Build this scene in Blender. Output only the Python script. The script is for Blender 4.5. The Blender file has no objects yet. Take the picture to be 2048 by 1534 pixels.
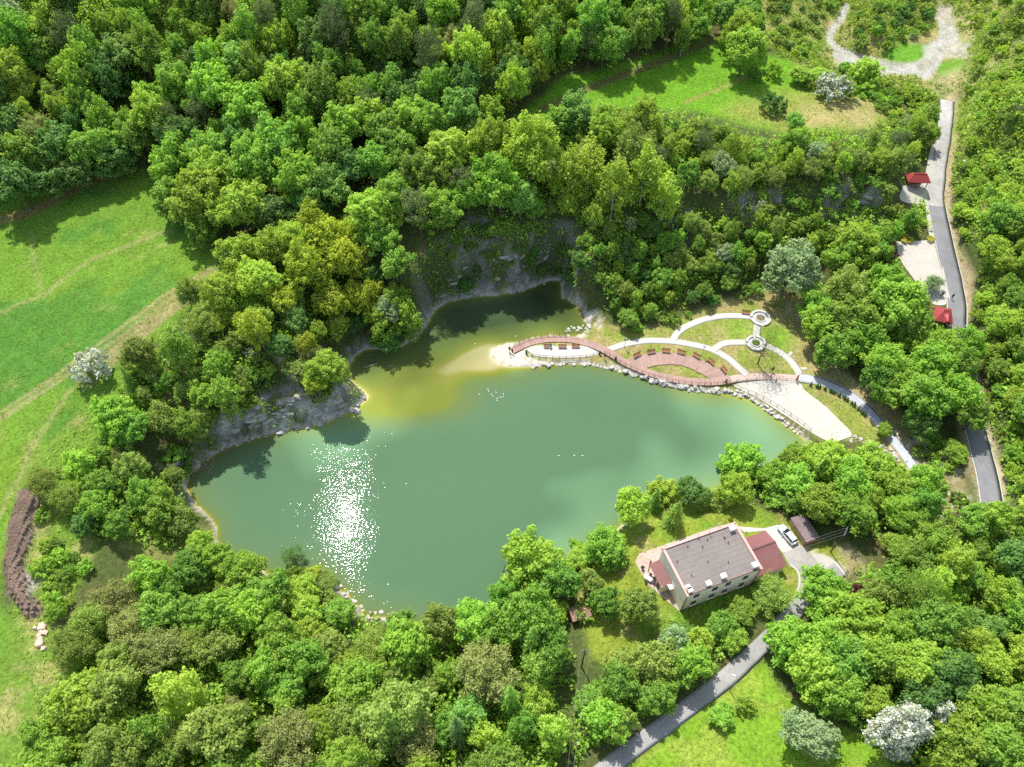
import bpy, bmesh, math, random
import numpy as np
from mathutils import Vector, Matrix
from mathutils.noise import noise as mnoise

random.seed(7)
RNG = np.random.default_rng(11)
sc = bpy.context.scene
COL = sc.collection

# ------------------------------------------------------------------ camera, sky, sun, exposure
CAM_Z = 145.0
TILT = math.radians(53.4)           # below the horizon
FOC = 1592.0                        # focal length in pixels of the 2048 wide photograph
cam_d = bpy.data.cameras.new('camera')
cam_d.sensor_width = 36.0
cam_d.lens = 36.0 * FOC / 2048.0
cam_d.clip_start = 1.0
cam_d.clip_end = 6000.0
cam = bpy.data.objects.new('camera', cam_d)
cam.location = (0, 0, CAM_Z)
cam.rotation_euler = (math.radians(90) - TILT, 0, 0)
COL.objects.link(cam)
sc.camera = cam

SUN_EL = math.radians(60.9)
SUN_AZ = math.radians(-24.5)        # from +Y, negative is to the left
world = bpy.data.worlds.new('World')
sc.world = world
world.use_nodes = True
wn = world.node_tree
wn.nodes.clear()
w_out = wn.nodes.new('ShaderNodeOutputWorld')
w_bg = wn.nodes.new('ShaderNodeBackground')
w_sky = wn.nodes.new('ShaderNodeTexSky')
w_sky.sky_type = 'NISHITA'
w_sky.sun_disc = False
w_sky.sun_elevation = SUN_EL
w_sky.sun_rotation = SUN_AZ
w_bg.inputs['Strength'].default_value = 0.15
w_tc = wn.nodes.new('ShaderNodeTexCoord')
w_map = wn.nodes.new('ShaderNodeMapping')
w_map.inputs['Scale'].default_value = (2.6, 2.6, 5.0)
w_no = wn.nodes.new('ShaderNodeTexNoise')
w_no.inputs['Scale'].default_value = 1.6
w_no.inputs['Detail'].default_value = 5.0
w_no.inputs['Roughness'].default_value = 0.55
w_rp = wn.nodes.new('ShaderNodeValToRGB')
w_rp.color_ramp.elements[0].position = 0.47
w_rp.color_ramp.elements[1].position = 0.68
w_mx = wn.nodes.new('ShaderNodeMix')
w_mx.data_type = 'RGBA'
w_mx.inputs['B'].default_value = (5.6, 5.8, 6.1, 1)
wn.links.new(w_tc.outputs['Generated'], w_map.inputs['Vector'])
wn.links.new(w_map.outputs['Vector'], w_no.inputs['Vector'])
wn.links.new(w_no.outputs['Fac'], w_rp.inputs['Fac'])
wn.links.new(w_rp.outputs['Color'], w_mx.inputs['Factor'])
wn.links.new(w_sky.outputs['Color'], w_mx.inputs['A'])
wn.links.new(w_mx.outputs['Result'], w_bg.inputs['Color'])
wn.links.new(w_bg.outputs['Background'], w_out.inputs['Surface'])

sun_d = bpy.data.lights.new('sun', 'SUN')
sun_d.energy = 4.0
sun_d.angle = math.radians(0.5)
sun_d.color = (1.0, 0.955, 0.88)
sun = bpy.data.objects.new('sun', sun_d)
SUN_DIR = Vector((math.sin(SUN_AZ) * math.cos(SUN_EL), math.cos(SUN_AZ) * math.cos(SUN_EL), math.sin(SUN_EL)))
sun.rotation_euler = SUN_DIR.to_track_quat('Z', 'Y').to_euler()
sun.location = SUN_DIR * 400
COL.objects.link(sun)

sc.view_settings.view_transform = 'Standard'
sc.view_settings.look = 'None'
sc.view_settings.exposure = 0.95
sc.view_settings.gamma = 1.0
sc.view_settings.use_curve_mapping = False
sc.render.engine = 'CYCLES'
sc.cycles.max_bounces = 8
sc.cycles.diffuse_bounces = 4
sc.cycles.glossy_bounces = 2
sc.cycles.transmission_bounces = 6
sc.cycles.sample_clamp_indirect = 4.0
sc.cycles.use_denoising = False

# ------------------------------------------------------------------ photograph <-> place
_f = np.array([0, math.cos(TILT), -math.sin(TILT)])
_u = np.array([0, math.sin(TILT), math.cos(TILT)])
CAMP = np.array([0, 0, CAM_Z])


def at(px, py, z=0.0):
    """The point of height z that the photograph shows at (px, py)."""
    d = _f * FOC + _u * (767 - py) + np.array([px - 1024.0, 0, 0])
    return CAMP + d * ((z - CAM_Z) / d[2])


def to_px(P):
    q = np.asarray(P, float) - CAMP
    w = q @ _f
    return np.stack([1024 + FOC * q[..., 0] / w, 767 - FOC * (q @ _u) / w], -1)


def m_per_px(P):
    return float((np.asarray(P, float) - CAMP) @ _f) / FOC


def smooth(a, b, x):
    t = np.clip((x - a) / (b - a), 0, 1)
    return t * t * (3 - 2 * t)


def in_poly(P, poly):
    P = np.asarray(P, float)
    x, y = P[..., 0], P[..., 1]
    ins = np.zeros(x.shape, bool)
    n = len(poly)
    for i in range(n):
        x0, y0 = poly[i]
        x1, y1 = poly[(i + 1) % n]
        if y0 == y1:
            continue
        c = ((y0 > y) != (y1 > y)) & (x < (x1 - x0) * (y - y0) / (y1 - y0) + x0)
        ins ^= c
    return ins


def seg_dist(P, line, closed=False):
    """Distance of points P (N,2) to a polyline, and the parameter (in vertices) of the nearest place."""
    P = np.asarray(P, float)
    best = np.full(len(P), 1e9)
    L = [np.asarray(q, float)[:2] for q in line]
    if closed:
        L = L + [L[0]]
    for a, b in zip(L[:-1], L[1:]):
        ab = b - a
        t = np.clip(((P - a) @ ab) / max(ab @ ab, 1e-9), 0, 1)
        d = np.hypot(*(P - (a + t[:, None] * ab)).T)
        best = np.minimum(best, d)
    return best


def resample(line, step):
    """Catmull-Rom through the points, then even steps."""
    P = [np.asarray(p, float) for p in line]
    P = [2 * P[0] - P[1]] + P + [2 * P[-1] - P[-2]]
    out = []
    for i in range(1, len(P) - 2):
        for t in np.linspace(0, 1, 12, endpoint=False):
            a, b, c, d = P[i - 1], P[i], P[i + 1], P[i + 2]
            out.append(0.5 * ((2 * b) + (c - a) * t + (2 * a - 5 * b + 4 * c - d) * t * t + (3 * b - a - 3 * c + d) * t ** 3))
    out.append(P[-2])
    out = np.array(out)
    s = np.concatenate([[0], np.cumsum(np.linalg.norm(np.diff(out[:, :2], axis=0), axis=1))])
    n = max(2, int(round(s[-1] / step)) + 1)
    u = np.linspace(0, s[-1], n)
    return np.stack([np.interp(u, s, out[:, k]) for k in range(out.shape[1])], 1)


# value noise on arrays
_perm = np.random.default_rng(3).random((256, 256))


def vnoise(x, y, s):
    x = np.asarray(x) / s + 1000.3
    y = np.asarray(y) / s + 1000.7
    xi, yi = np.floor(x).astype(int), np.floor(y).astype(int)
    fx, fy = x - xi, y - yi
    fx, fy = fx * fx * (3 - 2 * fx), fy * fy * (3 - 2 * fy)
    g = lambda i, j: _perm[(i * 7 + j * 131) % 256, (j * 3 + i * 57) % 256]
    return (g(xi, yi) * (1 - fx) + g(xi + 1, yi) * fx) * (1 - fy) + (g(xi, yi + 1) * (1 - fx) + g(xi + 1, yi + 1) * fx) * fy


def fbm(x, y, s, o=4):
    r, a, t = 0, 1, 0
    for i in range(o):
        r = r + a * vnoise(x + 17 * i, y - 29 * i, s / 2 ** i)
        t += a
        a *= 0.55
    return r / t


# ------------------------------------------------------------------ objects
def tag(o, label=None, cat=None, group=None, kind=None):
    if label:
        o['label'] = label
    if cat:
        o['category'] = cat
    if group:
        o['group'] = group
    if kind:
        o['kind'] = kind
    return o


def empty(name, loc, rz=0.0, label=None, cat=None, group=None, scale=1.0):
    o = bpy.data.objects.new(name, None)
    o.location = tuple(loc)
    o.rotation_euler = (0, 0, rz)
    o.scale = (scale,) * 3 if np.isscalar(scale) else tuple(scale)
    o.empty_display_size = 0.3
    COL.objects.link(o)
    return tag(o, label, cat, group)


def link(name, me, parent=None, mats=None, loc=None, rz=None):
    o = bpy.data.objects.new(name, me)
    COL.objects.link(o)
    if mats:
        for m in mats:
            me.materials.append(m)
    if parent is not None:
        o.parent = parent
    if loc is not None:
        o.location = tuple(loc)
    if rz is not None:
        o.rotation_euler = (0, 0, rz)
    return o


def np_mesh(name, V, faces, smooth_=False):
    """faces: (N,3) or (N,4) array, or list of tuples."""
    me = bpy.data.meshes.new(name)
    V = np.asarray(V, np.float32)
    if isinstance(faces, np.ndarray):
        n, k = faces.shape
        me.vertices.add(len(V))
        me.vertices.foreach_set('co', V.ravel())
        me.loops.add(n * k)
        me.loops.foreach_set('vertex_index', faces.astype(np.int32).ravel())
        me.polygons.add(n)
        me.polygons.foreach_set('loop_start', np.arange(0, n * k, k, dtype=np.int32))
        me.polygons.foreach_set('loop_total', np.full(n, k, np.int32))
        me.update(calc_edges=True)
    else:
        me.from_pydata([tuple(map(float, v)) for v in V], [], [tuple(f) for f in faces])
        me.update()
    if smooth_:
        me.polygons.foreach_set('use_smooth', np.ones(len(me.polygons), bool))
    return me


def add_attr(me, name, rgb):
    a = me.color_attributes.new(name, 'FLOAT_COLOR', 'POINT')
    c = np.ones((len(me.vertices), 4), np.float32)
    rgb = np.asarray(rgb, np.float32)
    c[:, :rgb.shape[1]] = rgb
    a.data.foreach_set('color', c.ravel())


class MB:
    """Collects simple solids; build() links them as one mesh object."""

    def __init__(s):
        s.v, s.f, s.m = [], [], []

    def poly(s, pts, mi=0):
        n = len(s.v)
        s.v += [tuple(map(float, p)) for p in pts]
        s.f.append(tuple(range(n, n + len(pts))))
        s.m.append(mi)
        return s

    def hexa(s, b, t, mi=0):
        """bottom ring b and top ring t, same count, counter-clockwise from above."""
        n, k = len(s.v), len(b)
        s.v += [tuple(map(float, p)) for p in list(b) + list(t)]
        s.f.append(tuple(range(n + k - 1, n - 1, -1)))
        s.f.append(tuple(range(n + k, n + 2 * k)))
        for i in range(k):
            j = (i + 1) % k
            s.f.append((n + i, n + j, n + k + j, n + k + i))
        s.m += [mi] * (k + 2)
        return s

    def box(s, c, d, rz=0.0, mi=0, ry=0.0, rx=0.0):
        R = Matrix.Rotation(rz, 3, 'Z') @ Matrix.Rotation(ry, 3, 'Y') @ Matrix.Rotation(rx, 3, 'X')
        x, y, z = d[0] / 2, d[1] / 2, d[2] / 2
        c = Vector(c)
        q = lambda a, b_, e: tuple(c + R @ Vector((a, b_, e)))
        s.hexa([q(-x, -y, -z), q(x, -y, -z), q(x, y, -z), q(-x, y, -z)], [q(-x, -y, z), q(x, -y, z), q(x, y, z), q(-x, y, z)], mi)
        return s

    def tube(s, p, q, r0, r1=None, n=8, mi=0):
        r1 = r0 if r1 is None else r1
        p, q = Vector(p), Vector(q)
        d = (q - p)
        if d.length < 1e-6:
            return s
        z = d.normalized()
        x = z.orthogonal().normalized()
        y = z.cross(x)
        ring = lambda c, r: [tuple(c + (x * math.cos(a) + y * math.sin(a)) * r) for a in [2 * math.pi * i / n for i in range(n)]]
        s.hexa(ring(p, r0), ring(q, r1), mi)
        return s

    def lathe(s, prof, c=(0, 0, 0), n=16, mi=0):
        """prof: (r, z) pairs from bottom to top."""
        base = len(s.v)
        for r, z in prof:
            for i in range(n):
                a = 2 * math.pi * i / n
                s.v.append((c[0] + r * math.cos(a), c[1] + r * math.sin(a), c[2] + z))
        for k in range(len(prof) - 1):
            for i in range(n):
                j = (i + 1) % n
                s.f.append((base + k * n + i, base + k * n + j, base + (k + 1) * n + j, base + (k + 1) * n + i))
                s.m.append(mi)
        s.f.append(tuple(base + i for i in range(n - 1, -1, -1)))
        s.f.append(tuple(base + (len(prof) - 1) * n + i for i in range(n)))
        s.m += [mi, mi]
        return s

    def mesh(s, name, mats=None, smooth_=False):
        me = bpy.data.meshes.new(name)
        me.from_pydata(s.v, [], s.f)
        for m in (mats or []):
            me.materials.append(m)
        me.polygons.foreach_set('material_index', np.array(s.m, np.int32))
        if smooth_:
            me.polygons.foreach_set('use_smooth', np.ones(len(me.polygons), bool))
        me.update()
        return me

    def build(s, name, mats, parent=None, smooth_=False, **k):
        mats = mats if isinstance(mats, (list, tuple)) else [mats]
        return link(name, s.mesh(name, mats, smooth_), parent, **k)


# ------------------------------------------------------------------ materials
def new_mat(name):
    m = bpy.data.materials.new(name)
    m.use_nodes = True
    nt = m.node_tree
    b = nt.nodes['Principled BSDF']
    return m, nt, b


def N(nt, kind, **inp):
    n = nt.nodes.new(kind)
    for k, v in inp.items():
        n.inputs[k.replace('_', ' ')].default_value = v
    return n


def simple(name, col, rough=0.8, var=0.12, scale=3.0, bump=0.0, metal=0.0, spec=0.3, detail=5.0, coord='Object', stretch=None, per_obj=0.0):
    """A plain colour broken up by two noises, with optional bump."""
    m, nt, b = new_mat(name)
    L = nt.links.new
    tc = N(nt, 'ShaderNodeTexCoord')
    src = tc.outputs[coord]
    if stretch:
        mp = N(nt, 'ShaderNodeMapping')
        mp.inputs['Scale'].default_value = stretch
        L(src, mp.inputs['Vector'])
        src = mp.outputs['Vector']
    no = N(nt, 'ShaderNodeTexNoise', Scale=scale, Detail=detail, Roughness=0.65)
    L(src, no.inputs['Vector'])
    no2 = N(nt, 'ShaderNodeTexNoise', Scale=scale * 0.13, Detail=3.0)
    L(src, no2.inputs['Vector'])
    ad = N(nt, 'ShaderNodeMath')
    ad.operation = 'ADD'
    L(no.outputs['Fac'], ad.inputs[0])
    L(no2.outputs['Fac'], ad.inputs[1])
    val = ad.outputs[0]
    if per_obj:
        oi = N(nt, 'ShaderNodeObjectInfo')
        mu = N(nt, 'ShaderNodeMath')
        mu.operation = 'MULTIPLY_ADD'
        mu.inputs[1].default_value = per_obj
        L(oi.outputs['Random'], mu.inputs[0])
        L(val, mu.inputs[2])
        val = mu.outputs[0]
    mr = N(nt, 'ShaderNodeMapRange')
    mr.inputs['From Min'].default_value = 0.55
    mr.inputs['From Max'].default_value = 1.45 + per_obj
    mr.inputs['To Min'].default_value = 1 - var * 2
    mr.inputs['To Max'].default_value = 1 + var * 2
    L(val, mr.inputs['Value'])
    mx = N(nt, 'ShaderNodeMix')
    mx.data_type = 'RGBA'
    mx.blend_type = 'MULTIPLY'
    mx.inputs['Factor'].default_value = 1.0
    mx.inputs['A'].default_value = (*col, 1)
    L(mr.outputs['Result'], mx.inputs['B'])
    L(mx.outputs['Result'], b.inputs['Base Color'])
    b.inputs['Roughness'].default_value = rough
    b.inputs['Metallic'].default_value = metal
    b.inputs['Specular IOR Level'].default_value = spec
    if bump:
        bp = N(nt, 'ShaderNodeBump', Strength=0.6, Distance=bump)
        L(no.outputs['Fac'], bp.inputs['Height'])
        L(bp.outputs['Normal'], b.inputs['Normal'])
    return m


def leaf_mat(name, col, col2, trans=0.35, hue=0.02, val=0.35, thue=0.49):
    """Leaves: colour between col and col2 by leaf attribute, shifted per tree, with light passing through."""
    m, nt, b = new_mat(name)
    L = nt.links.new
    at_ = N(nt, 'ShaderNodeAttribute')
    at_.attribute_name = 'leaf'
    sp = N(nt, 'ShaderNodeSeparateColor')
    L(at_.outputs['Color'], sp.inputs['Color'])
    mx = N(nt, 'ShaderNodeMix')
    mx.data_type = 'RGBA'
    mx.inputs['A'].default_value = (*col, 1)
    mx.inputs['B'].default_value = (*col2, 1)
    L(sp.outputs['Red'], mx.inputs['Factor'])
    oi = N(nt, 'ShaderNodeObjectInfo')
    hs = N(nt, 'ShaderNodeHueSaturation')
    m1 = N(nt, 'ShaderNodeMapRange')
    m1.inputs['To Min'].default_value = 0.5 - hue
    m1.inputs['To Max'].default_value = 0.5 + hue
    L(oi.outputs['Random'], m1.inputs['Value'])
    L(m1.outputs['Result'], hs.inputs['Hue'])
    m2 = N(nt, 'ShaderNodeMath')
    m2.operation = 'MULTIPLY'
    m2.inputs[1].default_value = 7.31
    L(oi.outputs['Random'], m2.inputs[0])
    m3 = N(nt, 'ShaderNodeMath')
    m3.operation = 'FRACT'
    L(m2.outputs[0], m3.inputs[0])
    m4 = N(nt, 'ShaderNodeMapRange')
    m4.inputs['To Min'].default_value = 1 - val
    m4.inputs['To Max'].default_value = 1 + val
    L(m3.outputs[0], m4.inputs['Value'])
    L(m4.outputs['Result'], hs.inputs['Value'])
    L(mx.outputs['Result'], hs.inputs['Color'])
    L(hs.outputs['Color'], b.inputs['Base Color'])
    b.inputs['Roughness'].default_value = 0.55
    b.inputs['Specular IOR Level'].default_value = 0.25
    tr = N(nt, 'ShaderNodeBsdfTranslucent')
    hs2 = N(nt, 'ShaderNodeHueSaturation', Hue=thue, Saturation=1.08, Value=1.5)
    L(hs.outputs['Color'], hs2.inputs['Color'])
    L(hs2.outputs['Color'], tr.inputs['Color'])
    ms = N(nt, 'ShaderNodeMixShader')
    ms.inputs['Fac'].default_value = trans
    L(b.outputs['BSDF'], ms.inputs[1])
    L(tr.outputs['BSDF'], ms.inputs[2])
    L(ms.outputs['Shader'], nt.nodes['Material Output'].inputs['Surface'])
    return m
# ------------------------------------------------------------------ terrain heights
SHORE_PX = [(395, 1010), (432, 1045), (438, 1085), (452, 1112), (530, 1142), (622, 1147), (660, 1165), (692, 1185), (735, 1230), (800, 1236), (870, 1262),
            (935, 1262), (1000, 1238), (1075, 1196), (1128, 1136), (1160, 1106), (1218, 1068), (1245, 1048), (1310, 1012), (1400, 988), (1480, 962),
            (1560, 936), (1618, 908), (1605, 878), (1562, 846), (1520, 812), (1480, 793), (1430, 786), (1380, 781), (1330, 771), (1290, 758), (1250, 746),
            (1215, 738), (1170, 730), (1130, 730), (1090, 734), (1040, 737), (1012, 733), (988, 722), (978, 705), (992, 692), (1020, 685), (1040, 683), (1060, 676),
            (1100, 669), (1115, 671), (1150, 671), (1176, 657), (1164, 640), (1166, 625), (1146, 606), (1121, 596), (1123, 576), (1110, 560), (1090, 566),
            (1050, 581), (1000, 591), (940, 596), (880, 613), (855, 650), (830, 680), (790, 696), (730, 701), (706, 720), (697, 745), (705, 765), (731, 784),
            (736, 795), (712, 815), (695, 825), (680, 831), (640, 851), (580, 861), (520, 876), (470, 891), (420, 915), (395, 940), (377, 955), (378, 980)]
SHORE = resample([at(x, y, 0)[:2] for x, y in SHORE_PX + SHORE_PX[:1]], 2.0)[:-1]

CTRL = """
435 830 7;500 815 8;560 785 9;600 765 9.5;640 760 9;675 778 5;640 690 12;680 640 12;760 640 9;600 700 12
830 560 11;850 480 18;920 440 21;1000 440 21.5;1080 437 21;1140 465 18.5;1180 500 15;1200 600 4;1200 540 9;790 640 5;840 620 7
1300 600 3;1300 500 10;1300 400 18;1450 560 4;1450 450 13;1450 390 18;1250 640 2.2;1550 560 3
1480 383 20;1530 385 20;1490 425 13.5;1540 428 13.5;1680 363 20;1755 373 19;1670 412 13;1735 420 12.5;1600 470 10;1600 380 18
1200 330 21;1400 300 21;1600 300 21;1700 290 20;1800 300 18;1000 330 22;880 350 21.5;1100 280 22
1980 990 5;1950 860 6;1930 740 7;1918 620 8;1905 540 9;1880 430 11;1880 340 13;1885 280 14;1895 200 15.5;1890 140 16
1830 530 9;1800 490 9.2;1860 480 10;1837 365 12.5;1650 560 4.5;1750 580 7;1750 480 9.5;1650 480 9.5;1750 700 5;1850 750 6;1600 560 3;1870 650 7.5;1790 590 8
1300 655 2.2;1520 640 2.6;1500 700 2.1;1650 700 3;1400 720 1.7;1120 690 1.3;1600 760 1.9;1600 820 1.3;1480 775 1.3;1300 740 1.4;1240 725 1.3;1180 715 1.1;1050 700 .9;1015 708 .5;1640 870 1.2;1690 870 1.6
1740 830 2.8;1835 940 3.8;1900 950 4.6;1800 800 4;1720 930 3;1620 950 2.5;1480 1010 3
1290 1120 3.2;1320 1080 3.4;1480 1040 3.6;1520 1170 3.6;1360 1230 3.6;1440 1220 3.6;1580 1060 3.6;1600 1120 3.7;1400 1130 3.6;1260 1150 2.8;1240 1100 2
1600 1200 4.1;1520 1300 4.8;1420 1390 5.4;1230 1530 6.5;1300 1300 4;1180 1250 3;1550 1450 6.5;1800 1300 7.5;2040 1300 9;2040 1530 10;2040 1000 10;1700 1150 4.5;1750 1050 4.5
2040 600 16;2040 400 24;2040 200 31;2000 600 12.5;1960 400 16;2000 800 10;1985 300 19;2040 0 34;1950 100 20
1000 1300 3;1100 1500 5.5;700 1300 3;700 1500 4.5;400 1200 3.5;400 1500 6;200 1300 7;100 1500 8;30 1300 9;300 1050 6.5;200 950 9;100 1100 9.5;420 1085 2;560 1180 2
0 850 12;0 620 14;100 480 15;200 650 14.5;330 560 14.5;400 560 14.5;380 420 15.5;100 900 11.5;20 1150 10.5;250 760 13;0 480 16
250 850 10.5;350 800 11.5;300 900 8;430 740 12.5;500 680 13.5;500 600 14.5;600 550 15;700 500 15;740 580 13;720 660 9
350 895 7;320 950 6;362 985 3.5;300 1000 6;400 850 9
0 400 17;300 340 17;0 200 28;300 150 28;600 200 24;600 50 34;0 0 40;1000 250 21;1000 100 28;1000 0 33;1300 200 21.5;1250 50 26;1450 120 21;1450 0 24;700 330 18.5;850 280 19.5;500 400 16.5;450 480 15.5;640 410 17;300 -60 42;900 -60 36;1500 -60 27
1300 170 21.5;1500 170 20.5;1700 200 19.5;1600 230 20.5
1600 50 21;1560 110 20;1680 120 17;1850 130 16.5;1920 90 17;1890 30 18.5;1760 60 21;1850 0 20.5;2000 50 24;1650 70 18;1740 110 16.5
"""
_c = []
for row in CTRL.replace('\n', ';').split(';'):
    if row.strip():
        x, y, z = map(float, row.split())
        _c.append(at(x, y, z))
_c = np.array(_c)
_c = _c[seg_dist(_c[:, :2], SHORE, True) > 0.8]
_s = np.column_stack([SHORE[::2], np.full(len(SHORE[::2]), 0.12)])
# quarry walls: steep faces a step back from the waterline
_sp = to_px(np.column_stack([SHORE, np.zeros(len(SHORE))]))
_tan = np.roll(SHORE, -1, 0) - np.roll(SHORE, 1, 0)
_nor = np.column_stack([_tan[:, 1], -_tan[:, 0]])
_nor /= np.linalg.norm(_nor, axis=1)[:, None]
if in_poly(SHORE[5] + _nor[5] * 1.0, SHORE):
    _nor = -_nor
_wall = []
for p, q, n_ in zip(SHORE, _sp, _nor):
    Hc = 0
    if 440 < q[0] < 700 and 815 < q[1] < 900:
        Hc = 7.5 + 1.5 * math.sin(q[0] * .03)
    elif q[0] <= 440 and 880 < q[1] < 985:
        Hc = 4.5
    elif 850 < q[0] < 1116 and q[1] < 640:
        Hc = 15.5 + 1.5 * math.sin(q[0] * .05)
    elif 700 < q[0] <= 850 and 650 < q[1] < 715:
        Hc = 5.5
    if Hc:
        _wall += [(*(p + n_ * 0.9), .6), (*(p + n_ * (1.5 + Hc * .13)), Hc * .84), (*(p + n_ * (3.4 + Hc * .25)), Hc)]
_wall = np.array(_wall)
_wall = _wall[seg_dist(_wall[:, :2], SHORE, True) > .55]
_far = np.hypot(_c[:, None, 0] - _wall[None, :, 0], _c[:, None, 1] - _wall[None, :, 1]).min(1)
_c = _c[_far > 4.5]
CP = np.vstack([_c, _wall, _s])
_n = len(CP)
_A = np.zeros((_n + 3, _n + 3))
_A[:_n, :_n] = np.hypot(CP[:, None, 0] - CP[None, :, 0], CP[:, None, 1] - CP[None, :, 1])
_A[:_n, :_n] += np.diag(np.concatenate([np.full(len(_c), -.35), np.full(len(_wall) + len(_s), -.02)]))
_A[:_n, _n] = 1
_A[:_n, _n + 1:] = CP[:, :2]
_A[_n:, :_n] = _A[:_n, _n:].T
_w = np.linalg.solve(_A, np.concatenate([CP[:, 2], [0, 0, 0]]))

XS = np.concatenate([-np.geomspace(2200, 225, 14), np.arange(-212, 212.1, 0.85), np.geomspace(225, 2200, 14)])
YS = np.concatenate([-np.geomspace(1200, 20, 10), np.arange(-8, 345, 0.85), np.geomspace(355, 3500, 16)])
GX, GY = np.meshgrid(XS, YS)
G = np.column_stack([GX.ravel(), GY.ravel()])
Gc = np.column_stack([np.clip(G[:, 0], -215, 215), np.clip(G[:, 1], -5, 345)])
Z = np.empty(len(G))
SD = np.empty(len(G))
for i in range(0, len(G), 20000):
    q = Gc[i:i + 20000]
    r = np.hypot(q[:, None, 0] - CP[None, :, 0], q[:, None, 1] - CP[None, :, 1])
    Z[i:i + 20000] = r @ _w[:_n] + _w[_n] + q @ _w[_n + 1:]
    near = np.full(len(q), 60.0)
    rr = r[:, -len(_s):].min(1)
    k = rr < 16
    if k.any():
        near[k] = seg_dist(q[k], SHORE, True)
    near[~k] = rr[~k]
    SD[i:i + 20000] = near
INP = in_poly(G, SHORE)
PXG = to_px(np.column_stack([Gc, np.clip(Z, 0, 60)]))


def blob(px, py, rx, ry, v, P=None):
    P = PXG if P is None else P
    return v * np.exp(-((P[:, 0] - px) / rx) ** 2 - ((P[:, 1] - py) / ry) ** 2)


Zl = np.clip(Z, 0.12, 58)
# roughness: cliffs jagged, ground gently uneven
gy, gx = np.gradient(np.where(INP, 0, Zl).reshape(GX.shape), YS, XS)
SLOPE = np.hypot(gx, gy).ravel()
cl = smooth(0.7, 1.3, SLOPE) * (~INP)
Zl = Zl + cl * (fbm(G[:, 0], G[:, 1], 6, 4) - 0.5) * 6.0 * smooth(0, 3, SD)
Zl = Zl + (fbm(G[:, 0], G[:, 1], 9, 3) - 0.5) * 0.5 * smooth(1, 12, SD) * (1 - 0.7 * in_poly(PXG, [(1030, 690), (1330, 640), (1600, 640), (1720, 800), (1650, 880), (1300, 760)])) * (1 - in_poly(PXG, [(1270, 1080), (1480, 1030), (1620, 1040), (1700, 1150), (1600, 1260), (1360, 1260)]))
# heap of brown soil at the field edge
HEAP = [(62, 1000), (45, 1070), (30, 1130), (40, 1180), (62, 1215)]
hd = seg_dist(PXG, HEAP)
_heap = np.clip(1 - hd / (15 + 20 * vnoise(G[:, 0], G[:, 1], 4)), 0, 1)
Zl = Zl + 1.7 * smooth(0, .8, _heap) + _heap * (fbm(G[:, 0], G[:, 1], 3.0, 3) - .5) * .9
# flat ground under the house and yard
yard = in_poly(PXG, [(1268, 1095), (1325, 1075), (1470, 1030), (1600, 1045), (1690, 1120), (1640, 1200), (1590, 1200), (1520, 1180), (1360, 1240), (1270, 1170)])
# the pond bed
SHALLOW = np.minimum(sum(blob(*b) for b in [(850, 808, 110, 48, .60), (760, 835, 75, 34, .34), (790, 765, 110, 42, .32), (880, 740, 100, 40, .38), (850, 775, 190, 75, .26)]), .80)
SHALLOW = SHALLOW + sum(blob(*b) for b in [(945, 714, 70, 36, .62), (990, 712, 40, 34, .7), (1100, 648, 75, 26, .42), (960, 668, 140, 26, .3), (1440, 795, 110, 14, .3)])
DEEP_SHADE = blob(950, 635, 120, 34, 1.5) + blob(1060, 605, 60, 28, 1.2) + blob(860, 670, 50, 24, .9) + blob(740, 725, 40, 24, .8)  # deeper cove bed that darkens the water colour in place of cliff shade
depth = np.clip(1.6 + SD * 0.33, 0, 4.2) * np.clip(1 - SHALLOW, 0.04, 1)
depth = np.where(SD < 1.2, depth * (0.55 + 0.45 * smooth(0, 1.2, SD)), depth)
Zp = -depth + DEEP_SHADE * -1.5 - 0.03
Zt = np.where(INP, np.minimum(Zp, -0.02), np.maximum(Zl, 0.04))
HG = Zt.reshape(GX.shape)


def h(P):
    """Ground height at (..., 2) points."""
    P = np.asarray(P, float)
    x, y = P[..., 0], P[..., 1]
    i = np.clip(np.searchsorted(XS, x) - 1, 0, len(XS) - 2)
    j = np.clip(np.searchsorted(YS, y) - 1, 0, len(YS) - 2)
    fx = np.clip((x - XS[i]) / (XS[i + 1] - XS[i]), 0, 1)
    fy = np.clip((y - YS[j]) / (YS[j + 1] - YS[j]), 0, 1)
    return (HG[j, i] * (1 - fx) + HG[j, i + 1] * fx) * (1 - fy) + (HG[j + 1, i] * (1 - fx) + HG[j + 1, i + 1] * fx) * fy


def ground(px, py, up=0.0):
    """Where the view through (px, py) meets the ground raised by `up`; returns the ground point below."""
    d = _f * FOC + _u * (767 - py) + np.array([px - 1024.0, 0, 0])
    zs = np.linspace(75, -5, 900)
    P = CAMP + d * ((zs - CAM_Z) / d[2])[:, None]
    g = h(P[:, :2]) + up
    k = np.argmax(g >= P[:, 2])
    p = P[k].copy()
    p[2] = float(h(p[:2]))
    return p


def gpts(pts, dz=0.0):
    return [ground(x, y) + np.array([0, 0, dz]) for x, y in pts]


# flatten the yard, terraces, road strips to a smooth bed
def flatten(poly_xy, z, soft=2.0):
    global HG, Zt
    ins = in_poly(G, poly_xy)
    lo, hi = np.min(poly_xy, 0) - soft * 2, np.max(poly_xy, 0) + soft * 2
    box = np.where((G[:, 0] > lo[0]) & (G[:, 0] < hi[0]) & (G[:, 1] > lo[1]) & (G[:, 1] < hi[1]))[0]
    d = seg_dist(G[box], poly_xy, True)
    w = np.where(ins[box], 1.0, 1 - smooth(0, soft, d))
    Zt[box] = Zt[box] * (1 - w) + z * w
    HG = Zt.reshape(GX.shape)


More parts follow.
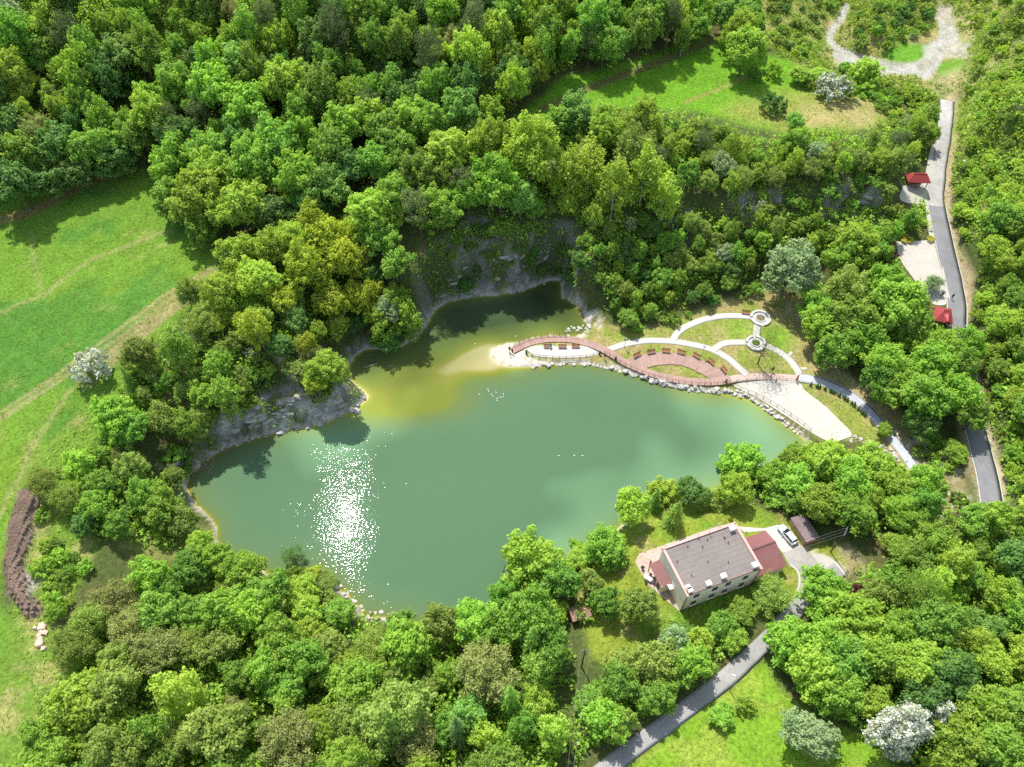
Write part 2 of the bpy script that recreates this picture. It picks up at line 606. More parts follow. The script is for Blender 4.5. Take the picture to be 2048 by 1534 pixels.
def flatten_line(line, half, soft=2.5):
    """Give a strip the height of its centre line."""
    global HG, Zt
    L = np.array(line)
    lo, hi = L[:, :2].min(0) - half - soft, L[:, :2].max(0) + half + soft
    box = np.where((G[:, 0] > lo[0]) & (G[:, 0] < hi[0]) & (G[:, 1] > lo[1]) & (G[:, 1] < hi[1]))[0]
    d2 = np.hypot(G[box, None, 0] - L[None, :, 0], G[box, None, 1] - L[None, :, 1])
    k = d2.argmin(1)
    w = 1 - smooth(half, half + soft, d2.min(1))
    Zt[box] = Zt[box] * (1 - w) + L[k, 2] * w
    HG = Zt.reshape(GX.shape)


YARD_Z = 3.6
flatten([at(x, y, YARD_Z)[:2] for x, y in [(1262, 1125), (1275, 1095), (1330, 1070), (1480, 1030), (1590, 1035), (1660, 1090), (1690, 1140), (1640, 1180), (1600, 1215), (1520, 1200), (1360, 1240)]], YARD_Z, 4)


def line3(pts, step=0.7, sm=9):
    P = np.array(gpts(pts))
    R = resample(P, step)
    R[:, 2] = h(R[:, :2])
    k = np.ones(sm) / sm
    z = np.pad(R[:, 2], sm // 2, mode='edge')
    R[:, 2] = np.convolve(z, k, 'valid')
    return R


ROADS = {}


def road_line(name, pts, half, soft=2.5, sm=25, step=0.7):
    R = line3(pts, step, sm)
    flatten_line(R, half, soft)
    ROADS[name] = (R, half)


road_line('valley', [(1894, 203), (1885, 280), (1876, 345), (1872, 400), (1882, 450), (1893, 500), (1905, 560), (1912, 610), (1915, 660), (1928, 740), (1942, 820), (1958, 890), (1972, 950), (1986, 1010), (1996, 1060)], 2.6)
road_line('lane', [(1680, 1140), (1640, 1165), (1610, 1200), (1565, 1250), (1510, 1305), (1450, 1360), (1390, 1405), (1310, 1465), (1215, 1536), (1150, 1590)], 2.6)
road_line('grey_path', [(1597, 756), (1620, 759), (1657, 769), (1708, 796), (1745, 830), (1773, 865), (1800, 896), (1827, 934), (1842, 960)], 1.3, 1.2, 15)
PARK = {
    'main': ([(1214, 701), (1230, 695), (1253, 688), (1292, 682), (1328, 682), (1359, 685), (1396, 691.6), (1426, 700.5), (1455, 716), (1474, 732), (1494, 750)], 0.85),
    'loop': ([(1346, 680), (1359, 662), (1383, 648.6), (1410, 639), (1441, 633), (1474, 632), (1506, 634)], 0.85),
    'link': ([(1515.6, 645), (1514, 660), (1512.5, 678)], 0.85),
    'spur': ([(1427, 700), (1445, 688.6), (1465, 685), (1494, 685)], 0.85),
    'east': ([(1525, 688), (1541, 696), (1562.5, 707), (1582, 723), (1595.7, 742), (1602, 756)], 0.85),
    'stub': ([(1574, 716), (1584, 704)], 0.35),
    'stub2': ([(1596, 738), (1613, 737)], 0.35)}
for k_, (p_, w_) in PARK.items():
    road_line('park_' + k_, p_, w_ + 0.2, 0.8, 9, 0.5)
BOARD_PX = [(1024, 703), (1036, 697), (1059, 687), (1087, 681), (1116, 679.5), (1145, 681.5), (1175, 688), (1200, 697.5), (1223, 710.5), (1247, 725), (1272, 737), (1302, 748.5),
            (1340, 759), (1367, 763), (1406, 766), (1445, 764), (1462, 760)]
PINK_PX = [(1462, 760), (1475, 757), (1514, 753.5), (1553, 754.5), (1597, 757)]
road_line('boardwalk', BOARD_PX, 1.0, 0.8, 15, 0.3)
road_line('pink_path', PINK_PX, 1.0, 0.8, 15, 0.5)



def level(px_list, soft=1.2):
    """Plane, even ground below a laid surface."""
    global HG, Zt
    poly = np.array([ground(x, y)[:2] for x, y in px_list])
    lo, hi = poly.min(0) - soft, poly.max(0) + soft
    box = np.where((G[:, 0] > lo[0]) & (G[:, 0] < hi[0]) & (G[:, 1] > lo[1]) & (G[:, 1] < hi[1]))[0]
    ins = in_poly(G[box], poly)
    A_ = np.column_stack([G[box][ins], np.ones(ins.sum())])
    k_, *_r = np.linalg.lstsq(A_, Zt[box][ins], rcond=None)
    zp = np.column_stack([G[box], np.ones(len(box))]) @ k_
    d = seg_dist(G[box], poly, True)
    w = np.where(ins, 1.0, 1 - smooth(0, soft, d)) * (~INP[box])
    Zt[box] = Zt[box] * (1 - w) + np.maximum(zp, .15) * w
    HG = Zt.reshape(GX.shape)


LOT = [(1793, 484), (1830, 483), (1868, 486), (1884, 530), (1893, 570), (1899, 602), (1880, 612), (1850, 600), (1835, 570), (1800, 520)]
PAVE = [(1806, 372), (1860, 366), (1864, 398), (1866, 410), (1802, 402)]
TERR = [(1053, 699), (1062, 694), (1075, 691.5), (1092, 692.5), (1110, 692), (1165, 692.5), (1182, 698), (1200, 706), (1184, 712.5), (1156, 716), (1126, 717), (1092, 715.5), (1066, 711.5)]
BEACH = [(1464, 771), (1490, 764), (1530, 762), (1592, 763), (1610, 782), (1640, 805), (1672, 835), (1703, 868), (1690, 878), (1660, 884), (1625, 868), (1590, 845), (1555, 822), (1520, 800), (1490, 785)]
for q_ in (LOT, PAVE, TERR, BEACH):
    level(q_)

# ------------------------------------------------------------------ terrain colours (what the ground is, not how it is lit)
PXG = to_px(np.column_stack([Gc, Zt]))


def pmask(poly, soft=8, wob=14):
    """Soft mask of an outline given in photograph pixels, with a wandering edge."""
    dx = (fbm(G[:, 0], G[:, 1], 7, 3) - .5) * wob * 2
    dy = (fbm(G[:, 1] + 50, G[:, 0], 7, 3) - .5) * wob * 2
    P = PXG + np.column_stack([dx, dy])
    ins = in_poly(P, poly)
    lo, hi = np.min(poly, 0) - 60, np.max(poly, 0) + 60
    box = np.where((P[:, 0] > lo[0]) & (P[:, 0] < hi[0]) & (P[:, 1] > lo[1]) & (P[:, 1] < hi[1]))[0]
    out = ins.astype(float)
    d = seg_dist(P[box], poly, True)
    s = np.where(ins[box], d, -d)
    out[box] = smooth(-soft, soft, s)
    return out


def lmask(line, w, soft=4):
    return 1 - smooth(w, w + soft, seg_dist(PXG, line))


n1 = fbm(G[:, 0], G[:, 1], 14, 4)
n2 = fbm(G[:, 0] + 90, G[:, 1], 4, 4)
n3 = fbm(G[:, 0], G[:, 1] + 70, 1.7, 2)


def mixc(C, col, m):
    m = np.clip(m, 0, 1)[:, None]
    return C * (1 - m) + np.asarray(col) * m


FOREST = (0.060, 0.082, 0.022)
C = np.tile(np.array(FOREST), (len(G), 1))
C = mixc(C, (0.085, 0.075, 0.03), smooth(.45, .7, n2) * .7)
GREEN, LUSH, DRY, STRAW = (0.098, 0.185, 0.020), (0.056, 0.145, 0.020), (0.20, 0.20, 0.05), (0.30, 0.25, 0.105)
# meadow on the left
MEADOW = [(-200, 330), (120, 330), (250, 330), (420, 380), (440, 540), (420, 590), (330, 660), (260, 740), (210, 800), (150, 860), (90, 930), (40, 1010), (20, 1100), (0, 1200), (60, 1300), (90, 1400), (-100, 1700), (-300, 1500)]
m_me = pmask(MEADOW, 14, 12)
C = mixc(C, GREEN, m_me)
C = mixc(C, LUSH, m_me * smooth(.42, .6, n1) * .9)
C = mixc(C, LUSH, m_me * pmask([(-50, 600), (95, 600), (110, 660), (130, 740), (90, 790), (-50, 840)], 8, 5) * .9)
C = mixc(C, STRAW, m_me * smooth(.64, .82, n2) * .28)
C = mixc(C, (0.125, 0.20, 0.018), m_me * smooth(.5, .75, fbm(G[:, 0] + 300, G[:, 1], 26, 3)) * .7)
m_bank = pmask([(30, 990), (100, 880), (190, 800), (270, 720), (300, 800), (220, 900), (180, 1000), (190, 1100), (110, 1260), (200, 1330), (60, 1560), (-40, 1560), (20, 1250), (40, 1100)], 12, 10)
C = mixc(C, (0.11, 0.185, 0.025), m_bank)
C = mixc(C, STRAW, m_bank * smooth(.52, .68, n2) * .6)
# cleft of pale and trodden lines in the meadow
for ln, w, a in [([(62, 465), (68, 520), (82, 588)], 1.6, .5), ([(-10, 632), (40, 607), (90, 590), (130, 555), (180, 520), (260, 490), (345, 460)], 1.5, .5),
                 ([(420, 538), (330, 590), (250, 650), (165, 712), (100, 760), (-10, 832)], 1.5, .8), ([(424, 548), (338, 600), (258, 660), (172, 723), (105, 772), (-10, 845)], 1.5, .6), ([(424, 562), (340, 613), (268, 668), (215, 710), (190, 735)], 2.5, .8),
                 ([(412, 577), (338, 627), (274, 680), (222, 725)], 2.5, .8), ([(140, 780), (100, 840), (60, 900), (30, 970), (0, 1030)], 3, .5), ([(-10, 845), (60, 800), (150, 735)], 3, .4)]:
    C = mixc(C, (0.25, 0.21, 0.10), lmask(ln, w, 4) * a * (.5 + .9 * n2))
C = mixc(C, (0.21, 0.17, 0.08), lmask([(430, 550), (330, 618), (250, 690), (170, 760)], 10, 16) * .55 * m_me)
C = mixc(C, (0.19, 0.14, 0.06), lmask([(-50, 452), (60, 425), (150, 375), (220, 345)], 6, 8) * .8)
# grass clearing at the top
m_cl = pmask([(1040, 230), (1130, 150), (1300, 110), (1450, 70), (1540, 110), (1700, 160), (1790, 190), (1790, 240), (1700, 260), (1560, 270), (1400, 225), (1250, 215), (1100, 240)], 10, 8)
C = mixc(C, (0.10, 0.225, 0.014), m_cl)
C = mixc(C, DRY, m_cl * pmask([(1480, 200), (1620, 175), (1760, 180), (1810, 260), (1560, 270), (1440, 220)], 24, 14) * .85)
C = mixc(C, STRAW, m_cl * pmask([(1590, 225), (1700, 190), (1790, 200), (1740, 250), (1620, 255)], 14, 14) * .8)
C = mixc(C, DRY, lmask([(1370, 205), (1420, 185), (1490, 155), (1530, 150)], 2, 4) * .9)
C = mixc(C, (0.12, 0.085, 0.04), lmask([(1000, 280), (1090, 215), (1180, 175), (1300, 130), (1420, 85), (1470, 50)], 3, 9) * .8)
# quarry floor, top right
m_q = pmask([(1500, -40), (2080, -40), (2060, 60), (1990, 150), (1900, 200), (1800, 190), (1700, 140), (1600, 140), (1520, 80)], 10, 10)
C = mixc(C, (0.125, 0.165, 0.03), m_q)
C = mixc(C, STRAW, m_q * smooth(.40, .62, n2) * .75)
C = mixc(C, (0.10, 0.23, 0.02), pmask([(1760, 110), (1800, 82), (1860, 90), (1870, 110), (1800, 130)], 6, 6))
C = mixc(C, (0.10, 0.21, 0.02), pmask([(1875, 125), (1925, 118), (1940, 140), (1880, 150)], 6, 5))
GRAV = (0.31, 0.30, 0.265)
m_grav = np.maximum.reduce([lmask([(1692, 15), (1678, 45), (1662, 62), (1660, 85), (1680, 105), (1712, 122)], 5, 5) * .9, lmask([(1680, 108), (1720, 122), (1770, 135), (1820, 140), (1850, 130)], 9, 8),
             lmask([(1850, 142), (1875, 100), (1900, 75), (1888, 30)], 13, 10), lmask([(1860, 100), (1930, 100)], 9, 12) * .8, lmask([(1675, 115), (1690, 130), (1770, 140)], 8, 8) * .6])
C = mixc(C, GRAV, m_grav * (.55 + .7 * n3))
m_open = np.clip(m_grav * 3 + pmask([(1750, 112), (1800, 78), (1880, 60), (1960, 70), (1970, 150), (1890, 175), (1800, 140)], 6, 6), 0, 1)
C = mixc(C, (0.33, 0.27, 0.17), lmask([(1878, 15), (1960, 60), (1960, 140), (1890, 170)], 10, 25) * .45)
# park lawn by the pond
m_pk = pmask([(1040, 690), (1160, 668), (1190, 640), (1250, 655), (1330, 650), (1450, 600), (1540, 570), (1600, 600), (1640, 680), (1720, 770), (1800, 820), (1880, 930), (1900, 1010), (1820, 950), (1720, 880), (1640, 880), (1520, 800), (1300, 760), (1180, 735), (1060, 735)], 7, 6)
C = mixc(C, (0.255, 0.215, 0.085), m_pk)
C = mixc(C, (0.155, 0.20, 0.03), m_pk * smooth(.40, .58, n2) * .8)
C = mixc(C, (0.13, 0.24, 0.02), m_pk * np.clip(blob(1555, 680, 35, 30, 1) + blob(1480, 660, 40, 20, .7) + blob(1350, 720, 90, 14, .4), 0, 1))
C = mixc(C, (0.33, 0.285, 0.16), m_pk * np.clip(lmask([(1590, 620), (1620, 690), (1680, 760), (1760, 820), (1860, 950)], 10, 24) * smooth(.38, .6, n2), 0, 1))
m_sd = pmask([(1775, 860), (1830, 840), (1910, 900), (1940, 990), (1880, 1040), (1830, 960)], 12, 14)
C = mixc(C, (0.24, 0.205, 0.10), m_sd * .7)
C = mixc(C, (0.55, 0.52, 0.45), m_sd * smooth(.56, .7, n3) * .6)
SAND = (0.48, 0.43, 0.34)
C = mixc(C, SAND, pmask([(970, 700), (1010, 682), (1050, 690), (1060, 712), (1090, 722), (1120, 735), (1010, 745), (970, 725)], 4, 3))
C = mixc(C, (0.45, 0.42, 0.36), pmask([(1140, 668), (1180, 650), (1165, 625), (1190, 620), (1215, 650), (1180, 668), (1150, 678)], 5, 5) * smooth(.35, .55, n3))
# house lawn, bottom lawn
m_hl = pmask([(1230, 1060), (1290, 1020), (1400, 990), (1480, 1000), (1560, 1030), (1700, 1120), (1690, 1160), (1600, 1200), (1500, 1230), (1400, 1300), (1300, 1330), (1190, 1320), (1150, 1220), (1180, 1140)], 10, 8)
C = mixc(C, (0.16, 0.20, 0.025), m_hl)
C = mixc(C, (0.105, 0.20, 0.02), m_hl * smooth(.45, .6, n1))
C = mixc(C, (0.30, 0.25, 0.10), m_hl * smooth(.58, .75, n2) * .6)
m_bl = pmask([(1230, 1560), (1420, 1400), (1530, 1320), (1560, 1380), (1640, 1440), (1760, 1480), (1800, 1560)], 10, 8)
C = mixc(C, (0.13, 0.235, 0.018), m_bl)
C = mixc(C, (0.21, 0.25, 0.04), m_bl * smooth(.5, .65, n2) * .7)
C = mixc(C, (0.42, 0.36, 0.24), lmask([(1610, 1110), (1650, 1130), (1680, 1145)], 12, 10) * .8)
C = mixc(C, (0.30, 0.24, 0.14), lmask([(1690, 1100), (1740, 1160)], 8, 14) * .6)
# verges of the valley road and open right slope
C = mixc(C, (0.34, 0.27, 0.16), lmask([(1905, 200), (1892, 340), (1888, 420), (1905, 500), (1935, 560), (1925, 640), (1945, 760), (1965, 850), (2000, 980)], 9, 9) * .8)
C = mixc(C, (0.36, 0.30, 0.18), lmask([(1940, 800), (1960, 900), (1990, 1000)], 24, 16) * .5)
m_rs = pmask([(1960, 60), (2200, 0), (2200, 720), (2010, 640), (1960, 480), (1915, 380), (1905, 250)], 14, 14)
C = mixc(C, (0.115, 0.17, 0.025), m_rs)
C = mixc(C, (0.27, 0.24, 0.11), m_rs * smooth(.42, .6, n2) * .8)
C = mixc(C, (0.34, 0.29, 0.19), lmask([(1990, 610), (2015, 660), (2040, 690)], 4, 6))
# brown heap
C = mixc(C, (0.125, 0.098, 0.07), smooth(.05, .3, _heap))
C = mixc(C, (0.20, 0.16, 0.12), smooth(.05, .3, _heap) * smooth(.5, .65, n3))
C = mixc(C, (0.33, 0.31, 0.27), pmask([(52, 1150), (90, 1130), (95, 1160), (60, 1190)], 6, 8) * .8)
# peninsula: bare slopes
C = mixc(C, (0.20, 0.15, 0.085), pmask([(300, 790), (380, 740), (420, 800), (370, 830)], 12, 16) * .8)
C = mixc(C, (0.42, 0.37, 0.25), pmask([(545, 705), (575, 712), (625, 765), (590, 760)], 5, 6))
C = mixc(C, (0.22, 0.20, 0.15), pmask([(745, 560), (765, 570), (790, 640), (770, 650)], 6, 6) * .6)
C = mixc(C, (0.17, 0.19, 0.05), pmask([(200, 1080), (330, 1040), (440, 1050), (430, 1110), (300, 1120)], 12, 12) * .8)
C = mixc(C, (0.27, 0.23, 0.12), pmask([(270, 1075), (340, 1060), (400, 1065), (330, 1100)], 12, 14) * smooth(.4, .6, n2))
# rock where it is steep, grass and scree on ledges
gy, gx = np.gradient(HG, YS, XS)
SLOPE = np.hypot(gx, gy).ravel()
ROCKZ = np.maximum.reduce([pmask([(850, 640), (830, 560), (860, 500), (940, 440), (1140, 440), (1170, 520), (1130, 600), (1000, 600), (880, 620)], 10, 10),
                           pmask([(400, 900), (430, 830), (560, 770), (620, 755), (700, 770), (745, 800), (690, 840), (560, 870), (430, 920)], 8, 8),
                           pmask([(690, 760), (690, 700), (760, 660), (840, 620), (880, 620), (850, 680), (740, 705)], 8, 8),
                           pmask([(310, 930), (380, 890), (420, 910), (380, 960), (400, 1010), (360, 1000)], 8, 8),
                           pmask([(1460, 380), (1560, 378), (1570, 440), (1470, 440)], 8, 8), pmask([(1650, 355), (1780, 365), (1775, 440), (1650, 430)], 8, 8),
                           pmask([(1330, 430), (1390, 420), (1390, 520), (1340, 520)], 8, 10) * .7, pmask([(1560, 70), (1640, 90), (1640, 120), (1560, 120)], 8, 8) * .6])
ROCKZ = ROCKZ * (~INP)
strat = fbm(G[:, 0] * .5, Zt * 3.0 + G[:, 1] * .3, 2.2, 3)
rk = ROCKZ * smooth(.30, .65, SLOPE + (n3 - .5) * .6)
C = mixc(C, (0.165, 0.156, 0.138), rk)
C = mixc(C, (0.28, 0.27, 0.25), rk * smooth(.56, .72, strat))
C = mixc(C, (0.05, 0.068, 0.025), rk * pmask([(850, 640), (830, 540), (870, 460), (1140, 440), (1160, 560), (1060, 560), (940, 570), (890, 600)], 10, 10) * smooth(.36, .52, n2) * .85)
C = mixc(C, (0.055, 0.075, 0.025), rk * smooth(.5, .62, n2) * .85)
C = mixc(C, (0.42, 0.40, 0.36), ROCKZ * pmask([(440, 890), (440, 835), (560, 780), (680, 790), (690, 835), (560, 868)], 6, 6) * smooth(.46, .60, strat) * .9)
# bleached rim at the waterline
rim = (1 - smooth(.3, .7 + 1.5 * n2 ** 2, SD)) * (~INP)
C = mixc(C, (0.42, 0.39, 0.33), rim * .8)
ledge = pmask([(1050, 722), (1130, 722), (1180, 722), (1260, 736), (1330, 762), (1420, 778), (1500, 795), (1560, 835), (1620, 880), (1600, 895), (1540, 850), (1450, 796), (1320, 778), (1200, 742), (1040, 742)], 3, 4) * (~INP)
C = mixc(C, (0.44, 0.41, 0.35), ledge * smooth(.3, .5, n3))
# bed
C = np.where(INP[:, None], np.array([0.42, 0.36, 0.16]) * (0.75 + .5 * n2)[:, None], C)
C = C * (0.82 + 0.36 * n3)[:, None]

# mesh
nx, ny = len(XS), len(YS)
ii = np.arange(nx * ny).reshape(ny, nx)
quads = np.column_stack([ii[:-1, :-1].ravel(), ii[:-1, 1:].ravel(), ii[1:, 1:].ravel(), ii[1:, :-1].ravel()])
me = np_mesh('terrain', np.column_stack([G, Zt]), quads, True)
add_attr(me, 'ground', C)
m_gr, nt, b = new_mat('ground')
L = nt.links.new
a_ = N(nt, 'ShaderNodeAttribute')
a_.attribute_name = 'ground'
tc = N(nt, 'ShaderNodeTexCoord')
no = N(nt, 'ShaderNodeTexNoise', Scale=1.6, Detail=6.0, Roughness=0.7)
no2 = N(nt, 'ShaderNodeTexVoronoi', Scale=1.1)
L(tc.outputs['Object'], no.inputs['Vector'])
L(tc.outputs['Object'], no2.inputs['Vector'])
mr = N(nt, 'ShaderNodeMapRange')
mr.inputs['From Min'].default_value = 0.3
mr.inputs['From Max'].default_value = 0.7
mr.inputs['To Min'].default_value = 0.55
mr.inputs['To Max'].default_value = 1.4
L(no.outputs['Fac'], mr.inputs['Value'])
mx = N(nt, 'ShaderNodeMix')
mx.data_type = 'RGBA'
mx.blend_type = 'MULTIPLY'
mx.inputs['Factor'].default_value = 1
L(a_.outputs['Color'], mx.inputs['A'])
L(mr.outputs['Result'], mx.inputs['B'])
L(mx.outputs['Result'], b.inputs['Base Color'])
b.inputs['Roughness'].default_value = 0.95
b.inputs['Specular IOR Level'].default_value = 0.1
bp = N(nt, 'ShaderNodeBump', Strength=0.9, Distance=0.28)
L(no.outputs['Fac'], bp.inputs['Height'])
L(bp.outputs['Normal'], b.inputs['Normal'])
tag(link('terrain', me, mats=[m_gr]), kind='structure')

# ------------------------------------------------------------------ the pond
wx = np.arange(-75, 80.1, 0.6)
lo, hi = SHORE.min(0) - 1.5, SHORE.max(0) + 1.5
wx, wy = np.arange(lo[0], hi[0], 0.7), np.arange(lo[1], hi[1], 0.7)
WX, WY = np.meshgrid(wx, wy)
W = np.column_stack([WX.ravel(), WY.ravel()])
wd = seg_dist(W, SHORE, True)
win = in_poly(W, SHORE)
keep = (win | (wd < 1.2)).reshape(WX.shape)
ii = np.arange(W.shape[0]).reshape(WX.shape)
kq = keep[:-1, :-1] & keep[1:, :-1] & keep[:-1, 1:] & keep[1:, 1:]
q = np.column_stack([ii[:-1, :-1][kq], ii[:-1, 1:][kq], ii[1:, 1:][kq], ii[1:, :-1][kq]])
used = np.unique(q)
remap = np.zeros(len(W), int)
remap[used] = np.arange(len(used))
Wu = W[used]
wdep = np.clip(-h(Wu), 0, 6)
wdep = wdep * (0.8 + 0.5 * fbm(Wu[:, 0], Wu[:, 1], 9, 4))
me = np_mesh('pond_water', np.column_stack([Wu, np.zeros(len(Wu))]), remap[q], True)
cloud_refl = fbm(Wu[:, 0], Wu[:, 1], 30, 3)  # noise patches painted into the water colour as cloud reflections
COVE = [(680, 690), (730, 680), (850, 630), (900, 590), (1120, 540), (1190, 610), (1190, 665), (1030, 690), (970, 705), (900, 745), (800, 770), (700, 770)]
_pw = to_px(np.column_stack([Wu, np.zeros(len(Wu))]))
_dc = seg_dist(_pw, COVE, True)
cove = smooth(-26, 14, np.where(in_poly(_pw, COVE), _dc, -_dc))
add_attr(me, 'depth', np.column_stack([np.clip(wdep / 4.5, 0, 1), cove, cloud_refl]))
m_w, nt, b = new_mat('pond_water')
L = nt.links.new
a_ = N(nt, 'ShaderNodeAttribute')
a_.attribute_name = 'depth'
sp = N(nt, 'ShaderNodeSeparateColor')
L(a_.outputs['Color'], sp.inputs['Color'])
rp = N(nt, 'ShaderNodeValToRGB')
cr = rp.color_ramp
cr.elements[0].position, cr.elements[0].color = 0.0, (0.46, 0.41, 0.24, 1)
cr.elements[1].position, cr.elements[1].color = 1.0, (0.082, 0.154, 0.082, 1)
for p_, c_ in [(0.03, (0.34, 0.31, 0.14)), (0.10, (0.215, 0.212, 0.042)), (0.20, (0.150, 0.182, 0.032)), (0.33, (0.118, 0.165, 0.056)), (0.7, (0.092, 0.162, 0.083))]:
    e = cr.elements.new(p_)
    e.color = (*c_, 1)
L(sp.outputs['Red'], rp.inputs['Fac'])
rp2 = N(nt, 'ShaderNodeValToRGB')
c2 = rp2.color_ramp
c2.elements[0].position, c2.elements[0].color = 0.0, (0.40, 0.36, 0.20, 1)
c2.elements[1].position, c2.elements[1].color = 1.0, (0.030, 0.050, 0.022, 1)  # dark deep end also paints the cliff's shade onto the cove
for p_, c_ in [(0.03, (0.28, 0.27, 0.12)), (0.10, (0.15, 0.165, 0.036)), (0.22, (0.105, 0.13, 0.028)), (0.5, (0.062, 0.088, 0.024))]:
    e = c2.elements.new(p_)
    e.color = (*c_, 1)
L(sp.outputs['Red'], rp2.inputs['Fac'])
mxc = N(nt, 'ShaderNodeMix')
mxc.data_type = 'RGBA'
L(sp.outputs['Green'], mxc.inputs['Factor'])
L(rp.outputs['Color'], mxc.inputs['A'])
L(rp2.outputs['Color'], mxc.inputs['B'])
cloud_gain = N(nt, 'ShaderNodeMapRange')  # lightens and darkens the water colour by the painted cloud patches
cloud_gain.inputs['From Min'].default_value = 0.40
cloud_gain.inputs['From Max'].default_value = 0.62
cloud_gain.inputs['To Min'].default_value = 0.78
cloud_gain.inputs['To Max'].default_value = 1.42
L(sp.outputs['Blue'], cloud_gain.inputs['Value'])
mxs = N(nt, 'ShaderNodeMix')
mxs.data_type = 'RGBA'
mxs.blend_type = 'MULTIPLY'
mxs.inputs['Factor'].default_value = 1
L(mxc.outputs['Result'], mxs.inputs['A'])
L(cloud_gain.outputs['Result'], mxs.inputs['B'])
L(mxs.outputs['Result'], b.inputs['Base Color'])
b.inputs['Roughness'].default_value = 0.04
b.inputs['Specular IOR Level'].default_value = 0.015
b.inputs['IOR'].default_value = 1.333
tc = N(nt, 'ShaderNodeTexCoord')
mp = N(nt, 'ShaderNodeMapping')
mp.inputs['Scale'].default_value = (1.0, 1.7, 1.0)
mp.inputs['Rotation'].default_value = (0, 0, math.radians(18))
L(tc.outputs['Object'], mp.inputs['Vector'])
w1 = N(nt, 'ShaderNodeTexNoise', Scale=1.9, Detail=0.8, Roughness=0.45)
L(mp.outputs['Vector'], w1.inputs['Vector'])
w2 = N(nt, 'ShaderNodeTexNoise', Scale=0.07, Detail=4.0)
L(tc.outputs['Object'], w2.inputs['Vector'])
mrw = N(nt, 'ShaderNodeMapRange')
mrw.inputs['From Min'].default_value = 0.36
mrw.inputs['From Max'].default_value = 0.62
mrw.inputs['To Min'].default_value = 0.4
mrw.inputs['To Max'].default_value = 2.3
L(w2.outputs['Fac'], mrw.inputs['Value'])
mu = N(nt, 'ShaderNodeMath')
mu.operation = 'MULTIPLY'
L(w1.outputs['Fac'], mu.inputs[0])
L(mrw.outputs['Result'], mu.inputs[1])
sumh = mu.outputs[0]
for (rx, ry), amp, wl, rad in [((1000, 748), 0.10, 1.1, 15.0), ((1140, 915), 0.06, 0.9, 9.0)]:
    c0 = at(rx, ry, 0)
    dn = N(nt, 'ShaderNodeVectorMath')
    dn.operation = 'DISTANCE'
    dn.inputs[1].default_value = tuple(c0)
    L(tc.outputs['Object'], dn.inputs[0])
    s1 = N(nt, 'ShaderNodeMath')
    s1.operation = 'MULTIPLY'
    s1.inputs[1].default_value = 2 * math.pi / wl
    L(dn.outputs['Value'], s1.inputs[0])
    s2 = N(nt, 'ShaderNodeMath')
    s2.operation = 'SINE'
    L(s1.outputs[0], s2.inputs[0])
    fo = N(nt, 'ShaderNodeMapRange')
    fo.inputs['From Min'].default_value = 1.0
    fo.inputs['From Max'].default_value = rad
    fo.inputs['To Min'].default_value = amp
    fo.inputs['To Max'].default_value = 0.0
    L(dn.outputs['Value'], fo.inputs['Value'])
    s3 = N(nt, 'ShaderNodeMath')
    s3.operation = 'MULTIPLY_ADD'
    L(s2.outputs[0], s3.inputs[0])
    L(fo.outputs['Result'], s3.inputs[1])
    L(sumh, s3.inputs[2])
    sumh = s3.outputs[0]
bp = N(nt, 'ShaderNodeBump', Strength=1.0, Distance=0.0115)
L(sumh, bp.inputs['Height'])
L(bp.outputs['Normal'], b.inputs['Normal'])
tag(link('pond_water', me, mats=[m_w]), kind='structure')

# ------------------------------------------------------------------ sheets and strips
MAT = {}
MAT['concrete'] = simple('pale_concrete', (0.37, 0.355, 0.32), 0.85, 0.07, 2.0, 0.004)
MAT['sand'] = simple('beach_sand', (0.40, 0.37, 0.315), 0.95, 0.10, 1.6, 0.03)
MAT['asphalt'] = simple('worn_asphalt', (0.155, 0.155, 0.16), 0.9, 0.14, 2.2, 0.006)
MAT['asphalt_old'] = simple('old_grey_asphalt', (0.225, 0.22, 0.21), 0.9, 0.14, 1.8, 0.006)
MAT['asphalt_pale'] = simple('pale_grey_paving', (0.33, 0.34, 0.36), 0.85, 0.08, 2.0, 0.004)
MAT['pink'] = simple('pink_paving', (0.36, 0.275, 0.23), 0.85, 0.10, 3.0, 0.004)
MAT['gravel'] = simple('pale_gravel_lot', (0.35, 0.33, 0.285), 0.95, 0.09, 1.2, 0.02)
MAT['drive'] = simple('beige_grey_drive', (0.26, 0.245, 0.22), .9, .14, 1.6, .006)
MAT['kerb'] = simple('kerb_concrete', (0.36, 0.345, 0.31), 0.9, 0.10, 2.0)


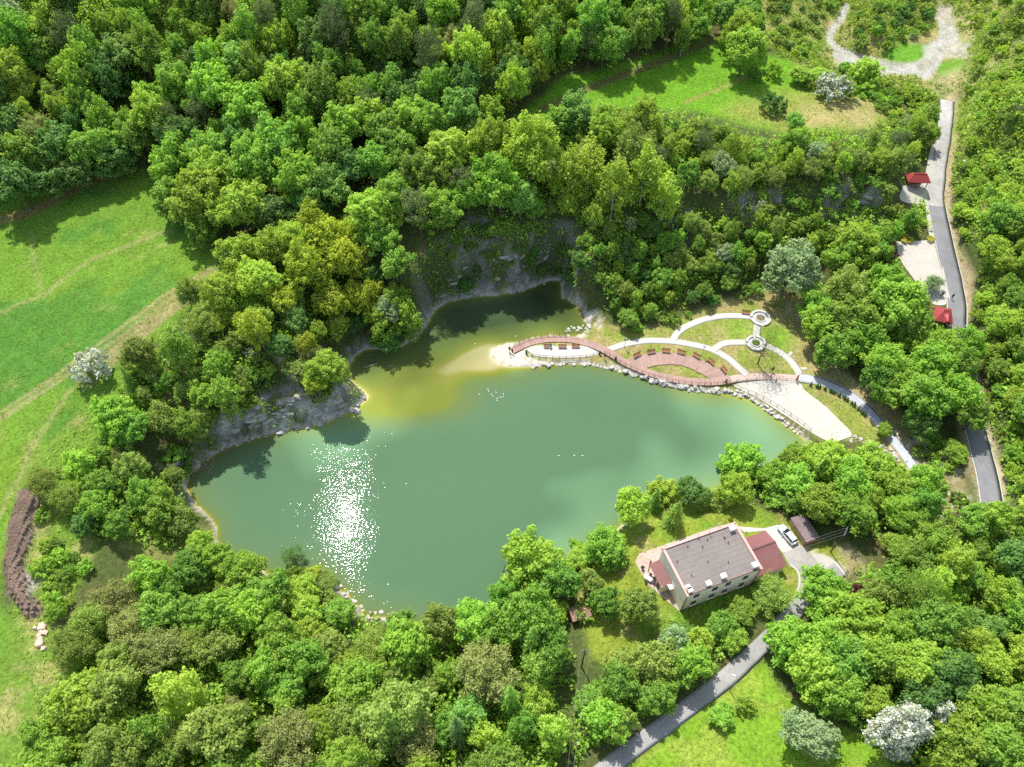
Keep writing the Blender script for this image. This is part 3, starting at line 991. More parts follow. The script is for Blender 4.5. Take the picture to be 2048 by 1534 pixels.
def strip(name, R, half, mat, dz=0.07, kerb=None, wvar=0.0, thick=0.0):
    """A ribbon along R lying on the ground."""
    t = np.gradient(R[:, :2], axis=0)
    t /= np.linalg.norm(t, axis=1)[:, None] + 1e-9
    nrm = np.column_stack([-t[:, 1], t[:, 0]])
    hw = half + wvar * (fbm(R[:, 0], R[:, 1], 5, 2) - .5)
    hw = np.broadcast_to(hw, (len(R),))
    cols = np.linspace(-1, 1, 5)
    V = []
    for c in cols:
        p = R[:, :2] + nrm * (hw * c)[:, None]
        V.append(np.column_stack([p, np.maximum(h(p), R[:, 2] - .05) + dz]))
    # skirts at both edges so that the ribbon has thickness
    for c in (0, 4):
        e = V[c].copy()
        e[:, 2] -= dz + 0.25
        if c == 0:
            V.insert(0, e)
        else:
            V.append(e)
    n, k = len(R), len(V)
    VV = np.stack(V, 1).reshape(-1, 3)
    id_ = np.arange(n * k).reshape(n, k)
    q = np.column_stack([id_[:-1, :-1].ravel(), id_[:-1, 1:].ravel(), id_[1:, 1:].ravel(), id_[1:, :-1].ravel()])[:, ::-1]
    me = np_mesh(name, VV, q)
    o = tag(link(name, me, mats=[mat]), kind='structure')
    if kerb:
        for s in (-1, 1):
            mb = MB()
            p = R[:, :2] + nrm * ((hw + kerb[0] / 2 + .01) * s)[:, None]
            z = np.maximum(h(p), R[:, 2]) + dz
            step = 4
            ks = list(range(0, n, step))
            for a, bb in zip(ks[:-1], ks[1:]):
                P, Q = p[a], p[bb]
                mid = (P + Q) / 2
                d = Q - P
                mb.box((mid[0], mid[1], (z[a] + z[bb]) / 2 - .06), (np.hypot(*d) * .985, kerb[0], 0.26), math.atan2(d[1], d[0]), ry=-math.atan2(z[bb] - z[a], np.hypot(*d)))
            tag(mb.build(kerb[2] if len(kerb) > 2 else 'kerb', kerb[1]), kind='structure')
    return o


def sheet(name, pts_px, mat, dz=0.07, thick=0.3, z=None, world=False, grid=1.2, kind='structure'):
    """A filled outline (photograph pixels) lying on the ground, with an edge going into it."""
    P = np.array([(ground(x, y) if not world else (x, y, 0))[:2] for x, y in pts_px]) if z is None else np.array([at(x, y, z)[:2] for x, y in pts_px])
    P = resample(np.vstack([P, P[:1]]), 0.8)[:-1] if grid else P
    # inner grid points
    lo, hi = P.min(0), P.max(0)
    if grid:
        gx_, gy_ = np.meshgrid(np.arange(lo[0], hi[0], grid), np.arange(lo[1], hi[1], grid))
        Q = np.column_stack([gx_.ravel(), gy_.ravel()])
        Q = Q[in_poly(Q, P)]
        Q = Q[seg_dist(Q, P, True) > grid * .5]
    else:
        Q = np.zeros((0, 2))
    from mathutils.geometry import delaunay_2d_cdt
    n = len(P)
    vs = [Vector(p) for p in np.vstack([P, Q])]
    r = delaunay_2d_cdt(vs, [(i, (i + 1) % n) for i in range(n)], [], 1, 1e-4)
    V = np.array([tuple(v) for v in r[0]])
    zz = (h(V) if z is None else np.full(len(V), z)) + dz
    V3 = np.column_stack([V, zz])
    F = [tuple(f) for f in r[2]]
    # skirt
    base = len(V3)
    zP = (h(P) if z is None else np.full(n, z))
    area = sum(P[i][0] * P[(i + 1) % n][1] - P[(i + 1) % n][0] * P[i][1] for i in range(n))
    V3 = np.vstack([V3, np.column_stack([P, zP + dz]), np.column_stack([P, zP - thick])])
    for i in range(n):
        j = (i + 1) % n
        f = (base + j, base + i, base + n + i, base + n + j)
        F.append(f if area > 0 else f[::-1])
    me = np_mesh(name, V3, F)
    o = link(name, me, mats=[mat])
    return tag(o, kind=kind) if kind else o


R, hw = ROADS['valley']
cut = int(np.argmin(np.abs(to_px(R)[:, 1] - 412)))
MAT['road_pale'] = simple('pale_worn_road', (0.29, 0.28, 0.26), .9, .2, .9, .006)
strip('valley_road', R[:cut + 1], 1.9, MAT['road_pale'], wvar=.5)
strip('valley_road', R[cut:], 2.05, MAT['asphalt'], kerb=(0.2, MAT['kerb']))
sheet('road_shoulder', [(1868, 270), (1876, 290), (1862, 350), (1858, 400), (1866, 440), (1872, 480), (1858, 470), (1850, 400), (1852, 340)], MAT['gravel'], 0.05)
R, hw = ROADS['lane']
strip('lane', R, 1.5, MAT['asphalt_old'], wvar=.5)
R, hw = ROADS['grey_path']
strip('grey_path', R, 1.15, MAT['asphalt_pale'], dz=.09, kerb=(0.1, MAT['kerb'], 'path_edging'))
for k_, (p_, w_) in PARK.items():
    strip('concrete_path', ROADS['park_' + k_][0], w_, MAT['concrete'], dz={'main': .075, 'loop': .083, 'link': .091, 'spur': .087, 'east': .095}.get(k_, .07))
strip('pink_path', ROADS['pink_path'][0], 0.95, MAT['pink'], dz=.1)
sheet('concrete_terrace', TERR, MAT['concrete'], .12, grid=1.0)
sheet('beach', BEACH, MAT['sand'], .14)
sheet('gravel_lot', LOT, MAT['gravel'], .13)
sheet('pavilion_paving', PAVE, MAT['gravel'], .12)

# ------------------------------------------------------------------ foliage meshes (shared between trees)
def cards(name, cen, nrm, size, tint, asp=0.75, rng=RNG):
    """One small bent leaf-spray face per centre (two triangles folded along the middle)."""
    n = len(cen)
    nrm = nrm / (np.linalg.norm(nrm, axis=1)[:, None] + 1e-9)
    r = rng.normal(size=(n, 3))
    t = np.cross(nrm, r)
    t /= np.linalg.norm(t, axis=1)[:, None] + 1e-9
    bt = np.cross(nrm, t)
    s = np.asarray(size).reshape(-1, 1) * np.ones((n, 1)) * 0.5
    fold = nrm * s * 0.35
    p0 = cen - t * s + fold * -1
    p1 = cen - bt * s * asp + fold * rng.uniform(0, 1, (n, 1))
    p2 = cen + t * s * 1.1 - fold
    p3 = cen + bt * s * asp + fold * rng.uniform(0, 1, (n, 1))
    V = np.stack([p0, p1, p2, p3], 1).reshape(-1, 3)
    q = np.arange(n * 4).reshape(n, 4)
    me = np_mesh(name, V, q)
    add_attr(me, 'leaf', np.repeat(np.column_stack([tint, tint, tint]), 4, 0))
    return me


def sphere_dirs(n, rng, zmin=-1.0):
    z = rng.uniform(zmin, 1, n)
    a = rng.uniform(0, 2 * np.pi, n)
    r = np.sqrt(1 - z * z)
    return np.column_stack([r * np.cos(a), r * np.sin(a), z])


def crown_round(seed, R, Rz, zc, nclump, cr, per, size, lumpy=0.25, zmin=-0.55, jitter=0.7, flatten_=0.8, inner=0.1, droop=0.0):
    """A crown made of many leafy sprays; returns centres, normals, sizes, tints and the clump places."""
    g = np.random.default_rng(seed)
    d = sphere_dirs(nclump * 3, g, zmin)
    # spread them evenly: greedy
    keep = [0]
    for i in range(1, len(d)):
        if len(keep) >= nclump:
            break
        if np.min(np.linalg.norm(d[keep] - d[i], axis=1)) > 1.55 / math.sqrt(nclump):
            keep.append(i)
    d = d[keep]
    lob = 1 + lumpy * (np.array([mnoise(Vector(tuple(v * 1.4 + seed))) for v in d]))
    rad = g.uniform(0.72, 1.0, len(d)) * lob
    cc = d * rad[:, None] * [R, R, Rz] + [0, 0, zc]
    cin = sphere_dirs(max(3, nclump // 5), g, -.3) * g.uniform(.2, .6, (max(3, nclump // 5), 1)) * [R, R, Rz] + [0, 0, zc]
    cc = np.vstack([cc, cin])
    P, Nn, S, T = [], [], [], []
    for c in cc:
        r = cr * g.uniform(.65, 1.35)
        m = int(per * (r / cr) ** 1.6)
        dd = sphere_dirs(m, g, -0.75)
        out = (c - [0, 0, zc * .75])
        out = out / (np.linalg.norm(out) + 1e-6)
        dd = dd + out * .45
        dd /= np.linalg.norm(dd, axis=1)[:, None]
        rr = r * (g.uniform(.45, 1.1, (m, 1)) + (g.random((m, 1)) < .12) * g.uniform(.1, .45, (m, 1)))
        sp_ = out + [0, 0, .35] + g.normal(0, .25, 3)
        el = g.uniform(-.35, 1.0, (m, 1)) ** 1
        p = c + dd * rr * [1, 1, flatten_] * (1 - .45 * np.clip(el, 0, 1)) + sp_ * el * r * .95
        p[:, 2] -= droop * g.uniform(0, 1, m) ** 2 * r
        P.append(p)
        nn = dd * [1, 1, 1.1] + g.normal(size=(m, 3)) * jitter * .75 + [0, 0, .6]
        Nn.append(nn)
        S.append(size * g.uniform(.6, 1.4, m))
        T.append(np.clip(g.normal(.45, .22, m) + g.normal(0, .16), 0, 1))
    return np.vstack(P), np.vstack(Nn), np.concatenate(S), np.concatenate(T), cc


def crown_multi(seed, R, Rz, zc, nsub, nclump, cr, per, size, peak=0.5, **k):
    """Several leaders, each with its own head of foliage, grown into one uneven crown."""
    g = np.random.default_rng(seed + 9000)
    parts = []
    a0 = g.uniform(0, 6.28)
    for j in range(nsub):
        fr = 0.0 if j == 0 else g.uniform(.38, .62)
        a = a0 + 6.283 * j / max(1, nsub - 1) + g.normal(0, .35)
        r = R * (g.uniform(.52, .66) if j == 0 else g.uniform(.36, .56))
        rz = Rz * g.uniform(.48, .78) * (1.1 if j == 0 else 1.0)
        dz = Rz * (peak * g.uniform(.2, .7) if j == 0 else g.uniform(-.35, .42) * (.4 + peak))
        n = max(8, int(nclump * (r / R) ** 2 * 1.55 * (3.2 / nsub) ** .5))
        P, Nn, S, T, cc = crown_round(seed * 13 + j, r, rz, zc + dz, n, cr, per, size, **k)
        off = np.array([math.cos(a) * fr * R, math.sin(a) * fr * R, 0])
        parts.append((P + off, Nn, S, np.clip(T + g.normal(0, .10), 0, 1), cc + off))
    return tuple(np.concatenate([p[i] for p in parts]) for i in range(5))


def trunk_mesh(name, seed, height, r0, tips, split=0.45, extra=0, lean=0.0):
    """Tapered bent trunk with limbs going out to some of the crown's clumps, forking once."""
    g = np.random.default_rng(seed + 500)
    mb = MB()
    pts = [Vector((0, 0, -0.6))]
    n = 6
    for i in range(1, n + 1):
        z = height * i / n
        pts.append(Vector((g.normal(0, .025) * height * i / n + lean * z, g.normal(0, .025) * height * i / n, z)))
    rad = [r0 * (1 - .85 * i / n) for i in range(n + 1)]
    rad[0] = r0 * 1.25
    for i in range(n):
        mb.tube(pts[i], pts[i + 1], rad[i], rad[i + 1], 7)
    for t in tips:
        t = Vector(tuple(t))
        z0 = min(max(t.z * g.uniform(.45, .75), height * split * .8), height * .93)
        k = z0 / height * n
        i = min(int(k), n - 1)
        s = pts[i].lerp(pts[i + 1], k - i)
        rr = max(rad[min(i + 1, n)] * .5, r0 * .12)
        mid = s.lerp(t, .5) + Vector((g.normal(0, .15), g.normal(0, .15), .25))
        mb.tube(s, mid, rr, rr * .6, 5)
        mb.tube(mid, t, rr * .6, rr * .2, 5)
        for _ in range(extra):
            q = mid.lerp(t, g.uniform(0, .8))
            e = q + Vector(tuple(g.normal(0, 1, 3))) * (t - s).length * .28 + Vector((0, 0, .3))
            mb.tube(q, e, rr * .3, rr * .1, 4)
    return mb.mesh(name)


LEAVES = {
    'bright': leaf_mat('bright_green_leaves', (0.190, 0.345, 0.036), (0.335, 0.500, 0.070), .45, .014, .20),
    'mid': leaf_mat('mid_green_leaves', (0.145, 0.285, 0.036), (0.255, 0.410, 0.062), .44, .014, .20),
    'dark': leaf_mat('dark_green_leaves', (0.082, 0.188, 0.034), (0.145, 0.270, 0.055), .38, .014, .2),
    'lime': leaf_mat('yellow_green_leaves', (0.245, 0.375, 0.040), (0.385, 0.515, 0.078), .45, .010, .2),
    'olive': leaf_mat('olive_green_leaves', (0.190, 0.285, 0.048), (0.310, 0.400, 0.085), .42, .010, .2, .495),
    'brown': leaf_mat('brownish_olive_leaves', (0.215, 0.260, 0.066), (0.350, 0.375, 0.115), .38, .010, .16, .5),
    'gold': leaf_mat('golden_young_leaves', (0.245, 0.330, 0.028), (0.400, 0.470, 0.052), .42, .010, .16, .5),
    'silver': leaf_mat('silvery_green_leaves', (0.225, 0.320, 0.125), (0.340, 0.440, 0.205), .36, .010, .12, .5),
    'cool': leaf_mat('cool_green_leaves', (0.140, 0.290, 0.048), (0.250, 0.415, 0.085), .42, .010, .18),
    'pine': leaf_mat('dull_pine_needles', (0.062, 0.112, 0.032), (0.135, 0.180, 0.052), .18, .010, .2),
    'spruce': leaf_mat('spruce_needles', (0.065, 0.145, 0.030), (0.155, 0.265, 0.055), .22, .010, .18),
    'blossom': leaf_mat('white_blossom', (0.20, 0.27, 0.10), (0.74, 0.73, 0.64), .25, .01, .08),
    'purple': leaf_mat('dark_red_leaves', (0.060, 0.014, 0.022), (0.110, 0.026, 0.036), .25, .01, .15),
    'yellow': leaf_mat('yellow_flowers', (0.30, 0.30, 0.03), (0.50, 0.44, 0.03), .25, .01, .1),
}
TONE_WORD = {'bright': 'bright green', 'mid': 'mid green', 'dark': 'dark green', 'lime': 'yellow green', 'olive': 'olive green', 'brown': 'brownish olive', 'gold': 'golden yellow',
             'silver': 'silvery', 'cool': 'cool green', 'pine': 'dull dark', 'spruce': 'deep green', 'blossom': 'white blossoming', 'purple': 'dark red', 'yellow': 'yellow flowering'}
BARK = simple('grey_brown_bark', (0.115, 0.090, 0.066), .95, .2, 6.0, .02)
BARK_PALE = simple('pale_bark', (0.40, 0.37, 0.32), .9, .22, 5.0, .01)

KINDS = {}


def add_kind(name, nvar, R, height, zc, fn, **k):
    KINDS[name] = dict(R=R, height=height, zc=zc, meshes=[fn(i) for i in range(nvar)], **k)


def mk_broad(i):
    g = np.random.default_rng(100 + i)
    Rz = g.uniform(3.6, 4.9)
    zc = 6.6
    P, Nn, S, T, cc = crown_multi(100 + i, 4.7, Rz, zc, 4 + i % 4, int(g.integers(50, 66)), 1.25, 88, .50, (.2, .6, .9)[i % 3], lumpy=.5, zmin=-.6)
    tips = cc[g.permutation(len(cc))[:11]]
    return cards('crown', P, Nn, S, T), trunk_mesh('trunk', i, 8.0, .26, tips)


def mk_fine(i):
    """Rounded tree of fine, lighter foliage: many small sprays."""
    g = np.random.default_rng(200 + i)
    P, Nn, S, T, cc = crown_multi(200 + i, 4.0, g.uniform(3.6, 4.4), 6.0, 4 + i % 3, 96, .90, 56, .38, (.3, .7, 1.0)[i % 3], lumpy=.5, zmin=-.6, jitter=.95, flatten_=.95)
    tips = cc[g.permutation(len(cc))[:12]]
    return cards('crown', P, Nn, S, T), trunk_mesh('trunk', 40 + i, 7.4, .22, tips)


def mk_birch(i):
    g = np.random.default_rng(300 + i)
    P, Nn, S, T, cc = crown_round(300 + i, 2.1, g.uniform(4.0, 4.8), 6.2, 62, .72, 34, .36, .45, -.85, 1.0, 1.0, droop=1.1)
    tips = cc[g.permutation(len(cc))[:10]]
    return cards('crown', P, Nn, S, T), trunk_mesh('trunk', 80 + i, 9.0, .13, tips, .3)


def mk_budding(i):
    """Thin new foliage with the twigs showing through."""
    g = np.random.default_rng(400 + i)
    P, Nn, S, T, cc = crown_multi(400 + i, 4.2, g.uniform(3.2, 3.9), 5.4, 5, 92, .95, 62, .28, .4, lumpy=.5, zmin=-.5, jitter=1.2, flatten_=.95)
    tips = cc[g.permutation(len(cc))[:34]]
    return cards('crown', P, Nn, S, T), trunk_mesh('trunk', 120 + i, 6.4, .20, tips, .35, 2)


def mk_pine(i):
    g = np.random.default_rng(500 + i)
    P, Nn, S, T, cc = crown_round(500 + i, 2.5, g.uniform(3.6, 4.6), 7.2, 42, .95, 60, .36, .5, -.75, 1.4, .55)
    tips = cc[g.permutation(len(cc))[:16]]
    return cards('crown', P, Nn, S, T, .35), trunk_mesh('trunk', 160 + i, 10.5, .18, tips, .3)


def mk_spruce(i):
    g = np.random.default_rng(600 + i)
    P, Nn, S, T, tips = [], [], [], [], []
    Hh, Rr = 13.0, 2.7
    z = 0.8
    while z < Hh - .2:
        r = Rr * (1 - z / Hh) ** .8 * g.uniform(.88, 1.1)
        nb = max(5, int(r * 6.5))
        a0 = g.uniform(0, 6.28)
        for k in range(nb):
            a = a0 + 6.283 * k / nb + g.normal(0, .12)
            L_ = r * g.uniform(.8, 1.12)
            m = max(5, int(L_ * 14))
            u = g.uniform(.12, 1, m)
            w = (1 - u) * .32 * L_ + .08
            off = g.normal(0, 1, m) * w * .6
            x = np.cos(a) * u * L_ - np.sin(a) * off
            y = np.sin(a) * u * L_ + np.cos(a) * off
            zz = z - u * u * L_ * .30 + g.normal(0, .05, m) + .12 * u
            P.append(np.column_stack([x, y, zz]))
            Nn.append(np.column_stack([np.cos(a) * .5 + g.normal(0, .35, m), np.sin(a) * .5 + g.normal(0, .35, m), np.full(m, .9)]))
            S.append(.34 * g.uniform(.6, 1.3, m))
            T.append(np.clip(u * .8 + g.normal(0, .15, m), 0, 1))
        z += g.uniform(.42, .56)
    P.append(np.column_stack([g.normal(0, .06, 14), g.normal(0, .06, 14), g.uniform(Hh - .8, Hh + .2, 14)]))
    Nn.append(g.normal(size=(14, 3)))
    S.append(np.full(14, .25))
    T.append(np.full(14, .7))
    return cards('crown', np.vstack(P), np.vstack(Nn), np.concatenate(S), np.concatenate(T), .4), trunk_mesh('trunk', 200 + i, 12.5, .16, [])


def mk_shrub(i):
    g = np.random.default_rng(700 + i)
    P, Nn, S, T, cc = crown_round(700 + i, 1.55, 1.15, 1.05, 26, .52, 42, .30, .5, -.35, .9, .9)
    tips = cc[g.permutation(len(cc))[:9]]
    return cards('foliage', P, Nn, S, T), trunk_mesh('stem', 240 + i, 1.3, .05, tips, .1)


def mk_bare(i):
    g = np.random.default_rng(800 + i)
    d = sphere_dirs(60, g, -.1) * [3.0, 3.0, 3.0] + [0, 0, 3.6]
    P = np.vstack([c + g.normal(0, .5, (12, 3)) for c in d])
    m = len(P)
    return cards('crown', P, g.normal(size=(m, 3)), .16 * g.uniform(.6, 1.3, m), g.uniform(0, 1, m)), trunk_mesh('trunk', 280 + i, 4.2, .13, d, .3, 3)


def mk_cone(i):
    g = np.random.default_rng(900 + i)
    m = 500
    z = g.uniform(0, 1, m) ** 1.2
    a = g.uniform(0, 6.283, m)
    r = .36 * (1 - z) ** .8 * g.uniform(.7, 1.05, m) + .03
    P = np.column_stack([r * np.cos(a), r * np.sin(a), .08 + z * 1.35])
    Nn = np.column_stack([np.cos(a), np.sin(a), np.full(m, .6)]) + g.normal(0, .3, (m, 3))
    return cards('foliage', P, Nn, .14 * g.uniform(.7, 1.3, m), np.clip(g.normal(.5, .25, m), 0, 1), .6), trunk_mesh('stem', 300 + i, .5, .04, [])


add_kind('broadleaf_tree', 12, 4.5, 11, 6.6, mk_broad, noun='broadleaf tree', bark=BARK)
add_kind('fine_leaved_tree', 8, 3.9, 10, 6.0, mk_fine, noun='finely leaved tree', bark=BARK)
add_kind('birch_tree', 6, 2.1, 10.5, 6.2, mk_birch, noun='birch-like tree', bark=BARK_PALE)
add_kind('budding_tree', 5, 4.1, 9, 5.4, mk_budding, noun='thinly leaved tree', bark=BARK)
add_kind('pine_tree', 4, 2.5, 11.5, 7.2, mk_pine, noun='pine tree', bark=BARK)
add_kind('spruce_tree', 2, 2.7, 13, 5.0, mk_spruce, noun='pointed spruce tree', bark=BARK)
add_kind('shrub', 6, 1.55, 2.2, 1.05, mk_shrub, noun='shrub', bark=BARK)
add_kind('bare_tree', 1, 3.0, 6.6, 3.6, mk_bare, noun='almost bare tree', bark=BARK)
add_kind('thuja', 3, .36, 1.4, .6, mk_cone, noun='young conical thuja', bark=BARK)

TREES = []        # records: kind, tone, base point, scale (x, z), label or None
_tmat = {}


def plant(kind, tone, base, R, hs=1.0, label=None, region=None, cat=None):
    TREES.append(dict(kind=kind, tone=tone, p=np.asarray(base, float), s=R * (.9 if kind != 'shrub' else 1) / KINDS[kind]['R'], hs=hs, label=label, region=region, cat=cat))


def at_crown(px, py, kind, Rpx, hs=1.0):
    """Base point and crown radius in metres for a crown drawn at (px, py) with radius Rpx pixels."""
    R = 4.0
    for _ in range(4):
        s = R / KINDS[kind]['R']
        g = ground(px, py, KINDS[kind]['zc'] * s * hs)
        R = Rpx * m_per_px(g + np.array([0, 0, KINDS[kind]['zc'] * s * hs]))
    return g, R


KW = {'B': 'broadleaf_tree', 'F': 'fine_leaved_tree', 'V': 'birch_tree', 'O': 'budding_tree', 'P': 'pine_tree', 'S': 'spruce_tree', 's': 'shrub', 'N': 'bare_tree', 'T': 'thuja'}
TW = {'b': 'bright', 'm': 'mid', 'd': 'dark', 'l': 'lime', 'o': 'olive', 'n': 'brown', 'g': 'gold', 'w': 'silver', 'c': 'cool', 'p': 'pine', 's': 'spruce', 'W': 'blossom', 'r': 'purple', 'y': 'yellow'}
# hand placed: kind, tone, crown centre x, y, radius in pixels of the photograph, height factor, [label]
HAND = """
B b 350 330 44 1.1;B b 400 400 52 1.1;B m 345 395 36 1;B b 440 350 48 1.1;B m 505 335 50 1.1;B b 480 415 48 1;B m 560 300 48 1.1;B b 600 360 52 1.1;B m 660 310 46 1.1;B c 655 380 44 1;B d 540 430 40 .9;B m 420 300 44 1.1;B b 690 260 42;B d 620 420 36 .9;B m 400 455 34 .9
B b 225 275 40;B m 170 300 44;B d 110 290 44;B m 45 310 46;B d 30 370 44;B c 75 330 30 1;F w 62 330 26 1;B m 270 270 40;B d 230 320 36 .8;B d 160 340 36 .8;B d 100 365 36 .8
B b 420 180 52 1.1;B b 490 220 50;B c 480 130 44;B b 560 170 48;F l 300 230 46;B b 350 170 48;B c 240 110 44;B l 100 60 44;F m 640 190 46
B b 1010 240 0 1;B b 740 420 46 1;B m 760 470 36 1;B b 790 390 42 1;B m 850 340 46 1;B b 900 300 46;F b 980 290 48 1.1;F l 1060 300 56 1.1;B c 1150 235 40;B m 1120 250 36;B b 1000 370 50 1;B c 1040 400 40 .9;B b 935 390 36;P p 835 410 30 1;P p 925 360 26;B b 870 420 40 1
F l 1210 260 44;F l 1290 230 40;V l 1180 330 30;V l 1230 370 32;V l 1140 340 28;V l 1290 340 32;V o 1260 300 30;V l 1330 380 30
F l 470 510 44 1;F l 520 560 46 1;F l 440 580 40;F g 640 470 42;F g 690 520 44;F g 610 540 44;O g 730 590 40;F l 580 480 40;F g 560 600 36 .9;F l 520 640 34 .9;V g 510 650 26;F g 660 600 40 .9;B d 590 640 30 .9;O o 400 640 34;F o 380 590 32;V g 620 440 26;F l 545 500 40;O g 700 460 34
B m 790 530 32;B b 790 595 28;F w 775 620 26;V b 815 635 26;B d 770 680 30 .8;V m 765 655 24;B d 700 650 26 .7;F d 560 690 28 .7;B m 520 620 26 .7
B b 440 735 36 1;B b 410 790 30;V m 455 790 28;F o 475 770 26;B b 225 830 42;F m 265 855 34;F o 325 840 34;F m 370 850 36;F o 405 840 28;S m 258 760 22 .8;F o 275 710 34;O o 300 740 26;V m 350 690 28;B m 335 760 16;F l 655 735 42 .8;F g 630 760 28 .7;F o 605 740 24 .6;s o 640 790 18
B m 200 920 36;O n 230 925 30;B b 165 940 40;F o 270 950 40;O o 90 970 44;B m 210 975 40;B b 200 1010 44;F m 290 1000 40;B b 320 1020 46;O o 130 1000 40;F o 350 960 26;B m 240 1050 36;F o 370 1050 34;F l 400 1090 28;s o 420 1110 22;B d 170 1050 30
B b 300 1150 42 1;B m 330 1190 36;B m 380 1130 38;B b 430 1120 40;B b 490 1150 50 1;B m 540 1190 46;B b 460 1220 48;B m 400 1230 46;F l 610 1180 30 .7;P s 585 1110 18 1;F g 620 1150 22 .6;O o 650 1160 22 .5;B l 610 1220 34;F m 680 1228 32 .7;O n 230 1200 44;O o 180 1240 44;O n 250 1270 48;O n 310 1300 50;O o 150 1300 44;O o 390 1280 40;B b 560 1290 52 1;B b 610 1320 48;B b 530 1340 44
B b 1065 1125 60 1.05 large bright maple-like tree leaning over the near water's edge;B m 1120 1165 44 1;B b 1160 1115 26 .7;B b 1210 1090 40 .9;B m 1225 1110 30 .8;F o 1180 1165 32 .9;F m 1010 1190 36;B b 950 1240 48;B b 1000 1260 44;F o 880 1250 40;B m 806 1252 32 .8;F m 1060 1240 56 1.2;F m 1100 1300 46 1.1;S m 1065 1290 40 1.1 tall dark spruce rising among leafy trees left of the wire pole;S m 1020 1400 36 1.1 narrow dark spruce in the wood below the pond;S s 915 1460 36 1.1 tall spruce among shrubs at the bottom edge of the wood
B b 1265 1020 40 1;S m 1350 1030 30 .8 dense green spruce on the lawn behind the flat roofed house;B l 1330 985 30 .9;S m 1310 1000 24 .8;F d 1385 985 34 .9;F o 1435 1000 22 .7;B b 1480 930 44 1;B b 1475 980 36;F b 1545 955 38 .8;B b 1600 955 42 .8;B b 1650 920 40;F b 1700 960 44;F l 1590 920 30;B b 1740 930 38;B b 1790 970 40;F b 1850 960 40;B m 1840 1010 36;B b 1700 1020 40;B b 1640 1000 40;B m 1600 1000 30 .7;B b 1555 990 28 .6
B m 1215 1205 34 1;F o 1285 1215 42 .9 round olive tree on the lawn beside the house corner;O o 1545 1185 40 .8 olive bushy tree at the garage corner by the driveway;F m 1370 1265 26 .6;B l 1340 1260 26 .6;B b 1480 1220 28 .7;B m 1440 1255 34 .8;B l 1400 1280 30;F o 1300 1330 46;B b 1380 1330 44;B m 1240 1370 40;B b 1200 1440 44;B m 1310 1400 40;F w 1350 1290 40;F o 1240 1330 36;B b 1330 1370 36;B m 1240 1450 36
B b 1650 1180 46 .9;s r 1718 1190 16 1 dark purple leaved shrub between green trees right of the driveway;P m 1840 1180 36;F o 1760 1190 36;B b 1580 1280 46 1;B b 1640 1270 50;B b 1720 1240 52;B m 1700 1320 54;B b 1620 1340 54;B b 1760 1320 50;B m 1870 1250 60 1;B d 1900 1350 56 1;B d 1840 1400 50;B b 1680 1390 46;B b 1740 1400 38 .8;F w 1620 1470 50 .7;B b 1440 1430 24 .7 round green bush beside the street lamp on the lane;F W 1790 1462 54 1.2 large white blossoming tree near the bottom right corner;F W 1862 1424 36 1.15 smaller white blossoming tree upper right of the large one;B b 1910 1480 50;B b 1970 1420 50;B m 2010 1500 56;F l 1990 1330 36;F l 1960 1290 30;F g 1960 1310 22
F w 1580 545 48 1 rounded silvery willow at the edge of the park lawn;B b 1660 540 0 1;B b 1720 490 46;B m 1690 520 40;B b 1776 562 40 .9;B b 1640 610 44 .8;F o 1690 590 46;B m 1700 640 46;B b 1790 620 50;B m 1822 648 40;B b 1650 650 36;B m 1670 700 40;B b 1740 680 40;F o 1815 605 28;B b 1770 720 44;B b 1870 730 46;B b 1888 708 38;B b 1938 695 34;B b 1910 790 46;B b 1850 800 50;B b 1800 780 40;F m 1920 740 34;B d 1840 850 34;B m 1760 770 36;F w 1925 800 30;O w 1864 566 20 .8 sparse pale tree with hardly any leaves beside the gravel lot;s r 1778 507 14 1 dark red shrub at the corner of the gravel lot;s y 1815 478 11 .3 low yellow flowering bush on the upper edge of the gravel lot, longer one;s y 1862 478 6 .4 small yellow flowering bush at the road end of the gravel lot
N o 1530 692 44 1.1 almost bare tree with grey branches beside the lower round planter
s W 183 733 30 1.2 white blossoming hawthorn bush standing alone beside the meadow track;s W 1662 183 24 1.1 white blossoming bush on the clearing near the top;s d 1545 212 20 1.1 round dark green bush alone on the clearing;B m 1590 240 22 .8;B l 1735 140 30 .8 pale yellow green tree beside the gravel stream bed;s m 1512 150 12 1.2;s b 1545 145 14 1.2;B b 1600 150 24 .5;B b 1640 150 22 .5;s b 1700 185 14 1.2;s m 1705 165 14;B l 1730 170 22 .5;B b 1490 100 40 1 tall bright green tree at the corner of the back forest beside the clearing;F l 1480 60 36 1;B m 1500 40 36
s b 1150 1097 14 1.4;s r 1188 1198 16 1.2 dark red shrub behind the little garden shelter;s b 1275 655 10 1 small bright bush at the start of the white path;B b 1770 858 17 .7;B b 1910 905 26 .7;s m 1870 920 12
B b 720 240 46;B m 770 275 40;B b 820 235 44;B m 745 320 38;B d 700 335 40 .9;B b 860 255 40;B m 800 300 34;B b 1990 1035 38;B m 1955 1045 34;B m 1948 835 32
"""
for row in HAND.replace('\n', ';').split(';'):
    q = row.split(None, 6)
    if len(q) < 5 or float(q[4]) == 0:
        continue
    kind, tone = KW[q[0]], TW[q[1]]
    hs = float(q[5]) if len(q) > 5 else 1.0
    lab = q[6] if len(q) > 6 else None
    bank = float(q[2]) < 400 and 880 < float(q[3]) < 1112
    g, R = at_crown(float(q[2]), float(q[3]), kind, float(q[4]) * (.84 if bank else 1), hs * (.8 if bank else 1))
    plant(kind, tone, g, R, hs, lab, 'hand')

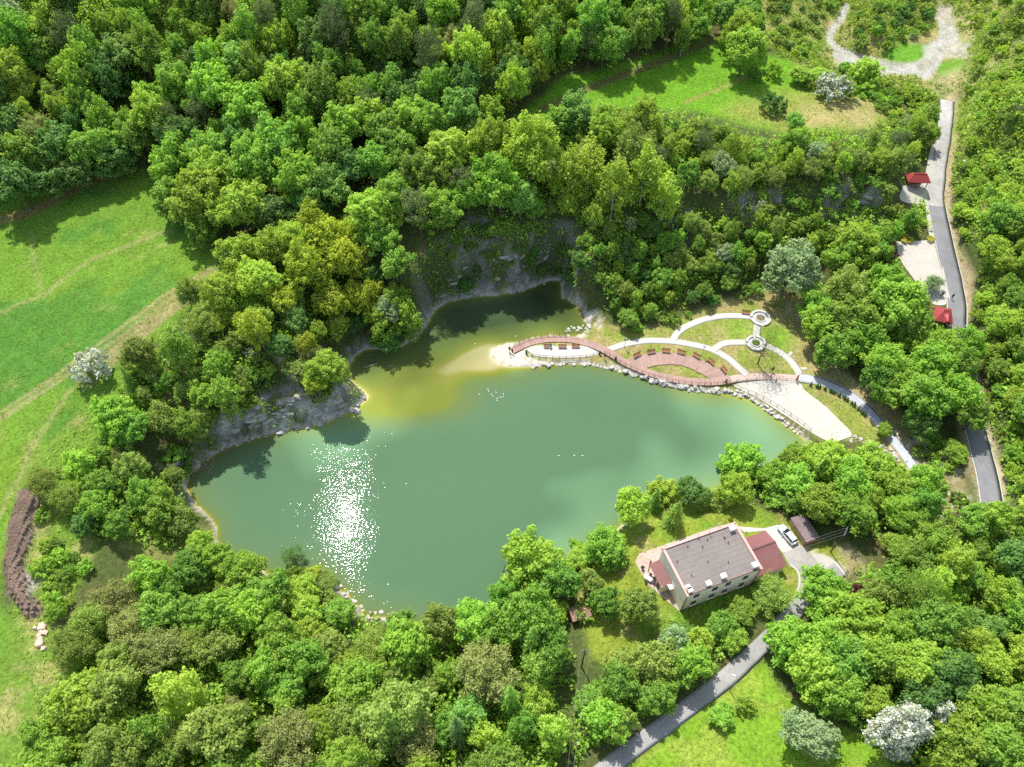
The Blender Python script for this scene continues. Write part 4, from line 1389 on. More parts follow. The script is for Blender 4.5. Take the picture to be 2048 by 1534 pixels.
# woods filled between them: outline of crown centres, spacing, mix of kinds
CLEAR = [[(1030, 683), (1120, 660), (1200, 655), (1330, 650), (1480, 610), (1560, 600), (1625, 690), (1720, 780), (1850, 950), (1830, 960), (1700, 880), (1600, 900), (1500, 800), (1200, 740), (1020, 740)],
         [(1180, 1150), (1262, 1090), (1330, 1050), (1480, 1020), (1600, 1025), (1700, 1090), (1700, 1150), (1620, 1210), (1540, 1260), (1440, 1260), (1340, 1270), (1260, 1320), (1180, 1300)]]


def bits(s):
    t = [q.split('*') for q in s.split()]
    w = np.array([float(b_) for _, b_ in t])
    return [(KW[a[0]], TW[a[1]]) for a, _ in t], w / w.sum()


WOODS = [
    ('back forest', [(-80, -60), (1480, -60), (1455, 40), (1380, 62), (1250, 85), (1150, 120), (1070, 165), (1030, 215), (920, 240), (830, 250), (720, 240), (690, 300), (600, 330), (480, 330), (340, 280), (220, 280), (120, 300), (40, 330), (-80, 380)], 5.8, (2.6, 5.3), (1.05, 1.4),
     'Bb*9 Bm*15 Bd*9 Bc*4 Fb*9 Fm*16 Fl*4 Vm*5 Pp*9 On*3 Bl*3 Fw*1.5', 'the forest behind the meadow'),
    ('dark stand', [(660, 0), (1000, 0), (960, 120), (820, 190), (720, 230), (640, 180), (560, 60)], 5.2, (2.4, 3.4), (1.0, 1.2), 'Pp*10 Bm*2 Bd*2', 'the dark stand of the back forest'),
    ('cliff top wood', [(715, 390), (800, 330), (900, 275), (1010, 255), (1130, 225), (1240, 225), (1400, 245), (1480, 285), (1560, 300), (1610, 260), (1680, 285), (1790, 265), (1860, 205), (1870, 260), (1835, 310), (1785, 350), (1640, 345), (1450, 365), (1300, 400), (1180, 455), (1080, 415), (960, 410), (870, 430), (760, 430)], 4.1, (1.7, 3.1), (.85, 1.15),
     'Vl*14 Vo*9 Fo*8 Fl*9 Bb*7 Bm*5 Oo*5 Pp*3 Vm*7 Fw*3 Vw*2', 'the wood above the quarry cliff'),
    ('slope wood', [(1170, 470), (1300, 410), (1440, 440), (1580, 450), (1640, 400), (1660, 440), (1780, 440), (1840, 410), (1850, 455), (1770, 470), (1740, 500), (1620, 500), (1520, 545), (1440, 575), (1350, 610), (1260, 640), (1200, 590), (1150, 520)], 3.7, (1.6, 2.8), (.75, 1.05),
     'Vm*12 Vl*9 Vo*5 Bm*9 Bb*7 Fo*5 Fm*6 Bd*4 Fw*2', 'the wooded slope behind the park'),
    ('cliff ledges', [(860, 560), (880, 480), (960, 440), (1060, 450), (1140, 480), (1150, 560), (1080, 540), (960, 560), (890, 600)], 3.2, (1.3, 2.5), (.75, 1.05), 'Vm*5 Vd*5 Bd*4 Fm*3', 'the ledges of the shaded cliff'),
    ('peninsula', [(370, 650), (430, 570), (500, 490), (600, 440), (690, 440), (740, 540), (760, 620), (700, 680), (600, 690), (520, 690), (450, 680)], 4.2, (1.8, 2.9), (.8, 1.0), 'Fl*7 Fg*7 Fo*4 Bd*3 Bm*3 Og*4 Vl*3', 'the golden wood on the peninsula'),
    ('lower peninsula', [(240, 760), (340, 690), (450, 690), (540, 720), (490, 800), (430, 840), (330, 870), (240, 880)], 4.6, (1.2, 2.2), (.7, .9), 'Fo*5 Bm*3 Vm*3 Oo*4', 'the bank between meadow and pond'),
    ('left bank', [(160, 960), (190, 920), (300, 930), (340, 980), (390, 1050), (430, 1110), (330, 1090), (240, 1070), (170, 1080), (150, 1040)], 6.5, (1.0, 1.8), (.6, .8), 'Fl*4 Fm*4 Fo*4 Oo*4', 'the left bank of the pond'),
    ('bottom left wood', [(280, 1160), (450, 1110), (560, 1170), (690, 1230), (780, 1260), (870, 1265), (960, 1260), (1030, 1200), (1110, 1190), (1130, 1290), (1130, 1400), (1110, 1600), (20, 1600), (80, 1440), (130, 1330), (190, 1230)], 5.2, (2.0, 5.2), (.75, 1.1),
     'Bb*11 Bm*7 Fo*9 On*7 Oo*8 Fl*8 Fm*7 Bc*2 Fb*6 Vl*5 Vm*4', 'the wood below the pond'),
    ('lane wood', [(1180, 1390), (1280, 1320), (1400, 1290), (1480, 1245), (1500, 1270), (1420, 1340), (1330, 1405), (1220, 1480), (1150, 1560), (1130, 1480)], 5.0, (2.0, 3.6), (.7, 1.0), 'Bb*9 Bm*7 Fo*3 Fm*4', 'the wood between lane and garden'),
    ('right wood', [(1570, 1270), (1650, 1180), (1760, 1130), (1800, 1080), (1920, 1060), (2120, 1040), (2120, 1600), (1900, 1600), (1780, 1500), (1700, 1440), (1600, 1390)], 5.1, (2.0, 5.0), (.75, 1.1), 'Bb*11 Bm*7 Bd*3 Fl*6 Fm*6 Fb*7 Bc*2 Vl*4 Vm*4', 'the wood right of the driveway'),
    ('mid right wood', [(1450, 930), (1520, 950), (1650, 905), (1760, 920), (1860, 970), (1900, 1020), (1940, 1060), (1800, 1070), (1710, 1060), (1650, 1010), (1570, 1010), (1480, 985)], 5.0, (2.0, 3.6), (.7, .95), 'Bb*7 Fb*9 Bm*3 Fl*5', 'the trees behind the parked car'),
    ('park wood', [(1630, 600), (1690, 530), (1700, 470), (1770, 480), (1800, 560), (1840, 610), (1880, 660), (1930, 700), (1930, 800), (1870, 830), (1790, 770), (1700, 710), (1640, 660)], 4.8, (2.2, 3.8), (.7, .95), 'Bb*7 Bm*5 Fo*5 Fm*6 Fb*4 Bd*2', 'the wood between park and road'),
    ('right slope', [(1960, 500), (2000, 420), (2120, 380), (2120, 1060), (2020, 1020), (1990, 900), (1960, 790), (1960, 690), (1955, 600)], 5.0, (2.0, 3.8), (.7, .95), 'Bb*6 Bm*4 Fl*8 Fm*6 Fo*6', 'the hillside right of the road'),
    ('upper right slope', [(1910, 300), (1960, 170), (2120, 80), (2120, 400), (2000, 430), (1930, 500), (1905, 400)], 3.6, (1.0, 2.2), (.6, .85), 'Fl*9 Fo*5 Bl*5 Bb*4 Fm*3 Oo*3 Fg*1', 'the scrubby slope right of the road'),
]
SHRUBS = [
    ('quarry', [(1540, -30), (1680, -30), (1665, 50), (1655, 90), (1600, 110), (1550, 80)], 4.3, 'sm*4 so*5 sd*3', 'left of the gravel stream'),
    ('mound', [(1700, 30), (1760, 10), (1860, -20), (1870, 30), (1840, 75), (1770, 100), (1720, 95), (1690, 70)], 4.2, 'sm*5 sd*4 so*3', 'on the mound inside the quarry'),
    ('quarry right', [(1930, -20), (2100, -20), (2100, 120), (1990, 170), (1930, 220), (1960, 90)], 4.6, 'sl*4 so*4 sm*3', 'on the slope right of the quarry floor'),
    ('clearing edge', [(1560, 165), (1700, 130), (1800, 180), (1880, 190), (1870, 230), (1790, 255), (1720, 190)], 3.0, 'sb*4 so*3 sm*3 sl*3', 'between clearing and quarry'),
    ('upper slope', [(1905, 230), (1960, 180), (2100, 110), (2100, 420), (1990, 460), (1910, 420)], 4.4, 'sl*5 so*5 sb*3 sg*1', 'on the scrubby slope right of the road'),
    ('rock shelf', [(1440, 330), (1560, 330), (1690, 340), (1790, 350), (1800, 430), (1640, 440), (1480, 450)], 3.0, 'so*4 sm*4 sl*3', 'on the rocky shelf behind the park'),
    ('cliff', [(840, 640), (860, 540), (930, 450), (1080, 440), (1160, 480), (1150, 590), (1060, 560), (950, 580), (880, 605)], 3.2, 'sd*5 sm*5 so*1', 'on the shaded quarry cliff'),
    ('peninsula', [(380, 790), (450, 740), (560, 710), (640, 750), (720, 690), (800, 640), (850, 620), (840, 650), (740, 690), (690, 760), (560, 780), (450, 850), (380, 860)], 3.0, 'sm*4 so*4 sd*3 sl*2', 'on the rocky peninsula'),
    ('left bank', [(330, 900), (390, 890), (400, 920), (360, 960), (340, 930)], 2.4, 'sd*3 sm*3', 'on the rock above the left shore'),
    ('bank', [(60, 1020), (150, 900), (230, 790), (290, 740), (300, 800), (230, 900), (180, 1000), (200, 1120), (120, 1200), (80, 1120)], 5.0, 'sm*3 so*3 sb*2', 'on the rough bank beside the meadow'),
    ('heap', [(70, 1090), (110, 1060), (150, 1200), (110, 1250), (90, 1200)], 3.0, 'sb*3 sm*3', 'beside the brown soil heap'),
    ('shore', [(470, 1120), (560, 1150), (640, 1160), (700, 1200), (730, 1250), (650, 1210), (540, 1180)], 2.6, 'so*3 sm*3 sl*1', 'along the near shore'),
    ('sandy strip', [(1700, 900), (1780, 850), (1840, 870), (1930, 920), (1960, 1010), (1890, 1020), (1820, 960)], 4.4, 'sm*3 sb*3', 'on the sandy strip beside the grey path'),
    ('road edge', [(1935, 560), (1960, 640), (1975, 800), (2010, 960), (2060, 990), (2050, 640), (1990, 560)], 3.4, 'sb*4 sm*3 sl*2', 'along the right side of the road'),
    ('bottom lawn', [(1440, 1420), (1560, 1400), (1640, 1480), (1520, 1530), (1380, 1530)], 9.0, 'sm*2 sl*2', 'on the lawn in the lower right'),
    ('garden', [(1180, 1140), (1240, 1180), (1200, 1290), (1160, 1240)], 4.0, 'sm*2 so*2', 'around the little garden shelter'),
    ('park edge', [(1220, 650), (1330, 625), (1450, 590), (1530, 560), (1540, 575), (1440, 612), (1340, 645), (1250, 662)], 2.8, 'sm*4 sd*2 so*3', 'along the wood edge behind the white paths'),
]
_rng = np.random.default_rng(21)
_placed = np.array([[t['p'][0], t['p'][1], KINDS[t['kind']]['R'] * t['s']] for t in TREES])


def fill(poly, spacing, mix, rr, hr, region, is_shrub=False):
    global _placed
    P = np.array([ground(min(max(x, -90), 2140), y, 1.0)[:2] for x, y in poly])
    lo, hi = P.min(0) - 14, P.max(0) + 14
    gx_, gy_ = np.meshgrid(np.arange(lo[0], hi[0], spacing), np.arange(lo[1], hi[1], spacing * .88))
    gx_ = gx_ + (np.arange(gx_.shape[0]) % 2)[:, None] * spacing * .5
    Q = np.column_stack([gx_.ravel(), gy_.ravel()])
    Q = Q + _rng.uniform(-.36, .36, Q.shape) * spacing
    ks, w = bits(mix)
    z = h(Q)
    for q, z0 in zip(Q, z):
        if z0 < .15:
            continue
        kind, tone = ks[_rng.choice(len(ks), p=w)]
        K = KINDS[kind]
        hs = _rng.uniform(*hr)
        R = _rng.uniform(*rr)
        if kind in ('birch_tree', 'pine_tree'):
            R *= .64
        s = R / K['R']
        c = to_px(np.array([q[0], q[1], z0 + K['zc'] * s * hs]))
        if not (-70 < c[0] < 2118 and -75 < c[1] < 1610) or not in_poly(c, poly):
            continue
        b_ = to_px(np.array([q[0], q[1], z0]))
        if any(in_poly(b_, cl_) for cl_ in CLEAR):
            continue
        if any(np.min(np.hypot(Rd[0][:, 0] - q[0], Rd[0][:, 1] - q[1])) < Rd[1] + (R * .55 if not is_shrub else .8) for k_, Rd in ROADS.items()):
            continue
        if in_poly(c, [(1735, 1440), (1790, 1400), (1840, 1380), (1900, 1390), (1900, 1470), (1830, 1540), (1740, 1540)]):
            continue
        d = np.hypot(_placed[:, 0] - q[0], _placed[:, 1] - q[1])
        lim = .50 * (_placed[:, 2] + R) if not is_shrub else .55 * _placed[:, 2] + R * .6
        if (d < lim).any():
            continue
        plant(kind, tone, (q[0], q[1], z0), R, hs, None, region)
        _placed = np.vstack([_placed, [q[0], q[1], R]])


for nm, poly, spc, rr, hr, mix, phrase in WOODS:
    fill(poly, spc, mix, rr, hr, phrase)
for nm, poly, spc, mix, phrase in SHRUBS:
    fill(poly, spc, mix, (.7, 1.7), (.75, 1.2), phrase, True)
# the row of young thujas along the grey path
_gp = ROADS['grey_path'][0]
_s = np.concatenate([[0], np.cumsum(np.linalg.norm(np.diff(_gp[:, :2], axis=0), axis=1))])
ORD = ['first', 'second', 'third', 'fourth', 'fifth', 'sixth', 'seventh', 'eighth', 'ninth', 'tenth', 'eleventh', 'twelfth', 'thirteenth', 'fourteenth', 'fifteenth', 'sixteenth', 'seventeenth', 'eighteenth', 'nineteenth', 'twentieth'] + ['twenty-' + q for q in ('first', 'second', 'third', 'fourth', 'fifth', 'sixth', 'seventh', 'eighth', 'ninth')]
for i in range(14):
    u = 2.6 + i * 1.12
    k = int(np.searchsorted(_s, u))
    t_ = _gp[k + 1, :2] - _gp[k - 1, :2]
    t_ /= np.linalg.norm(t_)
    p_ = _gp[k, :2] + np.array([t_[1], -t_[0]]) * 1.75
    plant('thuja', 'dark', (*p_, h(p_)), .36 * _rng.uniform(.9, 1.15), _rng.uniform(.85, 1.2), f'{ORD[i]} small dark thuja of the row along the grey path, counted from the beach', 'thuja row')

# landmarks that say where a tree stands
MARKS = [(100, 60, 'near the top left corner'), (330, 60, 'at the top edge above the meadow'), (120, 200, 'left in the back forest'), (320, 180, 'in the middle of the left back forest'), (560, 60, 'at the top edge left of the dark pines'),
         (560, 200, 'behind the rounded spur of forest'), (480, 370, 'on the forest spur jutting into the meadow'), (640, 350, 'on the shaded edge of the forest spur'), (90, 330, 'behind the far edge of the meadow'), (250, 300, 'above the notch of the meadow'), (800, 70, 'among the dark pines at the top'),
         (850, 190, 'above the shaded forest track'), (1000, 130, 'in the forest left of the clearing'), (1100, 40, 'at the top edge left of the clearing'), (1350, 40, 'behind the shadow on the clearing'), (1480, 70, 'at the corner of the clearing'), (780, 420, 'at the left end of the cliff top wood'),
         (900, 340, 'above the shaded cove'), (1040, 320, 'in the middle of the cliff top wood'), (980, 430, 'right above the cove cliff'), (1200, 260, 'just below the grassy clearing'), (1240, 380, 'right of the cove cliff top'), (1400, 300, 'below the dry grass clearing'), (1420, 420, 'left of the rock outcrop'),
         (1600, 300, 'below the dark round bush'), (1560, 410, 'around the rock outcrop'), (1740, 400, 'beside the rock face near the pavilion'), (1800, 300, 'left of the upper road'), (1240, 520, 'on the slope right of the cove'), (1230, 610, 'at the foot of the slope by the cove'), (1400, 530, 'on the slope behind the white path'),
         (1500, 500, 'left of the silvery willow'), (1700, 500, 'left of the gravel lot'), (1800, 430, 'between pavilion and gravel lot'), (960, 500, 'on the shaded cove cliff'), (870, 560, 'at the left edge of the cove cliff'), (470, 540, 'at the meadow edge of the peninsula'), (620, 500, 'on the golden top of the peninsula'),
         (720, 560, 'on the peninsula facing the cove'), (560, 640, 'in the middle of the peninsula'), (800, 610, 'at the cove edge of the peninsula'), (420, 760, 'above the rock face of the peninsula'), (640, 750, 'at the tip of the peninsula'), (270, 800, 'right of the lone hawthorn'), (340, 850, 'above the driftwood shore'),
         (180, 940, 'on the bank above the brown heap'), (300, 1010, 'at the left shore of the pond'), (110, 1060, 'beside the brown heap'), (330, 1150, 'at the near left shore'), (500, 1170, 'below the sun glitter on the pond'), (640, 1180, 'beside the stony near shore'), (220, 1270, 'right of the pinkish stone pile'), (120, 1430, 'near the bottom left corner'),
         (330, 1430, 'at the bottom edge left of centre'), (420, 1290, 'in the near left wood'), (600, 1330, 'in the wood below the near shore'), (600, 1480, 'at the bottom edge below the near shore'), (800, 1280, 'at the pond end near the bottom'), (830, 1430, 'in the near wood left of the spruces'), (980, 1260, 'at the near right shore of the pond'),
         (1050, 1340, 'around the tall dark spruce'), (1010, 1480, 'at the bottom edge beside the wires'), (1150, 1150, 'between pond and garden shelter'), (1230, 1200, 'in the garden left of the house'), (1280, 1360, 'between wire pole and lane'), (1200, 1470, 'at the bottom where the wires cross'), (1420, 1280, 'between house lawn and lane'),
         (1540, 1190, 'at the driveway corner'), (1280, 1020, 'on the shore behind the house'), (1380, 1000, 'on the lawn behind the house'), (1500, 950, 'at the right shore of the pond'), (1600, 980, 'behind the shed'), (1720, 960, 'below the end of the beach'), (1850, 970, 'at the lower end of the grey path'), (1620, 1200, 'right of the driveway'),
         (1640, 1320, 'right of the lane'), (1780, 1180, 'beyond the utility pole'), (1780, 1320, 'in the middle of the near right wood'), (1720, 1440, 'above the white blossom'), (1960, 1120, 'at the right edge below the road'), (1960, 1280, 'at the right edge of the near wood'), (1950, 1460, 'in the bottom right corner'), (1520, 1470, 'on the near lawn'),
         (1640, 620, 'right of the round planters'), (1720, 680, 'in the wood beside the park lawn'), (1800, 570, 'below the gravel lot'), (1880, 720, 'below the lower red roof'), (1820, 810, 'above the sandy strip'), (1800, 890, 'beside the grey path'), (1920, 880, 'left of the lower road'), (1990, 560, 'right of the gravel lot across the road'),
         (1990, 740, 'on the right of the hidden road stretch'), (2010, 920, 'right of the lower road'), (1950, 300, 'right of the upper road'), (2010, 200, 'at the right edge near the top'), (1990, 430, 'on the slope opposite the upper pavilion'), (1980, 80, 'in the top right corner'), (1770, 60, 'on the quarry mound'), (1600, 50, 'left of the stream bed'),
         (1620, 160, 'between clearing and stream bed'), (1760, 180, 'at the end of the clearing by the quarry'), (1280, 190, 'on the bright clearing')]
_mk = np.array([m_[:2] for m_ in MARKS], float)
for t in TREES:
    K = KINDS[t['kind']]
    t['c'] = to_px(t['p'] + np.array([0, 0, K['zc'] * t['s'] * t['hs']]))
    t['mark'] = int(np.argmin(np.hypot(*(_mk - t['c']).T)))
fam = {}
for t in TREES:
    if t['label'] is None:
        fam.setdefault((t['tone'], t['kind'], t['mark']), []).append(t)
for (tone, kind, mk), L_ in fam.items():
    L_.sort(key=lambda t: t['c'][0])
    for i, t in enumerate(L_):
        base = f"{TONE_WORD[tone]} {KINDS[kind]['noun']} {MARKS[mk][2]}"
        if len(L_) == 1:
            t['label'] = base
        elif i == len(L_) - 1:
            t['label'] = 'rightmost ' + base
        elif i == 0:
            t['label'] = 'leftmost ' + base
        else:
            t['label'] = f"{ORD[min(i, 28)]} from left " + base
GROUP = {'broadleaf_tree': 'broadleaf trees of the woods around the pond', 'fine_leaved_tree': 'finely leaved trees of the woods', 'birch_tree': 'slender birch-like trees on the slopes', 'budding_tree': 'thinly leaved trees of the woods',
         'pine_tree': 'dark pines of the woods', 'spruce_tree': 'spruces near the house', 'shrub': 'shrubs on the open ground', 'bare_tree': 'bare trees', 'thuja': 'young thujas along the grey path'}
_proto = {}
for t in TREES:
    K = KINDS[t['kind']]
    vi = int(_rng.integers(len(K['meshes'])))
    key = (t['kind'], t['tone'], vi)
    if key not in _proto:
        cm, tm = K['meshes'][vi]
        cm2 = cm
        if not cm.materials:
            cm.materials.append(LEAVES['mid'])
        if not tm.materials:
            tm.materials.append(K['bark'])
        _proto[key] = (cm2, tm)
    cm2, tm = _proto[key]
    nm = {('shrub', 'blossom'): 'blossoming_bush'}.get((t['kind'], t['tone']), t['kind'])
    e = empty(nm, t['p'], _rng.uniform(0, 6.283), t['label'], 'shrub' if t['kind'] in ('shrub', 'thuja') else 'tree', GROUP[t['kind']], (t['s'] * _rng.uniform(.88, 1.12), t['s'] * _rng.uniform(.88, 1.12), t['s'] * t['hs']))
    sh = t['kind'] in ('shrub', 'thuja')
    link('stem' if sh else 'trunk', tm, e)
    o = link('foliage' if sh else 'crown', cm2, e)
    o.material_slots[0].link = 'OBJECT'
    o.material_slots[0].material = LEAVES[t['tone']]
from collections import Counter
print('TREES', len(TREES), Counter(t['kind'] for t in TREES), Counter(t['region'] for t in TREES))
# ------------------------------------------------------------------ the house
def crop6(x, y):
    return 1250 + x * 450 / 2048, 1010 + y * 450 / 2048


MAT['cream'] = simple('cream_render', (0.90, 0.74, 0.61), .9, .06, 1.2, .004)
MAT['roof_felt'] = simple('grey_roofing_felt', (0.162, 0.140, 0.126), .9, .09, 1.3, .006)
MAT['coping'] = simple('pink_metal_coping', (0.46, 0.26, 0.22), .5, .08, 2.0, 0, .1)
MAT['brown_metal'] = simple('red_brown_sheet_roof', (0.17, 0.072, 0.066), .5, .12, 1.0, .0, .15)
MAT['dark_brown'] = simple('dark_brown_trim', (0.075, 0.035, 0.030), .6, .1, 2.0)
MAT['glass'] = simple('dark_window_glass', (0.014, 0.015, 0.018), .15, .05, 1.0, 0, 0, .2)
MAT['white'] = simple('white_paint', (0.52, 0.51, 0.49), .55, .05, 2.0)
MAT['grey_metal'] = simple('grey_metal', (0.30, 0.30, 0.31), .4, .08, 3.0, 0, .6)
MAT['dark_metal'] = simple('dark_metal', (0.035, 0.035, 0.038), .5, .1, 3.0, 0, .3)
MAT['wood_red'] = simple('reddish_brown_timber', (0.27, 0.088, 0.055), .7, .15, 4.0, .002)
MAT['wood_grey'] = simple('weathered_timber', (0.28, 0.20, 0.15), .85, .16, 4.0, .003)
MAT['ochre'] = simple('ochre_boards', (0.42, 0.30, 0.13), .8, .12, 3.0)
MAT['skin'] = simple('skin', (0.50, 0.30, 0.22), .6, .03, 5.0)
MAT['black'] = simple('black_rubber', (0.018, 0.018, 0.019), .7, .05, 4.0)

HT = 7.5
zr = YARD_Z + HT
nw, ne, se, sw = [at(*crop6(*p), zr)[:2] for p in [(330, 395), (1000, 155), (1250, 575), (565, 828)]]
ax = ((ne - nw) + (se - sw))
ax /= np.linalg.norm(ax)
ay = np.array([-ax[1], ax[0]])
cen = (nw + ne + se + sw) / 4
hx = np.mean([abs((p - cen) @ ax) for p in (nw, ne, se, sw)])
hy = np.mean([abs((p - cen) @ ay) for p in (nw, ne, se, sw)])
HRZ = math.atan2(ax[1], ax[0])


def hl(p):
    """Place coordinates -> house coordinates."""
    d = np.asarray(p)[:2] - cen
    return d @ ax, d @ ay


def hpx(x, y, z):
    """Crop pixel on the plane of height z (above the yard) -> house coordinates."""
    return hl(at(*crop6(x, y), YARD_Z + z))


house = empty('house', (*cen, YARD_Z), HRZ, 'two storey cream house with a flat grey roof and pink edging by the pond', 'house')
T_ = 0.3
bx0, bx1, by0, by1 = -hx + .15, hx - .15, -hy + .15, hy - .15
mb = MB()
mb.box((0, by1 - T_ / 2, HT / 2 - .4), (bx1 - bx0, T_, HT + .4))
mb.box((bx0 + T_ / 2, 0, HT / 2 - .4), (T_, by1 - by0 - 2 * T_ - .004, HT + .4))
mb.box((bx1 - T_ / 2, 0, HT / 2 - .4), (T_, by1 - by0 - 2 * T_ - .004, HT + .4))
mb.build('wall', MAT['cream'], house)
# south wall with window openings
wt = [.16, .41, .59, .83]
sills = [.8, 4.1]
WW, WH = 1.2, 1.9
xs_ = sorted([bx0] + [bx0 + (bx1 - bx0) * t + s * WW / 2 for t in wt for s in (-1, 1)] + [bx1])
zs_ = [-.6, .8, .8 + WH, 4.1, 4.1 + WH, HT - .2]
mb = MB()
for i in range(len(xs_) - 1):
    for k in range(5):
        if i % 2 == 1 and k in (1, 3):
            continue
        mb.box(((xs_[i] + xs_[i + 1]) / 2, by0 + T_ / 2, (zs_[k] + zs_[k + 1]) / 2), (xs_[i + 1] - xs_[i], T_, zs_[k + 1] - zs_[k]))
mb.build('wall', MAT['cream'], house)
MB().box((0, by0 + .06, .05), (bx1 - bx0 + .04, .22, .5)).build('plinth', MAT['wood_grey'], house)


def window(parent, x, y, z, w, hh, rz=0.0):
    R_ = Matrix.Rotation(rz, 3, 'Z')
    q = lambda a, b_, c: tuple(Vector((x, y, z)) + R_ @ Vector((a, b_, c)))
    f = MB()
    fw = .05
    for sx in (-1, 1):
        f.box(q(sx * (w / 2 - fw / 2), .1, 0), (fw, .07, hh - .004), rz)
    for sz in (-1, 1):
        f.box(q(0, .1, sz * (hh / 2 - fw / 2)), (w - 2 * fw - .004, .07, fw), rz)
    fr = f.build('window', MAT['dark_brown'], parent)
    for s in (-1, 1):
        MB().box(q(s * (w / 4 - .02), .115, 0), (w / 2 - fw - .01, .02, hh - 2 * fw), rz).build('pane', MAT['glass'], fr)
    MB().box(q(0, -.04, -hh / 2 - .03), (w + .2, .2, .05), rz).build('sill', MAT['cream'], fr)


for t in wt:
    for s in sills:
        window(house, bx0 + (bx1 - bx0) * t, by0, s + WH / 2, WW, WH)
# felt roof slab closing the top of the house
MB().box((0, 0, HT - .19), (2 * hx - .62, 2 * hy - .62, .16)).build('roof', MAT['roof_felt'], house)
sm = MB()
for k in range(9):
    y = -hy + .9 + k * (2 * hy - 1.6) / 8.6
    sm.box((0, y, HT - .106), (2 * hx - .9, .12, .012))
sm.build('roof_seam', simple('bitumen_seam', (.138, .120, .108), .8, .2, 2.0), house)
# roof coping: raised on three sides, a gutter along the south
cp = MB()
cp.box((0, hy - .2, HT + .02), (2 * hx + .1, .46, .34))
cp.box((-hx + .2, -.24, HT + .02), (.46, 2 * hy - .1, .34))
cp.box((hx - .2, -.24, HT + .02), (.46, 2 * hy - .1, .34))
cp.build('parapet', MAT['coping'], house)
MB().box((0, -hy + .07, HT - .08), (2 * hx - .9, .22, .14)).build('gutter', MAT['dark_brown'], house)
for s in (-1, 1):
    MB().tube((s * (hx - .22), -hy - .02, HT - .12), (s * (hx - .22), -hy - .02, 0), .07).build('downpipe', MAT['dark_brown'], house)


def chimney(x, y, w, d, hh):
    c = MB().box((x, y, HT - .1 + hh / 2), (w, d, hh)).build('chimney', MAT['cream'], house)
    MB().box((x, y, HT - .1 + hh + .05), (w + .18, d + .18, .1)).build('chimney_cap', MAT['white'], c)
    n = max(1, int(round(w / .45)))
    m = MB()
    for i in range(n):
        m.tube((x - w / 2 + (i + .5) * w / n, y, HT - .1 + hh + .1), (x - w / 2 + (i + .5) * w / n, y, HT + hh + .12), .11, .09)
    m.build('flue_pot', MAT['grey_metal'], c)


for (px_, py_, w, d) in [(978, 205, .95, .75), (1185, 540, 1.0, .8), (898, 640, .9, .7), (765, 712, .8, .7), (560, 750, .75, .65), (600, 782, .75, .65)]:
    x, y = hpx(px_, py_, HT + .9)
    chimney(min(max(x, -hx + .75), hx - .75), min(max(y, -hy + .6), hy - .7), w, d, .95)
ant = MB()
for px_, py_, hh in [(760, 250, 2.1), (660, 285, 1.4), (850, 190, 1.2)]:
    x, y = hpx(px_, py_, HT)
    a_ = MB()
    a_.tube((x, y, HT - .1), (x, y, HT + hh), .035)
    for k in range(4):
        a_.box((x, y, HT + hh - .1 - .18 * k), (.9 - .15 * k, .025, .025))
    a_.build('antenna', MAT['grey_metal'], house)
for px_, py_ in [(570, 380), (705, 380), (750, 318), (940, 345), (905, 300), (475, 515), (755, 518), (938, 520), (605, 640)]:
    x, y = hpx(px_, py_, HT)
    v = MB()
    v.tube((x, y, HT - .1), (x, y, HT + .28), .07)
    v.tube((x, y, HT + .29), (x, y, HT + .37), .12, .03)
    v.build('vent_pipe', MAT['dark_metal'], house)
MB().box((*hpx(905, 292, HT), HT + .05), (.25, .25, .3)).build('vent_hood', MAT['wood_red'], house)

# porch on the west side with a ribbed lean-to roof
pA, pB = hpx(182, 462, 2.75), hpx(362, 742, 2.75)
PW = hx - .15 + -0 - (hx - .15)
px0 = min(pA[0], pB[0], -hx - 1.6)
py_a, py_b = pA[1], pB[1]
py_n, py_s = max(py_a, py_b), min(py_a, py_b)
py_n = min(py_n, hy - .4)
py_s = max(py_s, -hy + 1.0)
px0 = max(px0, -hx - 2.6)
xw = bx0
porch = MB()
porch.hexa([(px0, py_s, 2.6), (xw - .01, py_s, 3.35), (xw - .01, py_n, 3.35), (px0, py_n, 2.6)], [(px0, py_s, 2.68), (xw - .01, py_s, 3.43), (xw - .01, py_n, 3.43), (px0, py_n, 2.68)])
pr = porch.build('porch_roof', MAT['brown_metal'], house)
rb = MB()
nrib = int((py_n - py_s) / .32)
for i in range(nrib + 1):
    y = py_s + .04 + i * (py_n - py_s - .08) / nrib
    rb.hexa([(px0, y - .04, 2.68), (xw - .02, y - .04, 3.43), (xw - .02, y + .04, 3.43), (px0, y + .04, 2.68)], [(px0, y - .025, 2.75), (xw - .02, y - .025, 3.5), (xw - .02, y + .025, 3.5), (px0, y + .025, 2.75)])
rb.build('roof_rib', MAT['brown_metal'], pr)['kind'] = 'stuff'
for t in (0, .5):
    y = py_s + .15 + (py_n - py_s - .3) * (1 - t)
    MB().box((px0 + .12, y, 1.3), (.13, .13, 2.6)).build('porch_post', MAT['dark_brown'], house)
hpw = (py_n - py_s) * .34
MB().box(((px0 + xw) / 2 + .1, py_s + .12, 1.35), (xw - px0 - .25, .2, 2.9)).box((px0 + .2, py_s + .22 + hpw / 2, 1.25), (.2, hpw, 2.6)).build('porch_wall', MAT['cream'], house)
MB().box((px0 + .085, py_s + .2 + hpw / 2, 1.15), (.03, 1.0, 2.1)).build('door', MAT['dark_brown'], house)
